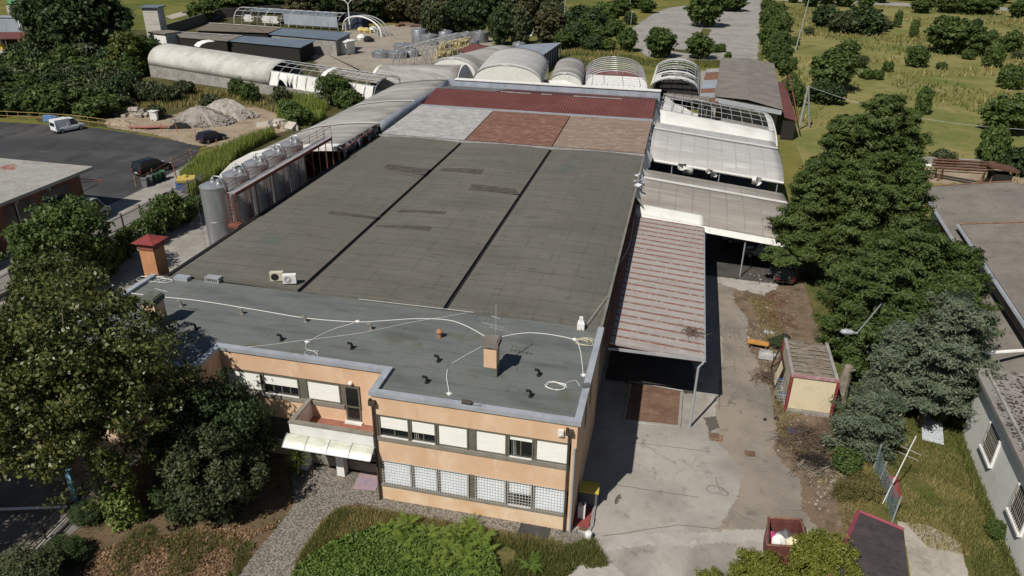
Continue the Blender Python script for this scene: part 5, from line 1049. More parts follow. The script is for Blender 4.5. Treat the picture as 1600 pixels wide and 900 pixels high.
# rusty machinery behind the barns
cv = thing('rusty_conveyor', 'rusty old conveyor machine standing behind the brown-roofed barns', 'machine', at(1490, 275))
a, b = at(1460, 262, 1.5), at(1560, 268, 2.6)
m = MB(); 
for dz in (0, .35, .7):
    m.bar(a+Vector((0, 0, dz)), b+Vector((0, 0, dz)), .14, 4); m.bar(a+Vector((.0, 1.2, dz)), b+Vector((0, 1.2, dz)), .14, 4)
m.build('boom', mat('dark_rust', (.1, .05, .034), [((.15, .085, .06), 3, .5, .7)], rough=.95), cv)
for f in (.03, .14, .8, .95): q = a.lerp(b, f); m = MB(); m.bar(q, Vector((q.x-.3, q.y, -.1)), .09, 4); m.bar(q, Vector((q.x+.6, q.y+1, -.1)), .09, 4); m.build('trestle', m_rust, cv)
m = MB(); q = b; m.obox((q.x+.5, q.y+.5, 1.2), (1.9, 1.8, 2.2), .2); m.build('hopper', m_dark, cv); m = MB(); m.obox((q.x+.4, q.y+.5, 3.0), (3.2, 2.2, .3), .1, (.15, 'Y')); m.build('hood', MATS['dark_rust'], cv)
m = MB(); a, b = at(1425, 263, .3), at(1610, 274, .3); m.tube([a+Vector((0, 0, .5)), b+Vector((0, 0, .5))], .18, 6); tag(m.build('white_pipe', m_white, loc=a), 'long pale pipe on the ground behind the barns', 'pipe')
m = MB(); a, b = at(1425, 255), at(1640, 268); d = Vector((.05, .5, 0)); m.prism([tuple(p[:2]) for p in (a, b, b+d, a+d)], -.1, .9); tag(m.build('low_wall', m_concrete, loc=a), 'low concrete wall at the near edge of the meadow', 'wall')
# ================================================================== small things around the right of the courtyard
sk_ = thing('dumpster', 'open rust-red skip half filled with rubbish', 'skip', (10.6, 1.0, 0))
o4 = [(9.55, -.35), (11.75, .55), (11.3, 2.1), (9.85, 1.75)]; o4 = [(9.6, -.2), (11.55, .1), (11.4, 2.0), (9.8, 1.75)]
m = MB(); i4 = [(Vector(p)-Vector((10.58, .9)))*.9+Vector((10.58, .9)) for p in o4]; z = 1.5
vs = [(*p, 0) for p in o4]+[(*p, z) for p in o4]+[(*p, z) for p in i4]+[(*p, .5) for p in i4]
m.add(vs, [(3, 2, 1, 0)]+[(i, (i+1) % 4, 4+(i+1) % 4, 4+i) for i in range(4)]+[(4+i, 4+(i+1) % 4, 8+(i+1) % 4, 8+i) for i in range(4)]+[(8+i, 8+(i+1) % 4, 12+(i+1) % 4, 12+i) for i in range(4)]+[(12, 13, 14, 15)])
m.build('container_body', mat('rust_red_skip', (.15, .05, .042), [((.1, .034, .03), 1.8, .42, .62), ((.2, .085, .07), 3, .55, .72)], rough=.8, grain=.1), sk_)
m = MB()
for i in range(4): m.bar((*o4[i], z), (*o4[(i+1) % 4], z), .06, 4)
m.build('rim', m_rust, sk_)
for nm, lb_, dx, dy, s, mm in (('pink_bag', 'crumpled magenta bag in the rust-red skip', -.55, .35, .3, mat('magenta', (.42, .06, .2))), ('white_bag', 'white plastic bag in the rust-red skip', -.25, .25, .36, m_white), ('cream_cushion', 'cream square cushion in the rust-red skip', .45, .2, .3, mat('cream_cloth', (.66, .6, .42))), ('grey_bag', 'grey rubbish bag in the rust-red skip', .1, .6, .36, m_greybin)):
    m = MB(); c = Vector((10.55+dx, .75+dy, .95)); rr = random.Random(int(dx*100))
    m.lathe((c.x, c.y, .52), [(s*.8, 0), (s*1.1, .2), (s, .42), (s*.5, .55), (.05, .66 if nm != 'cream_cushion' else .56)], 9); m.v = [(x+rr.uniform(-.06, .06), y+rr.uniform(-.06, .06), z_+rr.uniform(-.05, .05)) for x, y, z_ in m.v]
    tag(m.build(nm, mm, loc=c), lb_, 'cushion' if 'cushion' in nm else 'bag')
heap('twig_pile', 'dry garden twigs heaped in the rust-red skip', 'twigs', Vector((10.75, 1.25, .75)), .5, .35, .4, 40, m_twig, 8, (.2, .6))
sd = thing('felt_roofed_shed', 'small shed with dark felt shingle roof edged in red', 'shed', (14.5, 0, 0))
# mono-pitch roof, ridge edge towards the meadow
R4 = [at(1341, 800, 2.75), at(1412, 828, 2.35), at(1424, 935, 2.25), at(1284, 935, 2.6)]
m = MB(); m.slab([R4[0], R4[3]], [R4[1], R4[2]], .1); m.build('roof', m_shingle, sd)
m = MB(); m.tube([R4[3]+Vector((0, 0, .03)), R4[0]+Vector((0, 0, .04)), R4[1]+Vector((0, 0, .03))], .1, 4); m.build('fascia', mat('raspberry_paint', (.27, .06, .085), [((.2, .045, .06), 3, .5, .7)], rough=.8), sd)
m = MB(); c = sum((Vector(p[:2]) for p in R4), Vector((0, 0)))/4; P_ = [tuple((Vector(p[:2])-c)*.9+c) for p in R4]; m.prism(P_, -.1, 2.2); m.build('wall', m_wood, sd)
m = MB(); a, b = R4[1], R4[2]; m.tube([Vector((a.x+.25, a.y, 1.3)), Vector((b.x+.3, b.y, 1.3))], .12, 5); m.add([(a.x+.3, a.y, 1.35), (b.x+.32, b.y, 1.35), (b.x+.32, b.y, 0), (a.x+.3, a.y, 0)], [(0, 1, 2, 3)]); m.build('side_board', mat('mossy_board', (.2, .19, .06), [((.12, .12, .05), 2, .45, .65)], rough=.95), sd)
# cream container with broken roof
cn = thing('site_container', 'cream site container with red corner frame and rotted slatted roof', 'container', (13.4, 13.8, 0))
x0, x1, y0, y1, H_ = 12.0, 14.65, 13.75, 18.4, 2.6
F4 = [at(1229, 634, .2), at(1283, 646, .2)]; ang = math.atan2(F4[1].y-F4[0].y, F4[1].x-F4[0].x)
cn.rotation_euler = (0, 0, .0)
m = MB(); m.box(x0, x1, y0, y0+.06, .25, H_); m.build('end_panel', m_cream, cn)
m = MB(); m.box(x0, x0+.05, y0+.061, y1, .25, H_-.3); m.build('side_wall', mat('faded_cream_side', (.42, .38, .3), [((.3, .27, .21), 1.5, .45, .65)], rough=.9), cn)
m = MB(); m.box(x1-.05, x1, y0+.061, y1, .25, H_); m.build('side_wall', m_cream, cn)
m = MB(); m.box(x0+.06, x1-.06, y0+.07, y1, .2, .3); m.box(x0, x1, y1, y1+.05, .25, H_); m.build('floor', mat('rotten_floor', (.13, .1, .075), [((.2, .17, .13), 2, .5, .7), ((.08, .06, .045), 3, .5, .7)], rough=1), cn)
for x in (x0-.06, x1+.06):
    for y in (y0-.05, y1+.06): m = MB(); m.box(x-.08, x+.08, y-.08, y+.08, .0, H_+.05); m.build('corner_post', m_red, cn)
m = MB(); m.box(x0-.1, x1+.1, y0-.1, y0+.08, H_+.052, H_+.2); m.build('top_beam', mat('faded_pinkish_frame', (.33, .16, .17), [((.4, .3, .3), 2.5, .48, .66)], rough=.8), cn)
for x in (x0, x1): m = MB(); m.box(x-.1, x+.1, y0+.081, y1+.1, H_+.0, H_+.16); m.build('roof_rail', m_concrete, cn)
for k in range(8): y = y0+.4+k*.56; m = MB(); m.box(x0+.1, x1-.1, y-.018, y+.018, H_+.0, H_+.05); m.build('roof_slat', m_concrete, cn)
m = MB(); rr = random.Random(9)
for k in range(70): y = y0+.3+rr.random()*4.5; m.obox((rr.uniform(x0+.4, x1-.4), y, H_-.04+rr.uniform(-.03, .03)), (rr.uniform(.3, 1.0), rr.uniform(.15, .4), .03), rr.uniform(-.2, .2), (rr.uniform(-.12, .12), 'X'))
m.box(x0+.1, x1-.1, y0+.1, y1-.05, H_-.16, H_-.1); o = m.build('rotten_boards', mat('rotten_boards', (.19, .15, .112), [((.26, .225, .185), 2, .5, .68), ((.26, .15, .1), 1.3, .66, .74), ((.06, .05, .04), 3, .55, .75)], rough=1), cn)
m = MB(); m.box(x0-.1, x1+.1, y0-.12, y1+.1, -.05, .2); m.build('base', m_concrete, cn)
q = at(1222, 585); t = thing('lattice_frame', 'leaning open frame propped against the left side of the cream container', 'frame', q)
m = MB(); A = Vector((11.65, 16.6, .0)); 
for a, b in (((11.5, 16.2, 0), (11.5, 18.9, .1)), ((11.85, 16.2, 1.7), (11.85, 18.9, 1.8)), ((11.5, 16.2, 0), (11.85, 16.2, 1.7)), ((11.5, 18.9, .1), (11.85, 18.9, 1.8)), ((11.5, 17.5, 0), (11.85, 17.5, 1.7))): m.bar(a, b, .05, 4)
m.build('bars', m_dark, t); m = MB(); m.add([(11.52, 16.3, .1), (11.52, 17.4, .1), (11.82, 17.4, 1.6), (11.82, 16.3, 1.6)], [(0, 1, 2, 3)]); m.build('panel', m_cream, t)
for i, (u, v) in enumerate(((1218, 605), (1220, 628))):
    q = at(u, v); t = thing('shopping_trolley', ['upper', 'lower'][i]+' of two grey wire trolleys beside the cream container', 'trolley', q, .15); local(t); m = MB()
    for z in (.35, .6, .85):
        s = .25+z*.12; m.tube([(-s, -s*1.3, z), (s, -s*1.3, z), (s, s*1.3, z), (-s, s*1.3, z)], .018, 4, True)
    for k in range(5): a = -.3+k*.15; m.bar((a, -.4, .35), (a, -.5, .85), .012, 4); m.bar((a, .4, .35), (a, .5, .85), .012, 4); m.bar((a, -.4, .35), (a, .4, .35), .012, 4)
    m.build('basket', m_galv, t); m = MB(); m.bar((-.38, -.5, 1.0), (.38, -.5, 1.0), .03, 5); m.build('handle', m_blue, t)
    for a, b in ((-.25, -.4), (.25, -.4), (-.25, .4), (.25, .4)): m = MB(); m.tube([(a-.03, b, .1), (a+.03, b, .1)], .1, 8); m.build('wheel', m_tyre, t)
q = at(1183, 543); t = thing('orange_bench', 'faded orange board bench lying by the debris', 'bench', q, -.1); local(t)
m = MB(); m.obox((0, 0, .42), (1.5, .5, .06), 0, (.15, 'X')); m.build('seat', mat('faded_orange', (.45, .22, .05), [((.33, .16, .05), 3, .45, .65)], rough=.9), t)
for a in (-.6, .6): m = MB(); m.box(a-.04, a+.04, -.25, .25, 0, .38); m.build('leg', m_rust, t)
q = at(1196, 560); m = MB(); m.obox((q.x, q.y, .2), (1.0, .7, .05), -.1, (.3, 'X')); m.obox((q.x, q.y+.3, .3), (.9, .05, .5), -.1); tag(m.build('white_board', m_greyroof, loc=q), 'pale broken board lying below the orange bench', 'board')
heap('brush_pile', 'dark heap of dry brush left of the cream container', 'brush', at(1198, 592), 1.0, .7, .45, 200, m_twig, 21)
heap('brush_pile', 'large brown heap of cut branches in front of the blue-grey cedar', 'brush', at(1262, 690), 1.7, 1.5, .8, 420, m_twig, 22, (.4, 1.3))
heap('burnt_heap', 'charred black heap below the brown branches', 'burnt heap', at(1272, 722), .9, .7, .4, 220, m_burnt, 23)
heap('branch_pile', 'pale bare branches scattered below the charred heap', 'branches', at(1275, 738), 1.3, .5, .2, 50, m_palebark, 24, (.6, 1.5), .02)
for i, (u, v) in enumerate(((1215, 500), (1205, 470))): heap('brush_pile', ['reddish brush spread on the dirt above the cream container', 'thin brush on the dirt near the dusty hatchback'][i], 'brush', at(u, v), 1.3, 1.6, .25, 150, mat('reddish_twigs', (.16, .08, .05)), 31+i)
rr = random.Random(77); NAMES = [('white_scrap', m_white, 'white'), ('grey_slab', m_concrete, 'grey'), ('rusty_scrap', m_rust, 'rusty')]
sc = MB()
for _ in range(800):
    u, v = rr.choice([(1190, 440), (1205, 470), (1210, 500), (1195, 530), (1222, 545), (1235, 680), (1250, 640), (1300, 745), (1290, 770), (1160, 520), (1215, 560)]); q = at(u+rr.gauss(0, 17), v+rr.gauss(0, 13)); s = rr.uniform(.03, .15)*rr.uniform(.5, 1.2)
    sc.obox((q.x, q.y, s*.15), (s, s*rr.uniform(.4, 1), s*.4), rr.uniform(0, 3), (rr.uniform(-.4, .4), 'X'))
tag(sc.build('scattered_debris', mat('mixed_debris', (.3, .27, .23), [((.5, .48, .45), .9, .55, .62), ((.14, .09, .06), 1.4, .52, .6)], rough=.95)), 'small bits of rubble and rubbish strewn along the dirt edge', 'debris', kind='stuff')
for i, (u, v, s) in enumerate(((1197, 520, .5), (1206, 521, .4), (1212, 557, .5), (1226, 528, .7), (1195, 656, .25), (1213, 655, .3), (1199, 447, .35), (1210, 452, .4))):
    q = at(u, v); m = MB(); m.lathe((q.x, q.y, 0), [(s*.5, 0), (s*.55, s*.2), (s*.3, s*.4), (.02, s*.45)], 6); r2 = random.Random(i); m.v = [(x+r2.uniform(-.1, .1)*s, y+r2.uniform(-.1, .1)*s, z) for x, y, z in m.v]
    tag(m.build('rubbish_lump', m_greyroof if i not in (3, 4, 5) else m_dark, loc=q), ['white crumpled rubbish nearest the orange bench, left piece', 'white crumpled rubbish nearest the orange bench, right piece', 'white lump against the leaning frame', 'dark rag with white edge behind the container roof', 'tiny dark stone in front of the container', 'black lump in front of the container corner', 'grey lump left of the dusty hatchback front', 'grey lump just below the dusty hatchback bumper'][i], 'rubbish')
q = at(1245, 676); m = MB(); m.obox((q.x, q.y, .12), (1.2, .35, .2), .1); tag(m.build('blue_tarpaulin', mat('dark_blue_sheet', (.06, .08, .14)), loc=q), 'dark blue rolled sheet on the brown branches', 'tarpaulin')
for i, P_ in enumerate((((1118, 746), (1121, 757), (1125, 766), (1132, 775)), ((1231, 796), (1245, 797), (1258, 798)), ((1187, 760), (1191, 771)), ((1207, 766), (1214, 768)))):
    m = MB(); m.tube([at(u, v, .03) for u, v in P_], .02, 4); tag(m.build('white_stick', m_palebark, loc=at(*P_[0])), ['bent pale stick in the middle of the courtyard', 'straight pale stick above the rust-red skip', 'short thin stick near the right courtyard edge', 'tiny pale stick right of the short one'][i], 'stick')
q = at(1462, 688); P_ = [at(u, v, .15) for u, v in ((1441, 686), (1475, 694), (1469, 618), (1438, 612))]; m = MB(); m.slab([P_[0], P_[3]], [P_[1], P_[2]], .06); tag(m.build('fallen_white_board', mat('whitish_panel', (.5, .53, .56), [((.42, .45, .48), 2, .45, .65)], rough=.7), loc=q), 'white panel lying in the grass beside the grey wall', 'panel')
# netting fence, leaning mast, red drum
nf = thing('netting_fence', 'sagging blue-green netting fence between shrubs and gravel path', 'fence', at(1375, 770))
pts = [at(1365, 732), at(1372, 760), at(1383, 785), at(1394, 815)]; m = MB()
for a, b in zip(pts[:-1], pts[1:]):
    n = 12
    for k in range(n+1): q = a.lerp(b, k/n); m.bar(q, q+Vector((.05*math.sin(k), .1, 1.5)), .012, 3)
    for k in range(8): m.bar(a+Vector((0, 0, .1+k*.2)), b+Vector((.05, 0, .1+k*.2-.08*(k % 2))), .012, 3)
m.build('netting', m_net, nf)
for q in pts: m = MB(); m.bar(q-Vector((0, 0, .1)), q+Vector((.08, .05, 1.7)), .045, 5); m.build('post', m_galv, nf)
q = at(1379, 787); ms = thing('leaning_mast', 'thin leaning white aerial mast in the rough grass', 'antenna', q); tp = at(1406, 690, 0); e = q+Vector((.75, .4, 4.4)); m = MB(); m.bar(q, e, .03, 6); m.build('mast', m_white, ms)
m = MB()
for f in (.72, .8): c = q.lerp(e, f); m.bar(c+Vector((-.4, .1, .1)), c+Vector((.6, -.1, -.15)), .016, 4)
m.build('rods', m_galv, ms)
q = at(1390, 770); m = MB(); m.tube([(q.x, q.y-.5, .4), (q.x+.1, q.y+.5, .45)], .38, 12); tag(m.build('red_drum', mat('faded_red_drum', (.25, .06, .06), [((.32, .12, .1), 2, .5, .7)], rough=.8), loc=q), 'faded red drum lying beside the leaning mast', 'drum')
# lamp among the cedars, dead stump
q = at(1352, 592); lp = thing('street_lamp', 'street lamp with silver head sticking out of the cedars', 'street lamp', q); h_ = at(1325, 520, 6.2); m = MB(); m.tube([(q.x, q.y, 0), (q.x, q.y, 5.2), (q.x-.2, q.y, 5.9), (h_.x+.5, h_.y, 6.25), (h_.x+.2, h_.y, 6.25)], [.09, .07, .05, .04, .04], 6); m.build('pole', m_galv, lp)
m = MB(); m.tube([(h_.x+.35, h_.y, 6.25), (h_.x+.2, h_.y, 6.27), (h_.x-.15, h_.y, 6.27), (h_.x-.38, h_.y, 6.24), (h_.x-.45, h_.y, 6.22)], [.07, .15, .19, .14, .03], 8); m.build('lamp_head', m_galv, lp)
q = at(1312, 625); m = MB(); m.tube([(q.x, q.y, -.1), (q.x, q.y+.05, 1.2), (q.x+.1, q.y+.1, 2.6), (q.x+.12, q.y+.1, 2.7)], [.42, .34, .3, .12], 9); m.tube([(q.x+.05, q.y, 2.2), (q.x+.3, q.y-.5, 2.7)], [.14, .07], 6); tag(m.build('tree_stump', m_palebark, loc=q), 'tall bare stump beside the cream container', 'tree stump')
# ================================================================== lower left: gate post, barrier, railing and dark shed
q = at(121, 782); m = MB(); m.box(q.x-.16, q.x+.16, q.y-.12, q.y+.12, -.05, 2.1); o = tag(m.build('blue_post', m_cyan, loc=q), 'pale blue square gate post at the top of the shaded ramp', 'post')
a, b = at(122, 791, .12), at(-40, 797, .12); m = MB(); m.bar(a, b, .07, 5); tag(m.build('barrier_arm', m_white, loc=a), 'white barrier arm lying across the shaded ramp', 'barrier')
rl = thing('ramp_railing', 'dark three-bar railing along the edge of the shaded ramp', 'railing', at(80, 820)); a, b = at(148, 770), at(30, 890)
for z in (.3, .65, 1.0): m = MB(); m.bar(a+Vector((0, 0, z)), b+Vector((0, 0, z)), .035, 5); m.build('rail', m_dark, rl)
for f in (0, .33, .66, 1): q = a.lerp(b, f); m = MB(); m.bar(q-Vector((0, 0, .1)), q+Vector((0, 0, 1.02)), .04, 5); m.build('post', m_dark, rl)
m = MB(); d = (b-a).normalized(); n_ = Vector((-d.y, d.x, 0))*.25; m.prism([tuple((p)[:2]) for p in (a-n_, b-n_, b+n_, a+n_)], -.1, .16); tag(m.build('ramp_kerb', m_concrete, loc=a), 'concrete kerb under the dark ramp railing', 'kerb')
ds = thing('gate_shed', 'dark shuttered gate with concrete foot in the shade of the big plane tree', 'gate', at(50, 740)); a, b = at(105, 752), at(-60, 700); d = (b-a).normalized(); n_ = Vector((-d.y, d.x, 0))
m = MB()
for k in range(16): z = .7+k*.1; m.add([a+Vector((0, 0, z)), b+Vector((0, 0, z)), b+Vector((0, 0, z+.07))-n_*.04, a+Vector((0, 0, z+.07))-n_*.04], [(0, 1, 2, 3)])
m.build('shutter_slats', m_greybin, ds); m = MB(); m.prism([tuple(p[:2]) for p in (a-n_*.15, b-n_*.15, b+n_*.15, a+n_*.15)], -.1, .62); m.build('foot_wall', m_concrete, ds)
for k in range(5): q = a.lerp(b, k/4); m = MB(); m.bar(q-Vector((0, 0, .1)), q+Vector((0, 0, 2.5)), .06, 4); m.build('post', m_greybin, ds)
# ================================================================== tunnels and sheds behind the hall
def ytunnel(label, x0, x1, y0, y1, zb, zt, m, k0=0.0, k1=1.0, skew=0.0, hoops=6, endwall=None, cover=True, seed=1, spring=None):
    t = thing('membrane_tunnel', label, 'tunnel', ((x0+x1)/2, y0, 0))
    def pt(k, y, dz=0):
        th = math.pi*k; f = (1-math.cos(th))/2
        return Vector((x0+(x1-x0)*f+skew*(y-y0), y, zb+(zt-zb)*math.sin(th)**.85+dz))
    rr = random.Random(seed)
    if cover:
        mb = MB(); rows = [[pt(k0+(k1-k0)*i/16, y0+(y1-y0)*j/10, rr.uniform(-.012, .012)) for i in range(17)] for j in range(11)]
        mb.grid(rows)
        o = mb.build('membrane', m, t, True); sm = o.modifiers.new('thickness', 'SOLIDIFY'); sm.thickness = .05
        mb = MB(); q = [pt(i/16, y0-.05, .04) for i in range(17)]; mb.strip(q, [p+Vector((0, .5, .03)) for p in q]); mb.build('rim_band', m_pvc, t, True)
    for j in range(hoops):
        y = y0+(y1-y0)*j/(hoops-1); mb = MB(); mb.tube([pt(i/14, y, -.1) for i in range(15)], .07, 4); mb.build('hoop', m_galv, t)
    for k in (.02, .98): mb = MB(); p, q = pt(k, y0), pt(k, y1); mb.add([(p.x, p.y, -.05), (q.x, q.y, -.05), q, p], [(0, 1, 2, 3)]); o = mb.build('side_wall', m_pvc if cover else m_galv, t) if cover else None
    if endwall:
        mb = MB(); q = [pt(i/16, y0+.06, -.06) for i in range(17)]; mb.strip([Vector((p.x, p.y, 0)) for p in q], q); mb.build('end_wall', endwall, t)
    return t, pt
t, p_ = ytunnel('large arched tunnel with white end wall and two dark openings, behind the parapet', -31.6, -19.7, 94.5, 113, 3.6, 6.75, m_pvcl, endwall=m_pvc, skew=-.12)
for x, w_ in ((-29.6, .9), (-27.2, 2.0)): m = MB(); m.box(x, x+w_, 94.3, 94.45, 3.3, 4.1); m.build('vent_opening', m_dark, t)
t, p_ = ytunnel('small arched tunnel with white end wall, just right of the largest one', -18.9, -13.3, 96.5, 112.5, 3.6, 5.55, m_pvcg, endwall=m_pvc, skew=-.1, seed=2)
m = MB(); m.strip([(-18.9, 96.3, 4.2), (-16, 95.2, 4.6), (-13, 94.6, 3.9), (-11.2, 93.6, 3.2)], [(-18.9, 95.9, 2.6), (-16, 94.2, 2.4), (-13, 93.2, 2.2), (-11, 92.8, 2.6)]); m.build('loose_drape', m_pvc, t, True)
m = MB(); m.box(-19.65, -18.95, 95.5, 96, 2.4, 4.4); m.build('gap_opening', m_dark, t)
t, p_ = ytunnel('grey ribbed tunnel with white arched end, left of the largest one', -41.6, -33, 101.5, 119, 3.4, 6.2, m_pvcg, endwall=m_pvc, skew=.28, seed=3)
t, p_ = ytunnel('bare hoop frame with white sheeting on its floor, right of the covered tunnels', -13.0, -2.5, 98.5, 112.5, 3.4, 6.1, None, cover=False, hoops=8, skew=-.12)
for k in (.15, .3, .5, .7, .85): m = MB(); m.bar(p_(k, 98.5), p_(k, 112.5), .04, 4); m.build('purlin', m_galv, t)
for k in range(12): m = MB(); x = -12.6+k*.9; m.bar((x, 98.3, 0), (x-.25, 98.3, 3.9), .03, 4); m.build('post', m_galv, t)
m = MB(); m.slab([(-13, 98.8, 3.3), (-2.6, 98.8, 3.3)], [(-14, 108.5, 3.35), (-3.6, 108.5, 3.35)], .05); m.build('floor_sheet', m_white, t)
m = MB(); m.box(-15, -3.9, 109.2, 111.2, 0, 3.9); m.build('red_wall', mat('dull_red_wall', (.17, .075, .07), [((.25, .17, .16), 1.5, .5, .7)], rough=.9), t)
t, p_ = ytunnel('torn arched tunnel of ragged white strips over hoops, by rusty flat sheets', -2.3, 5.8, 99, 119, 3.0, 5.2, m_pvc, cover=False, hoops=9, seed=4)
for a, b, k0, k1, mm in ((99, 100.6, .0, 1, m_pvc), (117, 119, 0, 1, m_pvcl), (100.5, 117, .0, .16, m_pvc), (104.5, 106.2, .02, .8, m_pvc), (109.5, 111, .0, .6, m_pvcg), (100.6, 104, .05, .3, m_pvc)):
    m = MB(); rr = random.Random(int(a*10)); A = [p_(k0+(k1-k0)*i/12, a+rr.uniform(-.25, .25), .05) for i in range(13)]; B = [p_(k0+(k1-k0)*i/12, b+rr.uniform(-.4, .4), .05) for i in range(13)]; m.strip(A, B); m.build('torn_strip', mm, t, True)
for k in (.2, .35, .5, .65, .8): m = MB(); m.bar(p_(k, 99), p_(k, 119), .05, 4); m.build('purlin', m_galv, t)
m = MB(); m.box(-2.2, 5.7, 99.2, 119, 1.6, 1.7); m.build('floor', m_dark, t)
m = MB(); m.box(-2.2, 5.7, 119.05, 119.3, 0, 3.4); m.build('back_wall', m_pvcg, t)
xt = thing('membrane_tunnel', 'grimy arched tunnel lying crosswise behind the left lean-to tunnel', 'tunnel', (-41, 91, 0))
def xp(k, x, dz=0): th = math.pi*k; return Vector((x, 89.8+8.2*(1-math.cos(th))/2+.35*(x+48), 2.2+3.3*math.sin(th)**.8+dz))
m = MB(); rr = random.Random(6); rows = [[xp(i/14, -48+13.6*j/8, rr.uniform(-.012, .012)) for i in range(15)] for j in range(9)]
m.grid(rows)
o = m.build('membrane', m_pvcg, xt, True); sm = o.modifiers.new('t', 'SOLIDIFY'); sm.thickness = .05
m = MB(); q = rows[-1]; m.strip([Vector((p.x, p.y, 0)) for p in q], q); m.build('end_wall', m_bluewhite, xt)
m = MB(); m.strip([p+Vector((-.3, 0, .06)) for p in q], [p+Vector((.1, 0, .06)) for p in q]); m.strip([p+Vector((-.1, 0, .06)) for p in rows[0]], [p+Vector((.4, 0, .06)) for p in rows[0]]); m.build('rim_band', m_pvc, xt, True)
m = MB(); m.strip([(p.x, p.y, -.05) for p in [r[0] for r in rows]], [r[0] for r in rows]); m.build('side_wall', m_pvc, xt)
# flat rusty sheets, grey panels and the brown-roofed shed
fs = thing('rusty_lean_to', 'flat lean-to of mixed rusty and grey sheets beside the brown-roofed shed', 'shed', (7, 100, 0))
cols = [m_rustroof, m_galv, m_rust, m_bluewhite, m_galv, m_rust, m_rustroof, m_greyroof]
for k in range(8):
    y0, y1 = 88+k*3.7, 88+(k+1)*3.7; m = MB(); sx = .05*(y0-88); m.slab([(5.7+sx, y0, 3.7+.02*k), (5.7+sx, y1, 3.7+.02*k)], [(8.6+sx, y0, 4.0+.02*k), (8.6+sx, y1, 4.0+.02*k)], .06); m.build('roof_sheet', cols[k], fs)
m = MB(); m.box(6, 8.4, 88.2, 117, 0, 3.6); m.build('wall', m_concrete, fs)
gp = thing('panel_lean_to', 'row of grey-brown roof panels between torn tunnel and half-stripped tunnel', 'shed', (4, 86, 0))
for k in range(5): x0 = .8+k*1.3; m = MB(); m.slab([(x0, 84.2, 4.9-.05*k), (x0+1.22, 84.2, 4.88-.05*k)], [(x0, 89.8, 4.6-.05*k), (x0+1.22, 89.8, 4.58-.05*k)], .06); m.build('roof_panel', m_asb, gp)
for x in (1, 4, 7): m = MB(); m.bar((x, 85, 0), (x, 85, 4.7), .06, 5); m.build('post', m_galv, gp)
us = thing('brown_roofed_shed', 'shed with a plain brown-grey fibre-cement roof beside the tall cedar', 'shed', (13, 100, 0))
m = MB(); Lr = [(8.0, 90.2, 4.5), (8.9, 108, 4.55), (9.7, 126.5, 4.6)]; Rr = [(17.6, 85.0, 4.2), (18.6, 105, 4.3), (19.6, 124.8, 4.35)]; Mr = [tuple((a+b)/2+(.0 if i < 2 else .45) for i, (a, b) in enumerate(zip(p, q))) for p, q in zip(Lr, Rr)]
m.slab(Lr, Mr, .1); m.slab(Mr, Rr, .1); m.build('roof', m_asb, us)
m = MB(); m.prism([(8.3, 91), (17.2, 86.3), (19.2, 124), (10, 125.5)], -.1, [4.2, 3.95, 4.0, 4.25]); m.build('wall', m_concrete, us)
m = MB(); m.slab([(8.2, 88.4, 3.9), (17.3, 83.6, 3.7)], [(8.2, 90.4, 4.2), (17.6, 85.4, 3.95)], .05); m.build('front_strip', m_galv, us)
m = MB(); m.slab([(17.9, 84, 3.3), (18.4, 98, 3.3), (19.0, 112, 3.4)], [(19.6, 84, 2.9), (20.2, 98, 2.9), (20.6, 112, 3.0)], .06); m.build('side_roof', m_redroof, us)
m = MB(); m.box(17.8, 19.6, 84.2, 84.4, 0, 2.7); m.build('side_wall', m_dark, us)
m = MB(); m.bar((19.9, 84.5, 2.95), (21.0, 112, 4.6), .09, 4); m.bar((20.6, 112, 3), (21.0, 112, 4.6), .06, 4); m.build('side_flap', m_rustpaint, us)
rs = thing('red_roofed_shed', 'shed with dark red sheet roof in front of the yellow crates', 'shed', at(755, 85))
q = [at(u, v, 4.0) for u, v in ((716, 79), (738, 67.5), (803, 78), (768, 90))]; m = MB(); m.slab([q[0], q[3]], [q[1], q[2]], .08); m.build('roof', m_redroof, rs); m = MB(); c = sum(q, Vector())/4; m.prism([tuple(((p-c)*.95+c)[:2]) for p in q], -.1, 3.85); m.build('wall', m_greyroof, rs)
bs = thing('grey_roofed_shed', 'open shed with flat blue-grey sheet roof beside the largest tunnel', 'shed', at(850, 85))
q = [at(u, v, 3.6) for u, v in ((806, 77), (815, 70), (877, 66.5), (846, 88), (825, 90))]; m = MB(); m.prism([tuple(p[:2]) for p in q], 3.5, 3.62); m.build('roof', mat('light_blue_grey_sheet', (.25, .28, .32), [((.2, .23, .27), .5, .42, .62)], rough=.7), bs)
for f in range(9): p = q[3].lerp(q[2], f/8); m = MB(); m.bar((p.x-.1, p.y, -.1), (p.x-.1, p.y, 3.5), .1, 4); m.build('post', m_galv, bs)
m = MB(); a, b = q[3], q[2]; m.add([(a.x-.6, a.y, 0), (b.x-.6, b.y, 0), (b.x-.6, b.y, 3.5), (a.x-.6, a.y, 3.5)], [(0, 1, 2, 3)]); m.build('wall', mat('dark_blue_wall', (.06, .075, .1)), bs)
yc = thing('yellow_crates', 'big heap of stacked yellow crates behind the bare hoop frames', 'crates', at(705, 88)); rr = random.Random(3)
a, b, c_ = at(684, 92), at(728, 82), at(728, 72); m = MB()
for i in range(15):
    for j in range(11):
        q = a.lerp(b, i/14)+(at(722, 74)-at(715, 88))*(j/11); n = rr.randint(1, 2)+(j > 4)
        for k in range(n): m.obox((q.x+rr.uniform(-.1, .1), q.y, .35+.62*k), (.85, 1.2, .58), -.3+rr.uniform(-.08, .08))
o = m.build('crate_stacks', m_tyellow, yc); o['kind'] = 'stuff'
hf = thing('bare_hoops', 'tangle of bare grey tunnel hoops left of the yellow crates', 'frame', at(660, 100))
dx = at(738, 76)-at(640, 108); 
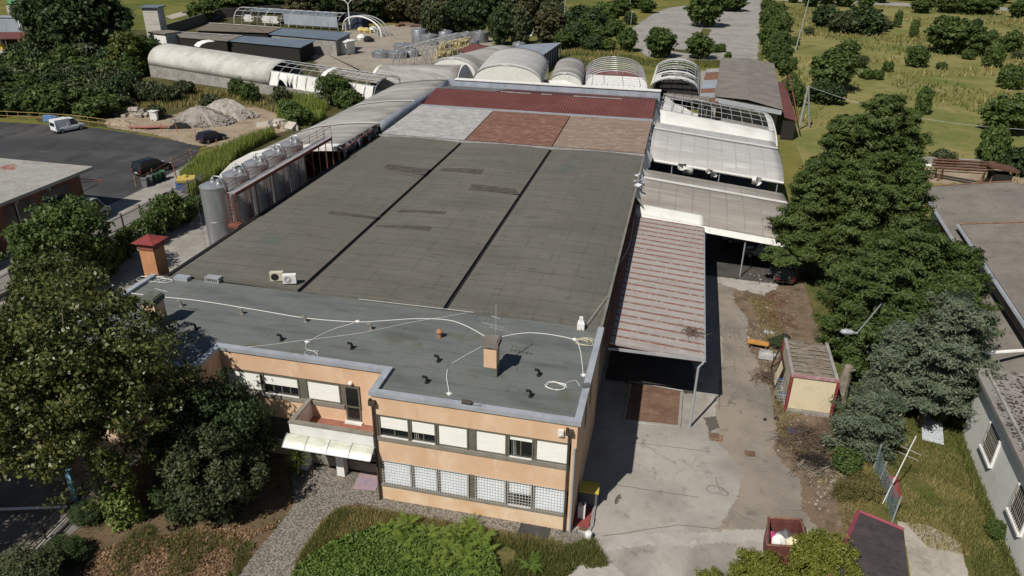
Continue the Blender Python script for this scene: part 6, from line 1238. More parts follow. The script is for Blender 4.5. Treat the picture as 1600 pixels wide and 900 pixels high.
for i in range(10):
    c = at(640, 108).lerp(at(715, 84), i/9); m = MB(); L_ = Vector((-3.2, -1.4, 0)); m.tube([c+L_*(math.cos(math.pi*k/12))+Vector((0, 0, 4.6*math.sin(math.pi*k/12)**.8)) for k in range(13)], .12, 4); m.build('hoop', m_galv, hf)
for k in (.25, .5, .75):
    d = Vector((-3.2, -1.4, 0))*math.cos(math.pi*k)+Vector((0, 0, 4.6*math.sin(math.pi*k)**.8)); m = MB(); m.bar(at(640, 108)+d, at(715, 84)+d, .05, 4); m.build('purlin', m_galv, hf)
for i in range(5): c = at(630+i*18, 110-i*5); m = MB(); m.bar(c, c+Vector((0, 0, 3.8)), .09, 4); m.build('post', m_galv, hf)
# steel vats in the yard
VG = 'steel vats standing in the gravel yard behind the tunnels'
VT = [(652, 69, 45, 20), (669, 71, 54, 22), (680, 54, 40, 15), (693, 63, 48, 20), (710, 53, 41, 25), (708, 66, 55, 22), (728, 65, 51, 22), (748, 67, 49, 22), (684, 45, 35, 18), (708, 44, 36, 20), (668, 45, 36, 14), (626, 79, 71, 26), (617, 92, 82, 26), (640, 89, 79, 20), (592, 91, 81, 27), (809, 77, 67, 18), (735, 72, 64, 20), (720, 46, 38, 16)]
for i, (u, v, vt, w_) in enumerate(VT):
    b = at(u, v); r = w_/2/ppm(b)*1.18; b.y += r*.8; h = max(1.2, height_to(b, vt)*.95)
    t = thing('steel_vat', 'steel vat in the crowded group in the gravel yard' if i not in (0, 11, 15) else {0: 'tall steel vat at the left end of the crowded group', 11: 'low wide steel vat standing apart in the gravel yard', 15: 'single steel vat between red roof and blue-grey roof'}[i], 'vat', b, 0, VG)
    m = MB(); m.lathe(b, [(r, -.05), (r, h), (r*.98, h+.05)], 20); m.build('tank_shell', m_steel2, t, True); m = MB(); m.lathe((b.x, b.y, h), [(r*.98, .052), (r*.5, .28), (r*.16, .34), (r*.15, .5), (.02, .52)], 20); m.build('cone_top', m_steel, t, True)
q = at(850, 66)
for i, (u, v, w_, h) in enumerate(((843, 68, 1.3, 2.4), (849, 66, 1.5, 3.2), (856, 64, 1.6, 3.0), (862, 62, 1.4, 2.6), (829, 56, 1.1, 1.2), (830, 52, 1.3, 1.4))):
    q = at(u, v); m = MB()
    for k in range(int(h/.8)+1): m.obox((q.x+.1*(k % 2), q.y, .4+.8*k), (w_, w_, .74), .2*k)
    tag(m.build('white_crate', mat('whitish_crate', (.55, .58, .62), [((.42, .45, .5), 1.5, .45, .65)], rough=.8), loc=q), ['stack of whitish crates, leftmost of the four by the pole', 'tallest stack of whitish crates by the pole', 'stack of whitish crates, third of the four by the pole', 'stack of whitish crates, rightmost of the four by the pole', 'white box on the grass left of the crate stacks, lower one', 'white box on the grass left of the crate stacks, upper one'][i], 'crates')
for i, (u, v) in enumerate(((640, 40), (632, 38), (648, 42), (625, 41))):
    q = at(u, v); m = MB(); m.obox((q.x, q.y, .3), (3, 1.2, .6), .4*i); tag(m.build('scrap_pile', m_rust if i % 2 else m_wood, loc=q), ['rusty scrap at the edge of the gravel yard', 'long low timber pile at the far yard edge', 'timber pile right beside the steel vats', 'rusty scrap farthest left in the yard'][i], 'scrap')
for i, (u, v) in enumerate(((573, 51), (583, 49), (565, 50), (565, 62), (575, 65))):
    q = at(u, v); m = MB(); m.lathe((q.x, q.y, 0), [(1.0, 0), (1.2, .6), (.8, 1.2), (.05, 1.4)], 9); m.obox((q.x+.8, q.y, .4), (1.4, 1, .8), i); tag(m.build('yard_machine', [m_tyellow, m_white, m_tyellow, m_white, m_dark][i], loc=q), ['yellow machine under the big bare arch', 'white wrapped bundle under the big bare arch', 'yellow drum left under the big bare arch', 'white wrapped heap in the open yard', 'dark heap beside the white one in the open yard'][i], 'machine')
# ================================================================== old complex at the upper left
wt = thing('membrane_tunnel', 'long white tunnel on a concrete wall, half of it bare dark hoops, upper left', 'tunnel', at(236, 120))
A0, A1 = at(236, 120), at(585, 173); ax = (A1-A0); LT = ax.length; ax.normalize(); an_ = Vector((-ax.y, ax.x, 0))
def wz(s): return 2.3-.9*s/LT
RZ0 = 5.6; RZ1 = 4.9
def wp(s, k, dz=0):
    th = math.pi*k; zb = wz(s); zt = RZ0+(RZ1-RZ0)*s/LT
    return A0+ax*s+an_*(8.5*(1-math.cos(th))/2)+Vector((0, 0, zb+(zt-zb)*math.sin(th)**.75+dz))
m = MB(); a, b = A0, A1; m.add([a, b, b+Vector((0, 0, wz(LT))), a+Vector((0, 0, wz(0))), a+an_*.3, b+an_*.3, b+an_*.3+Vector((0, 0, wz(LT))), a+an_*.3+Vector((0, 0, wz(0)))], [(0, 1, 2, 3), (3, 2, 6, 7), (5, 4, 7, 6), (0, 3, 7, 4), (1, 5, 6, 2)]); m.build('base_wall', m_concrete, wt)
SM = 31.5; rr = random.Random(2); m = MB(); rows = [[wp(SM*j/14, i/14, rr.uniform(-.02, .02)) for i in range(15)] for j in range(15)]
m.grid(rows)
o = m.build('membrane', mat('aged_white_membrane', (.47, .46, .42), [((.36, .345, .31), .3, .42, .62), ((.36, .34, .3), .8, .58, .76, (1, 1, 2)), ((.55, .54, .5), 1.5, .55, .75)], rough=.7, grain=.05), wt, True); sm = o.modifiers.new('t', 'SOLIDIFY'); sm.thickness = .05
for s in (4.2, 8.6, 13.0, 17.5, 19.5, 23.8, 28): m = MB(); m.tube([wp(s, .02+.94*i/14, .03) for i in range(15)], .05, 4); m.build('seam', m_pvcl, wt)
for j in range(30): m = MB(); q = wp(1+j, .1, .05); m.bar(q, A0+ax*(1+j)-an_*.06+Vector((0, 0, wz(1+j)-.2)), .025, 4); m.build('batten', m_galv, wt)
for j in range(12): s = SM+(LT-SM)*j/11; m = MB(); m.tube([wp(s, i/14, -.05) for i in range(15)], .07, 4); m.build('hoop', m_galv, wt)
for k in (.2, .32, .44, .56, .68, .8): m = MB(); m.bar(wp(SM, k), wp(LT, k), .06, 4); m.build('purlin', m_galv, wt)
m = MB(); rr = random.Random(12); A = []; B = []
for j in range(61): s = SM+(LT-SM-.5)*j/60; top = wp(s, .2); A.append(top+Vector((0, 0, rr.uniform(-.1, .1)))); B.append(A0+ax*s+Vector((0, 0, wz(s)-.05+(rr.uniform(.1, 1.5) if 5 < j < 15 else rr.uniform(0, .12))))-an_*.05)
m.strip(A, B); m.build('torn_skirt', m_pvc, wt)
m = MB(); A = [wp(SM+11, k/10*.5+.03, .08) for k in range(11)]; B = [wp(SM+12, k/10*.5+.03, .1) for k in range(11)]; m.strip(A, B); m.build('white_band', m_pvc, wt, True)
m = MB(); rows = [[wp(SM+13+9.5*j/5, .28+.3*i/6, -.15-.5*math.sin(math.pi*i/6)*math.sin(math.pi*j/5)) for i in range(7)] for j in range(6)]
m.grid(rows)
m.build('shade_net', m_pvcb, wt, True)
m = MB(); m.prism([tuple((A0+ax*(SM+.3)+an_*.5)[:2]), tuple((A0+ax*(LT-.3)+an_*.5)[:2]), tuple((A0+ax*(LT-.3)+an_*8)[:2]), tuple((A0+ax*(SM+.3)+an_*8)[:2])], .3, .4); m.build('floor', m_dark, wt)
def qroof(name, label, cat, px, z, m_, wallm, zt=None, th=.12, par=None):
    q = [at(u, v, zz) for (u, v), zz in zip(px, z if isinstance(z, (list, tuple)) else [z]*len(px))]
    t = par or thing(name, label, cat, Vector((q[0].x, q[0].y, 0))); m = MB(); m.slab([q[0], q[3]], [q[1], q[2]], th); m.build('roof', m_, t)
    c = sum(q, Vector())/4; m = MB(); m.prism([tuple(((p-c)*.94+c)[:2]) for p in q], -.1, min(p.z for p in q)-th-.02); m.build('wall', wallm, t); return t
fl = thing('flat_roofed_works', 'low works building with brown and blue-grey flat roofs behind the white tunnel', 'building', at(420, 75))
qroof('', '', '', ((272, 50), (378, 56), (356, 64), (282, 58)), 3.4, m_asb, m_dark, par=fl)  # near-black colour of the works walls stands in for deep shade
qroof('', '', '', ((305, 47), (327, 36), (439, 44), (420, 51)), 3.8, mat('brown_felt', (.16, .135, .1), [((.12, .1, .08), .5, .42, .62)], rough=.95), m_dark, par=fl)
qroof('', '', '', ((420, 53), (441, 44), (550, 51), (527, 62)), 3.7, m_bluegrey, m_concrete, par=fl)
qroof('', '', '', ((355, 63.5), (379, 56), (493, 63), (470, 74)), 3.3, m_bluegrey, m_dark, par=fl)
m = MB(); q = [at(u, v, 3.55) for u, v in ((272, 49.5), (330, 53), (378, 56))]; m.tube(q, .12, 4); m.build('ridge_cap', m_greyroof, fl)
m = MB(); q = [at(u, v, 3.95) for u, v in ((327, 36), (385, 39.5), (439, 43.5))]; m.tube(q, .12, 4); m.build('ridge_cap', m_greyroof, fl)
wa = thing('white_arch_sheet', 'short white arched sheet in front of the brown works roof', 'sheet', at(318, 72)); m = MB(); A = [at(u, v, z) for u, v, z in ((303, 71, 3.6), (308, 66, 4.2), (316, 63, 4.6), (327, 62, 4.7))]; B = [p+Vector((2.2, -1.5, 0)) for p in A]; m.slab(A, B, .08); m.build('sheet', m_white, wa)
hut = thing('white_hut', 'small white flat-roofed hut at the end of the blue-grey roof', 'hut', at(535, 82)); q = at(536, 83); local(hut); hut.rotation_euler = (0, 0, -.27); hut.location = q
m = MB(); m.box(-2.4, 2.4, -1.5, 1.5, -.1, 2.7); m.build('wall', m_greywall, hut); m = MB(); m.box(-2.7, 2.9, -1.8, 1.8, 2.7, 2.95); m.build('roof', m_white, hut); m = MB(); m.box(-.2, .4, -1.53, -1.505, 1.1, 1.7); m.build('window', m_dark, hut)
tw = thing('chimney_tower', 'tall square pale block tower with a flat cap at the upper left', 'tower', at(250, 74)); q = at(250, 72); hh = height_to(q, 11); local(tw); tw.location = q; tw.rotation_euler = (0, 0, rad(12))
m = MB(); m.box(-1.75, 1.75, -1.75, 1.75, -.1, hh); m.build('shaft', mat('pale_block', (.52, .5, .44), [((.44, .42, .37), .6, .42, .62), ((.38, .36, .31), 1.6, .6, .78, (1, 1, .3))], rough=.95, coords='obj', lines=None), tw)
m = MB(); m.box(-2.3, 2.3, -2.2, 2.2, hh, hh+.25); m.build('cap', m_bluegrey, tw)
for z in (2.6, 5.2, 7.8): m = MB(); m.box(-1.77, 1.77, -1.77, 1.77, z, z+.04); m.build('joint', m_concrete, tw)
q = at(262, 76); hu = thing('white_annex', 'low pale annex with dark flat roof at the foot of the tower', 'annex', q); local(hu); hu.rotation_euler = (0, 0, rad(-15)); m = MB(); m.box(-2.6, 2.6, -2, 2, -.1, 3.6); m.build('wall', m_greywall, hu); m = MB(); m.box(-2.9, 2.9, -2.3, 2.3, 3.6, 3.85); m.build('roof', m_asb, hu)
bw = thing('boundary_wall', 'long dark grey boundary wall behind the works', 'wall', at(300, 45)); a, b, c_ = at(262, 55), at(345, 28), at(480, 18); m = MB()
for p, q in ((a, b), (b, c_)):
    d = (q-p).normalized(); n_ = Vector((-d.y, d.x, 0))*.2; m.prism([tuple(v[:2]) for v in (p-n_, q-n_, q+n_, p+n_)], -.1, 2.6)
m.build('wall_panels', mat('dark_wall', (.1, .092, .082), [((.15, .14, .125), .8, .45, .65)], rough=.95), bw)
gh = thing('hoop_greenhouse', 'wrecked greenhouse of white hoops and rags behind the works', 'greenhouse', at(440, 40))
a, b = at(366, 37), at(528, 48); dd = (b-a).normalized(); nn_ = Vector((-dd.y, dd.x, 0))
def gp_(f, k): return a.lerp(b, f)+nn_*(9*(1-math.cos(math.pi*k))/2)+Vector((0, 0, 4.2*math.sin(math.pi*k)**.8))
for j in range(14): m = MB(); m.tube([gp_(j/13, i/12) for i in range(13)], .1, 4); m.build('hoop', m_white if j in (0, 4, 7) else m_galv, gh)
for k in (.15, .3, .45, .6, .75): m = MB(); m.bar(gp_(0, k), gp_(1, k), .08, 4); m.build('purlin', m_galv, gh)
rr = random.Random(8)
for f0 in (.1, .28, .36, .5, .62): m = MB(); A = [gp_(f0+.01*math.sin(k*2), .04+k/10*.3) for k in range(6)]; B = [gp_(f0+rr.uniform(.06, .1), .04+k/10*.3) for k in range(6)]; m.strip(A, B); m.build('rag', m_pvcl, gh)
m = MB(); rows = [[gp_(f, .35+.5*i/6)+Vector((0, 0, -.15)) for i in range(7)] for f in (.15, .35, .5, .7, .95)]
m.grid(rows)
m.build('dark_sheet', m_bluegrey, gh, True)
m = MB(); m.add([gp_(.5, .03)+Vector((0, 0, .2)), gp_(1, .03)+Vector((0, 0, .2)), gp_(1, .03)+Vector((0, 0, 3)), gp_(.5, .03)+Vector((0, 0, 3))], [(0, 1, 2, 3)]); m.build('front_sheet', m_bluewhite, gh)
ba_ = thing('bare_arch', 'big free-standing bare arch of three tubes over the gravel yard', 'arch', at(565, 55)); a, b = at(536, 47), at(596, 58)
ht = height_to((a+b)/2, 26)
for j in range(3):
    o_ = Vector((.4*j, 1.6*j, 0)); m = MB(); m.tube([a.lerp(b, (1-math.cos(math.pi*k/16))/2)+o_+Vector((0, 0, ht*math.sin(math.pi*k/16)**.75)) for k in range(17)], .2 if j == 0 else .14, 5); m.build('tube', m_white if j == 0 else m_galv, ba_)
for f in (.08, .92): q = a.lerp(b, f); m = MB(); m.bar(q-Vector((0, 0, .1)), q+Vector((0, 0, ht*.5)), .3, 5); m.build('post', m_galv, ba_)
dk = thing('dark_container', 'dark blue container standing under the bare arch', 'container', at(552, 47)); q = at(552, 46); m = MB(); m.obox((q.x, q.y+3, 2), (6, 3, 4), -.3); m.build('shell', mat('dark_blue_shell', (.02, .03, .05)), dk); m = MB(); m.obox((q.x, q.y+3, 4.05), (6.1, 3.1, .12), -.3); m.build('lid', m_dark, dk)
q = at(547, 47); sl2 = thing('yard_lamp', 'tall twin-armed lamp post rising over the gravel yard', 'street lamp', q); m = MB(); hh = height_to(q, 6); m.tube([q-Vector((0, 0, .2)), q+Vector((0, 0, hh))], [.22, .13], 6); m.build('pole', m_white, sl2); m = MB(); t0 = q+Vector((0, 0, hh)); m.tube([t0+Vector((-2.6, 0, 1.1)), t0+Vector((-1, 0, .9)), t0, t0+Vector((1, 0, 1.0)), t0+Vector((2.8, 0, 1.4))], .12, 5); m.build('arms', m_white, sl2)
# poles
for i, (u, v, vt, lb_) in enumerate(((881, 55, -14, 'tall grey pole in front of the brownish wood, behind the tunnels'), (1098, 42, -12, 'slim pole in front of the big tree on the empty car park'), (985, 48, 19, 'short white lamp pole in the middle of the empty car park'), (983, 24, -8, 'thin pole at the far left corner of the empty car park'), (1243, 78, -12, 'leaning grey pole standing in the upper meadow'))):
    q = at(u, v); q.z = 0; h = height_to(q, vt); t = thing('utility_pole' if i != 2 else 'lamp_pole', lb_, 'pole', q); e = q+Vector((.0 if i != 4 else 1.2, 0, h)); m = MB(); m.tube([q-Vector((0, 0, .2)), e], [.17, .1] if i != 2 else [.08, .06], 6); m.build('pole', m_galv, t)
    if i == 4: m = MB(); m.bar(e+Vector((-1.2, 0, -1.2)), e+Vector((1.2, 0, -1.2)), .1, 4); m.build('crossarm', m_galv, t)
    if i == 2: m = MB(); m.bar(e, e+Vector((.5, 0, .1)), .07, 5); m.build('lamp_head', m_white, t)
q = at(1248, 202); h = height_to(q, 135); t = thing('a_frame_pole', 'double wooden pole forming a narrow A behind the tall cedar', 'pole', q); tp = q+Vector((.25, .1, h)); m = MB(); m.tube([q-Vector((0, 0, .2)), tp], [.17, .12], 6); m.build('pole', m_galv, t); q2 = q+Vector((1.7, 1.2, 0)); m = MB(); m.tube([q2-Vector((0, 0, .2)), tp-Vector((-.1, 0, .3))], [.16, .11], 6); m.build('brace', m_galv, t)
a = tp; b = at(1330, 152, 6.2); b2 = at(1610, 203, 4.5); m = MB(); pts = [a.lerp(b2, f)-Vector((0, 0, 1.3*math.sin(math.pi*f))) for f in [k/14 for k in range(15)]]; m.tube(pts, .022, 4); tag(m.build('overhead_wire', m_galv, loc=a), 'pale overhead wire sagging across the meadow from the A pole', 'wire')
# hut and sign at the top left
q = at(36, 55); t = thing('roadside_sign', 'tall pole carrying a weathered green and white box sign', 'sign', q); h = height_to(q, 22); e = q+Vector((-.3, 0, h)); m = MB(); m.tube([q, e], [.2, .14], 6); m.build('pole', m_white, t); m = MB(); m.obox((e.x, e.y, e.z+1.0), (4.0, .9, 2.0), .1); m.build('sign_box', mat('pinkish_sign', (.45, .38, .36), [((.3, .26, .25), 1, .45, .6)]), t); m = MB(); m.obox((e.x, e.y, e.z+2.7), (2.4, .9, 1.4), .1); m.build('top_panel', mat('sign_green', (.12, .32, .16)), t)
q = at(22, 76); t = thing('wooden_hut', 'open wooden hut with maroon roof beside the pale track', 'hut', q); local(t); t.rotation_euler = (0, 0, .2)
m = MB(); m.slab([(-3.6, -2.6, 2.5), (3.8, -2.6, 2.7)], [(-3.6, 1.5, 3.4), (3.8, 1.5, 3.6)], .15); m.build('roof', mat('maroon_roof', (.12, .045, .04), rough=.8), t)
for x in (-3.3, 0, 3.4):
    for y in (-2.2, 1.2): m = MB(); m.bar((x, y, -.1), (x, y, 2.8), .12, 5); m.build('post', m_wood, t)
m = MB(); m.box(-3.3, .5, .8, 1.2, 0, 2.4); m.build('wall', m_dark, t)
q = at(28, 52); m = MB(); m.obox((q.x, q.y, 2.2), (8, 2.4, 3.6), .15); m.obox((q.x, q.y, 4.1), (8.4, 2.8, .2), .15); tag(m.build('grey_trailer', m_bluewhite, loc=q), 'grey box trailer behind the wooden hut', 'trailer')
q = at(14, 76); m = MB(); m.obox((q.x-1, q.y-1, .5), (1.2, .8, 1.0), .1); m.obox((q.x-1, q.y-1, 1.06), (1.3, .9, .12), .1); tag(m.build('yellow_box', m_yellow, loc=q), 'small yellow box in front of the wooden hut', 'box')
# ================================================================== vegetation
def cedar_mesh(seed, h, r, leaf, size, whorls, per, profile, nspray=7, quads=16, z0=.06, tiers=.5, leaders=((0, 0, 1.0),)):
    rg = np.random.default_rng(seed); P = []; N = []; tr = MB(); ends = []
    for lx, ly, lh in leaders:
        H = h*lh
        for i in range(whorls):
            f = z0+(1-z0)*(i+.5*rg.random())/whorls; z = H*f
            if f > .985: continue
            L = r*profile(f)*(1 if (lx, ly) == (0, 0) else .62)
            
            nb = int(per*(.5+.5*profile(f)))+3; a0 = rg.random()*6.28
            for b in range(nb):
                a = a0+6.283*b/nb+rg.normal()*.2; tier = 1-tiers*.5*(1+math.sin(f*21+seed+2.6*math.sin(a+lx)+1.7*math.sin(2*a+seed)))*.5; l = L*tier*rg.uniform(.42, 1.15)
                if l < .3: l = .3
                for s in range(nspray):
                    t = (.25+.75*(s+rg.random())/nspray); rr = l*t
                    zz = z+l*t*(.05+.24*t)-.03*h*(1-f)*t
                    c = np.array([lx+math.cos(a)*rr, ly+math.sin(a)*rr, zz]); side = np.array([-math.sin(a), math.cos(a), 0])
                    w = .1+.2*l*t*.6*(1.25-t); n = quads
                    o = rg.normal(size=(n, 3))*np.array([.17, .17, .1])*(.7+.5*min(1, l/2)); o += side*(rg.uniform(-1, 1, (n, 1))*w)
                    P.append(c+o); N.append(np.tile(np.array([math.cos(a)*.8, math.sin(a)*.8, .8]), (n, 1)))
                if b % 3 == 0 and l > .8: ends.append((lx, ly, z, lx+math.cos(a)*l*.8, ly+math.sin(a)*l*.8, z-.02*l))
        tr.tube([(lx, ly, -.1), (lx*1.02, ly, H*.4), (lx, ly, H*.8), (lx, ly, H*.97)], [.022*h*1.25, .02*h, .009*h, .02], 7)
    for e in ends[::2]: tr.tube([e[:3], e[3:]], [.05, .02], 4)
    P = np.concatenate(P); N = np.concatenate(N); P[:, 2] = np.maximum(P[:, 2], .05)
    v = leaf_arrays(P, 1.0, size*.62, rg, 3.6, .5, N); return quads_mesh('crown', v, leaf), tr
def put_cedar(name, label, b, seed, h, r, leaf, size, whorls, per, profile, cat='tree', **k):
    me, tr = cedar_mesh(seed, h, r, leaf, size, whorls, per, profile, **k); t = thing(name, label, cat, b); local(t)
    tr.build('trunk', m_bark, t); c = bpy.data.objects.new('crown', me); COL.objects.link(c); c.parent = t; return t
conic = lambda f: min(1, (f+.05)*5)*max(.03, (1-f))**.5
dome = lambda f: min(1, .7+f)*max(.03, 1-f**2.2)**.6
put_cedar('cedar_tree', 'tallest dark green cedar with several tops beside the right-hand tunnels', at(1317, 440), 3, 16.4, 6.1, l_cedar, .135, 25, 9, conic, nspray=9, quads=56, tiers=.8, z0=.2, leaders=((0, 0, 1.0), (-2.5, .8, .87), (2.7, 1.6, .92), (-4.4, -1.2, .68), (3.0, -1.5, .7), (-.6, -2.4, .74)))
put_cedar('cedar_tree', 'broad green cedar with layered boughs in front of the brown-roofed barns', at(1392, 570), 5, 10.8, 5.9, l_cedar, .13, 20, 10, dome, nspray=10, quads=58, tiers=.85, leaders=((0, 0, .95), (-2.6, -.6, .9), (2.6, .8, .85), (.6, -2.6, .7)))
put_cedar('blue_cedar', 'large blue-grey cedar with drooping boughs beside the grey rendered wall', at(1436, 664), 8, 9.2, 3.6, l_bluecedar, .12, 14, 8, dome, nspray=9, quads=54, tiers=.95, z0=.2, leaders=((0, 0, 1.0), (-2.1, .9, .72), (1.7, 1.0, .88)))
put_cedar('blue_cedar', 'smaller blue-grey cedar in front, beside the cream container', at(1338, 706), 9, 4.4, 2.5, l_bluecedar, .11, 11, 7, dome, nspray=8, quads=46, tiers=.8, leaders=((0, 0, 1.0), (1.2, .8, .9)))
lib_tree('plane', 11, 14.0, 5.5, l_plane, .135, 760, 78, .62, crown0=.24, lobes=13, shell=.22, trunk=.36, bark=m_palebark)
b = at(160, 796); b.z = -.05
put_tree('plane', 'plane_tree', 'huge spreading broad-leaved tree covering the left end of the office building', 'tree', b, 13.4, 9.7, rz=1.0)
lib_tree('plane2', 12, 6.2, 3.0, l_plane, .17, 210, 62, .6, crown0=.18, lobes=7, shell=.3, trunk=.2, bark=m_palebark)
b = at(120, 555); put_tree('plane2', 'broadleaf_tree', 'yellowish green tree behind the huge one, against the picket fence', 'tree', b, 7.5, 5.8)
b = at(18, 640); put_tree('plane2', 'broadleaf_tree', 'low broad tree at the left picture edge over the shuttered gate', 'tree', b, 6.2, 6.6)
lib_tree('dark', 21, 7.2, 2.5, l_dark, .12, 260, 110, .65, crown0=.06, lobes=5, shell=.4, trunk=.18, bark=m_bark)
lib_tree('oliveshrub', 22, 5.0, 2.0, l_olive, .1, 210, 120, .5, crown0=.02, lobes=5, shell=.4, trunk=.1, bark=m_bark)
lib_tree('midtree', 23, 7.0, 3.2, l_mid, .16, 240, 90, .68, crown0=.12, lobes=6, shell=.4, trunk=.18, bark=m_bark)
lib_tree('laurel', 24, 3.0, 1.7, l_mid, .17, 90, 60, .5, crown0=.02, shell=.4, trunk=.07, bark=m_bark)
b = at(372, 752); put_tree('dark', 'dark_tree', 'dark green bushy tree in the shade before the recessed facade', 'tree', b, 6.5, 4.3)
b = at(312, 760); put_tree('dark', 'dark_tree', 'dark tree squeezed between the huge tree and the recessed facade', 'tree', b, 6.2, 4.2)
b = at(350, 800); put_tree('oliveshrub', 'olive_shrub', 'greyish olive shrub standing in front of the dark bushy tree', 'shrub', b, 5.2, 4.2)
b = at(300, 800); put_tree('dark', 'dark_shrub', 'low dark shrub right of the ivy column', 'shrub', b, 2.6, 3.0)
# ivy column on the trunk of the huge tree
rg = np.random.default_rng(5); n = 2600; a = rg.random(n)*6.28; z = rg.random(n)*2.5; r_ = .62+.22*np.sin(a*3+z*2)+.1*rg.normal(size=n); b = at(200, 812)
P_ = np.stack([r_*np.cos(a), r_*np.sin(a), z], 1); me = quads_mesh('ivy_column', leaf_arrays(P_, 1.2, .12, rg, 1.3, .3, np.stack([np.cos(a), np.sin(a), .3+0*a], 1)), l_ivy); o = bpy.data.objects.new('ivy_column', me); COL.objects.link(o); o.location = b; tag(o, 'bright green ivy climbing up a stump at the foot of the huge tree', 'ivy')
# yucca at the entrance
q = at(468, 742); yu = thing('yucca', 'spiky yellow-green yucca beside the entrance awning', 'plant', q); local(yu); rg = np.random.default_rng(6); v = []
for k in range(150):
    a = rg.random()*6.28; e = rg.uniform(.0, 1.4); l = rg.uniform(.6, 1.0); c = np.array([0, 0, .9+rg.uniform(-.3, .5)]); d = np.array([math.cos(a)*math.cos(e), math.sin(a)*math.cos(e), math.sin(e)]); s = np.array([-math.sin(a), math.cos(a), 0])*.035
    v += [c-s, c+s, c+d*l+s*.2-np.array([0, 0, .12*l]), c+d*l-s*.2-np.array([0, 0, .12*l])]
o = bpy.data.objects.new('leaves', quads_mesh('leaves', np.array(v), l_ivy)); COL.objects.link(o); o.parent = yu; m = MB(); m.bar((0, 0, -.1), (0, 0, 1.3), .12, 7); m.build('stem', m_bark, yu)
# trees by the brick building and hedge along the picket fence
px_tree('midtree', 'broadleaf_tree', 'rounded green tree in front of the brick building, by the picket fence', 'tree', 112, 446, 310, 132)
HG = 'shrubs of the hedge along the picket fence'
for i, (u, v, vt, w_) in enumerate(((172, 428, 372, 44), (203, 402, 356, 36), (228, 385, 345, 34), (246, 372, 328, 38), (266, 358, 304, 56), (288, 346, 318, 42), (308, 332, 306, 34), (150, 445, 390, 46), (60, 480, 410, 50), (186, 412, 384, 30))):
    px_tree('laurel', 'hedge_shrub', 'green shrub in the hedge between picket fence and side yard', 'shrub', u, v, vt, w_, HG)
# reeds on the left of the tunnel
def in_poly(P, poly):
    x, y = P[:, 0], P[:, 1]; ins = np.zeros(len(P), bool); n = len(poly); j = n-1
    for i in range(n):
        xi, yi = poly[i][:2]; xj, yj = poly[j][:2]
        c = ((yi > y) != (yj > y)) & (x < (xj-xi)*(y-yi)/(yj-yi+1e-12)+xi); ins ^= c; j = i
    return ins
def scatter(poly, n, rg):
    a = np.array([p[:2] for p in poly]); lo, hi = a.min(0), a.max(0); out = np.zeros((0, 2))
    while len(out) < n: c = rg.random((n*2, 2))*(hi-lo)+lo; out = np.concatenate([out, c[in_poly(c, poly)]])
    return out[:n]
def patchy(P, scale, thr, rg, seed):
    """keep points in patches: cheap value noise"""
    r = np.random.default_rng(seed); ph = r.random((6, 3))*6.28; k = r.normal(size=(6, 2))/scale
    v = sum(np.sin(P@k[i]+ph[i, 0]) for i in range(6))/6
    return P[v > thr]
def blades(name, label, poly, n, h, w, m, seed, bend=.5, thr=None, scale=2.0, cat='grass', z=-.03):
    rg = np.random.default_rng(seed); P = scatter(poly, n, rg)
    if thr is not None: P = patchy(P, scale, thr, rg, seed)
    n = len(P); a = rg.random(n)*6.28; hh = h*rg.uniform(.45, 1.15, n); ww = w*rg.uniform(.6, 1.3, n); bd = bend*rg.random(n)*hh; d = rg.random(n)*6.28
    B = np.stack([P[:, 0], P[:, 1], np.full(n, z)], 1); s = np.stack([np.cos(a), np.sin(a), 0*a], 1)*ww[:, None]*.5; T = B+np.stack([np.cos(d)*bd, np.sin(d)*bd, hh], 1)
    v = np.stack([B-s, B+s, T+s*.25, T-s*.25], 1).reshape(-1, 3)
    o = bpy.data.objects.new(name, quads_mesh(name, v, m)); COL.objects.link(o); return tag(o, label, cat, kind='stuff')
blades('reed_bed', 'tall bright green reeds between the car park and the left tunnel', G((285, 280), (300, 268), (335, 248), (380, 226), (420, 212), (432, 214), (400, 230), (372, 245), (362, 262), (330, 285), (300, 310), (288, 300)), 13000, 1.5, .09, l_reed, 1, .35, cat='reeds')
blades('reed_bed', 'bright green weeds on the slope below the wrecked half of the white tunnel', G((432, 192), (440, 160), (470, 150), (500, 160), (520, 175), (500, 190), (455, 205)), 8000, 1.5, .12, l_reed, 2, .5, thr=-.1, scale=3, cat='weeds')
blades('slope_grass', 'dry yellowish grass over the slope below the white tunnel', G((200, 150), (235, 125), (330, 140), (440, 160), (470, 190), (400, 168), (300, 165), (210, 180)), 6000, .8, .14, l_dry, 3, .6, thr=-.1, scale=4)
blades('meadow_grass', 'clumps of dry grass over the right-hand meadow', [(15, 48), (21, 50), (70, 55), (150, 120), (230, 300), (34, 300), (23, 165), (20, 84)], 32000, .9, .35, l_dry, 4, .8, thr=.05, scale=7)
blades('meadow_weeds', 'greener weeds in patches over the right-hand meadow', [(21, 62), (70, 55), (150, 120), (230, 300), (34, 300), (23, 165)], 26000, .8, .35, l_green, 5, .8, thr=.1, scale=9)
blades('strip_grass', 'uneven grass strip beside the grey rendered wall', [(16.4, 5.2), (18.9, 5.6), (20.6, 2.0), (21.5, 3.0), (22.4, 16), (20, 16), (17, 11)], 16000, .24, .035, l_green, 6, .8, thr=-.35, scale=1.2)
blades('strip_dry_grass', 'yellowed grass among the strip beside the netting fence', [(13.8, 2.6), (16.0, 3.2), (21, 3.0), (22.3, 12), (17, 13), (14.2, 10.5)], 24000, .24, .035, l_dry, 7, .8, thr=-.4, scale=1.5)
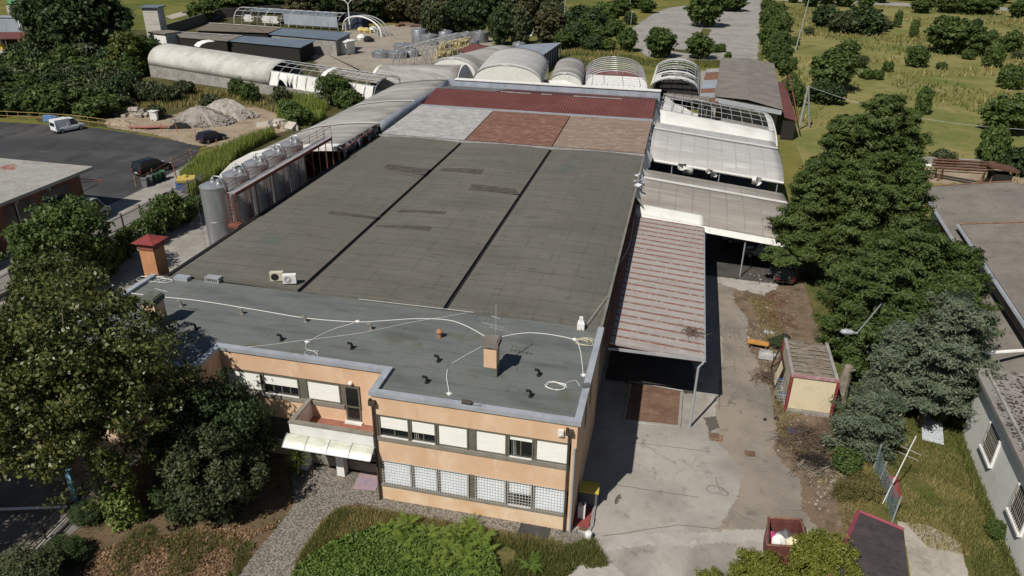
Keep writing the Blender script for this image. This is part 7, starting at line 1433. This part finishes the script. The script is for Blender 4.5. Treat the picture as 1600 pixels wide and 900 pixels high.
blades('dirt_weeds', 'sparse weeds along the dirt edge of the courtyard', [(10.6, 30), (12.6, 30), (13.2, 9), (12.6, 4.5), (13.6, 2.5), (14.6, 6), (12.0, 9.4), (11.2, 11), (11.6, 20)], 5000, .3, .035, l_dry, 18, .9, thr=.05, scale=.7)
blades('wall_weeds', 'green weeds along the foot of the grey rendered wall', [(21.3, -1), (22.0, -1), (22.9, 16), (22.1, 16), (21.5, 8)], 5000, .5, .05, l_green, 8, .7, thr=-.3, scale=1)
blades('path_edge_weeds', 'weeds at the right edge of the gravel path', [(19.6, -4), (21.6, -4), (21.9, 4), (20.0, 3.4), (19.4, .5)], 3500, .5, .05, l_green, 9, .8, thr=-.2, scale=.8)
blades('kerb_weeds', 'weeds around the small kerb post at the building corner', G((880, 858), (925, 840), (945, 870), (950, 885), (910, 890), (870, 905), (850, 900)), 3500, .35, .035, l_green, 10, .8, thr=-.3, scale=.6)
blades('lawn_dry_grass', 'straw-coloured grass at the edge of the lawn before the facade', G((505, 812), (530, 793), (600, 797), (680, 812), (780, 830), (880, 848), (880, 870), (700, 835), (600, 822), (520, 850), (470, 890), (460, 880)), 9000, .3, .03, l_dry, 11, .8)
blades('lawn_grass', 'green grass over the right end of the lawn', G((760, 836), (880, 855), (915, 850), (900, 890), (860, 930), (760, 930)), 8000, .32, .035, l_green, 12, .8, thr=-.25, scale=.7)
blades('drive_edge_grass', 'grass fringe along the cobbled drive', G((470, 870), (510, 815), (525, 800), (550, 800), (500, 860), (470, 905), (455, 910)), 5000, .3, .03, l_green, 13, .8)
blades('garden_grass', 'sparse tufts among the fallen leaves of the front garden', G((130, 900), (170, 800), (230, 790), (300, 830), (400, 850), (370, 910)), 7000, .3, .035, l_green, 14, .8, thr=.1, scale=.9)
blades('bank_grass', 'rough grass between tunnels and the empty car park', G((850, 95), (930, 70), (985, 82), (1010, 92), (1075, 96), (1125, 96), (1125, 105), (880, 105)), 9000, .7, .2, l_green, 15, .7, thr=-.2, scale=4)
blades('bank_dry_grass', 'yellow grass between tunnels and the brownish wood', G((800, 70), (830, 45), (850, 60), (930, 60), (990, 85), (900, 100), (860, 95), (880, 75)), 6000, .8, .2, l_dry, 16, .7, thr=-.1, scale=4)
b = Vector((-32.6, -9.8, -.05)); put_tree('plane', 'plane_tree', 'large tree cut off by the left picture edge beside the shaded ramp', 'tree', b, 12.0, 10.8, rz=2.2)  # unseen tree outside the view, placed so its shadow darkens the ramp
# leaf litter and low ground cover
def flat_leaves(name, label, poly, n, s, m, seed, zmin=0, zmax=.05, thr=None, scale=1.0, up=1.4, cat='fallen leaves', mound=0):
    rg = np.random.default_rng(seed); P = scatter(poly, n, rg)
    if thr is not None: P = patchy(P, scale, thr, rg, seed)
    n = len(P); z = rg.uniform(zmin, zmax, n)
    if mound: z = z+mound*(.5+.5*np.sin(P[:, 0]*1.7+1)*np.cos(P[:, 1]*1.9))*rg.random(n)
    o = bpy.data.objects.new(name, quads_mesh(name, leaf_arrays(np.stack([P[:, 0], P[:, 1], z], 1), 0, s, rg, 1.4, up), m)); COL.objects.link(o); return tag(o, label, cat, kind='stuff')
flat_leaves('fallen_leaves', 'brown fallen leaves carpeting the front garden', G((120, 900), (165, 800), (185, 775), (240, 790), (300, 800), (400, 830), (440, 810), (400, 860), (360, 910)), 9000, .1, l_litter, 21, -.02, .03, .0, 1.2)
flat_leaves('ground_cover', 'dense bright green clover-like ground cover on the lawn', G((520, 850), (580, 830), (620, 822), (700, 830), (760, 842), (772, 870), (790, 930), (440, 930), (470, 885)), 24000, .11, l_clover, 22, .02, .25, None, 1, .9, 'ground cover', .22)
rg = np.random.default_rng(31); FN = [(612, 830), (640, 822), (668, 836), (632, 850), (690, 842), (720, 838), (735, 826), (745, 850), (700, 862), (672, 868), (648, 876), (726, 872), (755, 842), (758, 868), (690, 890), (740, 893), (829, 886)]
for k, (u, v) in enumerate(FN):
    q = at(u, v); vv = []
    for f in range(15):
        a = rg.random()*6.28; L = rg.uniform(.6, 1.15); e = rg.uniform(.5, 1.1); d = np.array([math.cos(a), math.sin(a), 0]); sd_ = np.array([-math.sin(a), math.cos(a), 0])
        for s in range(10):
            t = (s+.7)/10; c = d*L*t*math.cos(e)+np.array([0, 0, L*math.sin(e)*t*(1-.55*t)+.1]); w_ = .2*L*(1-t)**.7*min(1, t*4)+.02; dd_ = d*.045
            for sg in (-1, 1): vv += [c-dd_*.7, c+dd_*.7, c+sd_*sg*w_+d*.05+dd_*.3-np.array([0, 0, .02]), c+sd_*sg*w_+d*.05-dd_*.3-np.array([0, 0, .02])]
    o = bpy.data.objects.new('fern', quads_mesh('fern', np.array(vv), l_lime if k != 16 else l_clover)); COL.objects.link(o); o.location = q; tag(o, 'yellow-green fern among the ground cover before the facade' if k != 16 else 'lone fern in the grass at the right end of the lawn', 'fern', 'ferns in front of the facade')
# rounded bushes at the bottom edge
lib_tree('globe', 41, 2.4, 1.35, l_yellow, .055, 260, 170, .3, crown0=.0, lobes=3, shell=.75, trunk=.07, bark=m_bark)
b = at(1292, 880, 2.3); b.z = -.05; put_tree('globe', 'round_bush', 'dense round yellow-green bush between skip and felt-roofed shed', 'bush', b, 3.6, 2.9)
lib_tree('ybush', 42, 1.9, 1.6, l_yellow, .065, 200, 130, .36, crown0=.0, lobes=4, shell=.5, trunk=.06, bark=m_bark)
b = at(1190, 902, .9); b.z = -.05; put_tree('ybush', 'yellow_bush', 'loose yellow-green bush at the bottom edge below the skip', 'bush', b, 1.9, 2.7)
b = at(1110, 915, .7); b.z = -.05; put_tree('ybush', 'yellow_bush', 'smaller yellow-green bush left of the loose one at the bottom edge', 'bush', b, 1.3, 1.7)
b = at(35, 925); put_tree('oliveshrub', 'grey_green_shrub', 'grey-green shrub in the lower left corner', 'shrub', b, 1.9, 3.2)
b = at(95, 880); put_tree('dark', 'dark_shrub', 'dark creeping shrub along the ramp kerb', 'shrub', b, 1.0, 2.0)
b = at(135, 810); put_tree('dark', 'dark_shrub', 'small dark shrub at the top of the ramp railing', 'shrub', b, .9, 1.6)
b = at(1318, 735); put_tree('laurel', 'green_shrub', 'glossy green shrub at the foot of the smaller blue-grey cedar', 'shrub', b, 1.3, 1.8)
lib_tree('dryshrub', 43, 1.2, 1.1, leafmat('dry_shrub_leaves', (.09, .085, .025), (.15, .135, .045), (.24, .21, .09)), .06, 110, 60, .3, crown0=.0, lobes=5, shell=.3, trunk=.04, bark=m_bark)
for u, v, h_, w_, lb_ in ((1338, 768, 1.0, 1.5, 'yellowish dry shrub left of the netting fence, nearer the dirt'), (1354, 776, 1.2, 1.5, 'yellowish dry shrub touching the netting fence'), (1318, 778, .8, 1.2, 'low dry shrub above the felt-roofed shed')):
    b = at(u, v); put_tree('dryshrub', 'dry_shrub', lb_, 'shrub', b, h_, w_)
b = at(1465, 660); put_tree('laurel', 'green_shrub', 'dark green shrub between white panel and grey rendered wall', 'shrub', b, 1.2, 1.0)
b = at(1552, 838); put_tree('laurel', 'green_shrub', 'small leafy shrub at the foot of the grey rendered wall', 'shrub', b, .9, 1.1)
b = at(1218, 540); put_tree('oliveshrub', 'green_shrub', 'low olive weeds on the dirt behind the cream container', 'shrub', b, .7, 1.6)
# left wood and thicket
lib_tree('wood1', 51, 15, 6.3, l_dark, .55, 260, 60, 1.5, crown0=.1, lobes=7, shell=.45, trunk=.4, bark=m_bark)
lib_tree('wood2', 52, 12, 5.2, l_dark, .5, 220, 55, 1.3, crown0=.06, lobes=6, shell=.45, trunk=.35, bark=m_bark)
lib_tree('thick1', 53, 4.5, 3.0, l_mid, .36, 120, 55, .9, crown0=.0, lobes=5, shell=.45, trunk=.1, bark=m_bark)
lib_tree('thick2', 54, 4.5, 2.8, l_dark, .36, 120, 55, .9, crown0=.0, lobes=5, shell=.45, trunk=.1, bark=m_bark)
lib_tree('thick3', 55, 3.2, 2.2, l_olive, .33, 90, 50, .8, crown0=.0, lobes=5, shell=.45, trunk=.08, bark=m_bark)
lib_tree('limetree', 58, 8.0, 3.6, leafmat('lime_olive', (.06, .08, .015), (.09, .115, .022), (.14, .16, .04), patch=.4), .33, 200, 55, .8, crown0=.02, lobes=4, shell=.6, trunk=.2, bark=m_bark)
LW = 'dark trees of the wood at the upper left'
for i, (u, v, vt, w_) in enumerate(((95, 90, -8, 80), (125, 96, -12, 90), (150, 92, -14, 105), (168, 84, -12, 78), (90, 70, -20, 80), (160, 66, -20, 80), (130, 70, -20, 100), (70, 58, -5, 50))):
    px_tree('wood1' if i % 2 else 'wood2', 'dark_tree', 'tall dark green tree in the wood left of the pale tower', 'tree', u, v, vt, w_, LW)
px_tree('limetree', 'yellow_green_tree', 'rounded yellow-green tree standing before the pale tower', 'tree', 203, 116, 42, 56); px_tree('midtree', 'green_tree', 'dark rounded green tree touching the end of the white tunnel', 'tree', 236, 112, 52, 40)
TH = 'shrubs of the thicket beyond the car park'; rr = random.Random(19)
for row, (v, n) in enumerate(((112, 8), (124, 9), (138, 10), (152, 9), (166, 8), (178, 7))):
    for k in range(n):
        u = -10+k*(250-row*8)/n+rr.uniform(-8, 8); vv = v+rr.uniform(-5, 5)
        if vv > 172 and u > 165: continue
        px_tree(rr.choice(['thick1', 'thick2', 'thick2', 'thick1', 'thick3']), 'thicket_shrub', 'shrub in the dense green thicket beyond the yellow railing', 'shrub', u, vv, vv-rr.uniform(24, 42), rr.uniform(34, 56), TH)
SL = 'bushes dotted over the slope below the white tunnel'
for u, v, vt, w_, k in ((205, 150, 118, 44, 'thick2'), (235, 158, 130, 40, 'thick3'), (140, 168, 140, 36, 'thick3'), (188, 175, 150, 30, 'thick3'), (265, 160, 136, 36, 'thick3'), (290, 150, 128, 26, 'thick3'), (372, 150, 125, 22, 'thick1'), (392, 160, 132, 24, 'thick1'), (440, 165, 138, 26, 'thick3'), (330, 172, 150, 30, 'thick3'), (245, 185, 166, 22, 'thick3'), (455, 185, 160, 34, 'thick1'), (470, 195, 172, 34, 'thick1')):
    px_tree(k, 'slope_bush', 'green bush on the dry slope below the white tunnel', 'bush', u, v, vt, w_, SL)
px_tree('midtree', 'green_tree', 'leafy green tree in front of the wrecked end of the white tunnel', 'tree', 527, 165, 112, 56); px_tree('thick1', 'green_bush', 'bright bush at the foot of the leafy tree by the wrecked tunnel', 'bush', 545, 172, 142, 40)
# woods across the top
lib_tree('brown1', 61, 12, 4.6, l_brownw, .6, 200, 45, 1.3, crown0=.05, lobes=6, shell=.4, trunk=.3, bark=m_bark)
lib_tree('brown2', 62, 10, 4.2, l_olive, .55, 180, 45, 1.2, crown0=.05, lobes=6, shell=.4, trunk=.3, bark=m_palebark)
lib_tree('far1', 63, 9, 4.0, l_mid, .5, 190, 48, 1.1, crown0=.06, lobes=6, shell=.45, trunk=.25, bark=m_bark)
TW = 'trees of the brownish wood behind the gravel yard'; rr = random.Random(29)
for k in range(34):
    u = 480+k*11.6+rr.uniform(-5, 5); v = [40, 26, 58][k % 3]+rr.uniform(-4, 4)
    if u < 640: v = min(v, 34)
    if u > 760 and k % 3 == 2: v = 70
    px_tree(rr.choice(['brown1', 'brown2', 'brown1', 'wood2']), 'wood_tree', 'tree in the brownish wood behind the steel vats', 'tree', u, v, v-rr.uniform(48, 66), rr.uniform(34, 54), TW)
for i, (u, v, vt, w_, lb_) in enumerate(((318, 34, 2, 40, 'bright leafy tree by the pale track behind the boundary wall'), (350, 24, -8, 44, 'leafy tree right of the bright one behind the boundary wall'), (392, 20, -10, 50, 'broad tree above the wrecked hoop greenhouse'), (440, 16, -14, 50, 'dark tree at the top edge above the hoop greenhouse'))):
    px_tree(['far1', 'far1', 'wood2', 'wood2'][i], 'green_tree', lb_, 'tree', u, v, vt, w_)
HD = 'bushes on the green bank left of the empty car park'
for u, v, vt, w_ in ((897, 74, 40, 40), (912, 62, 32, 40), (925, 48, 18, 36), (937, 66, 42, 30), (945, 34, 6, 36), (905, 40, 12, 40), (880, 76, 50, 30), (960, 55, 34, 30), (965, 24, 0, 34), (995, 12, -8, 40), (925, 80, 60, 30), (1010, 20, 0, 24), (950, 80, 62, 24), (890, 58, 26, 36)):
    px_tree(rr.choice(['thick1', 'thick2', 'far1']), 'bank_bush', 'bush on the green bank between brownish wood and empty car park', 'bush', u, v, vt, w_, HD)
for u, v, vt, w_, lb_, key in ((980, 80, 46, 28, 'slim bush on the left kerb of the empty car park', 'far1'), (984, 38, 21, 18, 'small bush on the far left kerb of the empty car park', 'thick2'), (1029, 89, 45, 41, 'rounded tree in front of the empty car park, nearest the bare hoop frame', 'far1'), (1092, 91, 54, 38, 'rounded tree at the end of the grassy parking strip', 'far1'), (1100, 42, -16, 50, 'largest tree standing on the empty car park', 'far1'), (1143, 17, -8, 42, 'wide low tree at the far end of the empty car park', 'far1'), (1118, 81, 70, 10, 'small bush on the planted island, left one', 'thick1'), (1127, 81, 69, 11, 'small bush on the planted island, right one', 'thick1'), (1137, 92, 82, 10, 'little weed bush by the corner of the brown-roofed shed', 'thick1')):
    px_tree(key, 'parking_tree' if key == 'far1' else 'parking_bush', lb_, 'tree' if key == 'far1' else 'bush', u, v, vt, w_)
RH = 'bushes of the hedgerow right of the empty car park'
for u, v, vt, w_ in ((1205, 92, 62, 26), (1215, 78, 50, 30), (1198, 70, 40, 26), (1208, 58, 28, 28), (1222, 50, 22, 22), (1200, 42, 14, 26), (1212, 30, 6, 26), (1200, 20, 0, 24), (1225, 118, 95, 22), (1215, 106, 84, 26), (1232, 150, 118, 24), (1238, 165, 130, 26), (1226, 95, 70, 18)):
    px_tree(rr.choice(['thick1', 'thick1', 'far1']), 'hedge_bush', 'bush in the hedgerow between empty car park and meadow', 'bush', u, v, vt, w_, RH)
FB = 'smaller bushes scattered over the right-hand meadow'
for u, v, w_, h_ in ((1375, 49, 18, 22), (1401, 43, 10, 25), (1385, 45, 18, 12), (1426, 59, 12, 26), (1548, 104, 25, 32), (1577, 81, 28, 30), (1548, 66, 14, 18), (1430, 104, 28, 30), (1325, 84, 25, 20), (1344, 106, 22, 18), (1386, 112, 14, 15), (1352, 123, 18, 14), (1370, 124, 16, 14), (1238, 109, 10, 18), (1440, 177, 22, 38), (1262, 55, 14, 12), (1310, 78, 12, 8), (1590, 92, 16, 12), (1512, 92, 18, 14), (1470, 108, 14, 10), (1420, 84, 10, 10), (1595, 135, 14, 24), (1550, 215, 22, 14), (1240, 70, 14, 12), (1364, 45, 14, 10), (1335, 52, 16, 10)):
    px_tree(rr.choice(['thick1', 'thick1', 'thick3']), 'meadow_bush', 'small bush scattered in the yellow-green meadow', 'bush', u, v, v-h_, w_, FB)
for u, v, w_, h_, lb_, key in ((1286, 41, 36, 29, 'dark compact bush at the upper left of the meadow', 'thick2'), (1347, 52, 60, 36, 'wide dark bush in the upper middle of the meadow', 'thick2'), (1319, 52, 44, 30, 'olive bush left of the wide dark bush in the meadow', 'thick3'), (1477, 82, 62, 54, 'largest dark bush on the upper right of the meadow', 'far1'), (1518, 86, 42, 42, 'dark bush leaning against the largest one in the meadow', 'far1'), (1522, 50, 18, 18, 'small round tree above the leaning dark bush', 'thick2'), (1298, 142, 62, 62, 'big rounded dark tree just behind the tall cedar', 'far1'), (1288, 160, 50, 30, 'low dark bush under the big rounded tree', 'thick2'), (1575, 138, 30, 34, 'upright green bush at the right edge of the meadow', 'thick1'), (1567, 208, 64, 58, 'big leafy bush in the lower right of the meadow', 'far1'), (1542, 262, 40, 60, 'leafy young tree behind the rusty conveyor', 'thick1'), (1585, 272, 46, 36, 'dark bush right of the rusty conveyor', 'thick2'), (1470, 255, 34, 18, 'dead brown bush left of the rusty conveyor', 'thick3'), (1437, 20, 28, 22, 'dark tree on the near side of the far road', 'far1'), (1592, 28, 30, 28, 'dark tree at the right end of the far road', 'far1')):
    px_tree(key, 'meadow_tree' if key == 'far1' else 'meadow_bush', lb_, 'tree' if key == 'far1' else 'bush', u, v, v-h_, w_)
FR = 'trees along the far road'
for u, v, w_, h_ in ((1265, 10, 24, 20), (1290, 6, 30, 22), (1318, 10, 28, 22), (1352, 14, 22, 22), (1375, 4, 24, 16), (1480, 20, 34, 26), (1508, 22, 36, 28), (1535, 22, 36, 26), (1455, 12, 24, 20), (1240, 4, 20, 18), (1410, 0, 30, 16), (1560, 4, 40, 20)):
    px_tree('far1', 'roadside_tree', 'dark tree in the row along the far road', 'tree', u, v, v-h_, w_, FR)
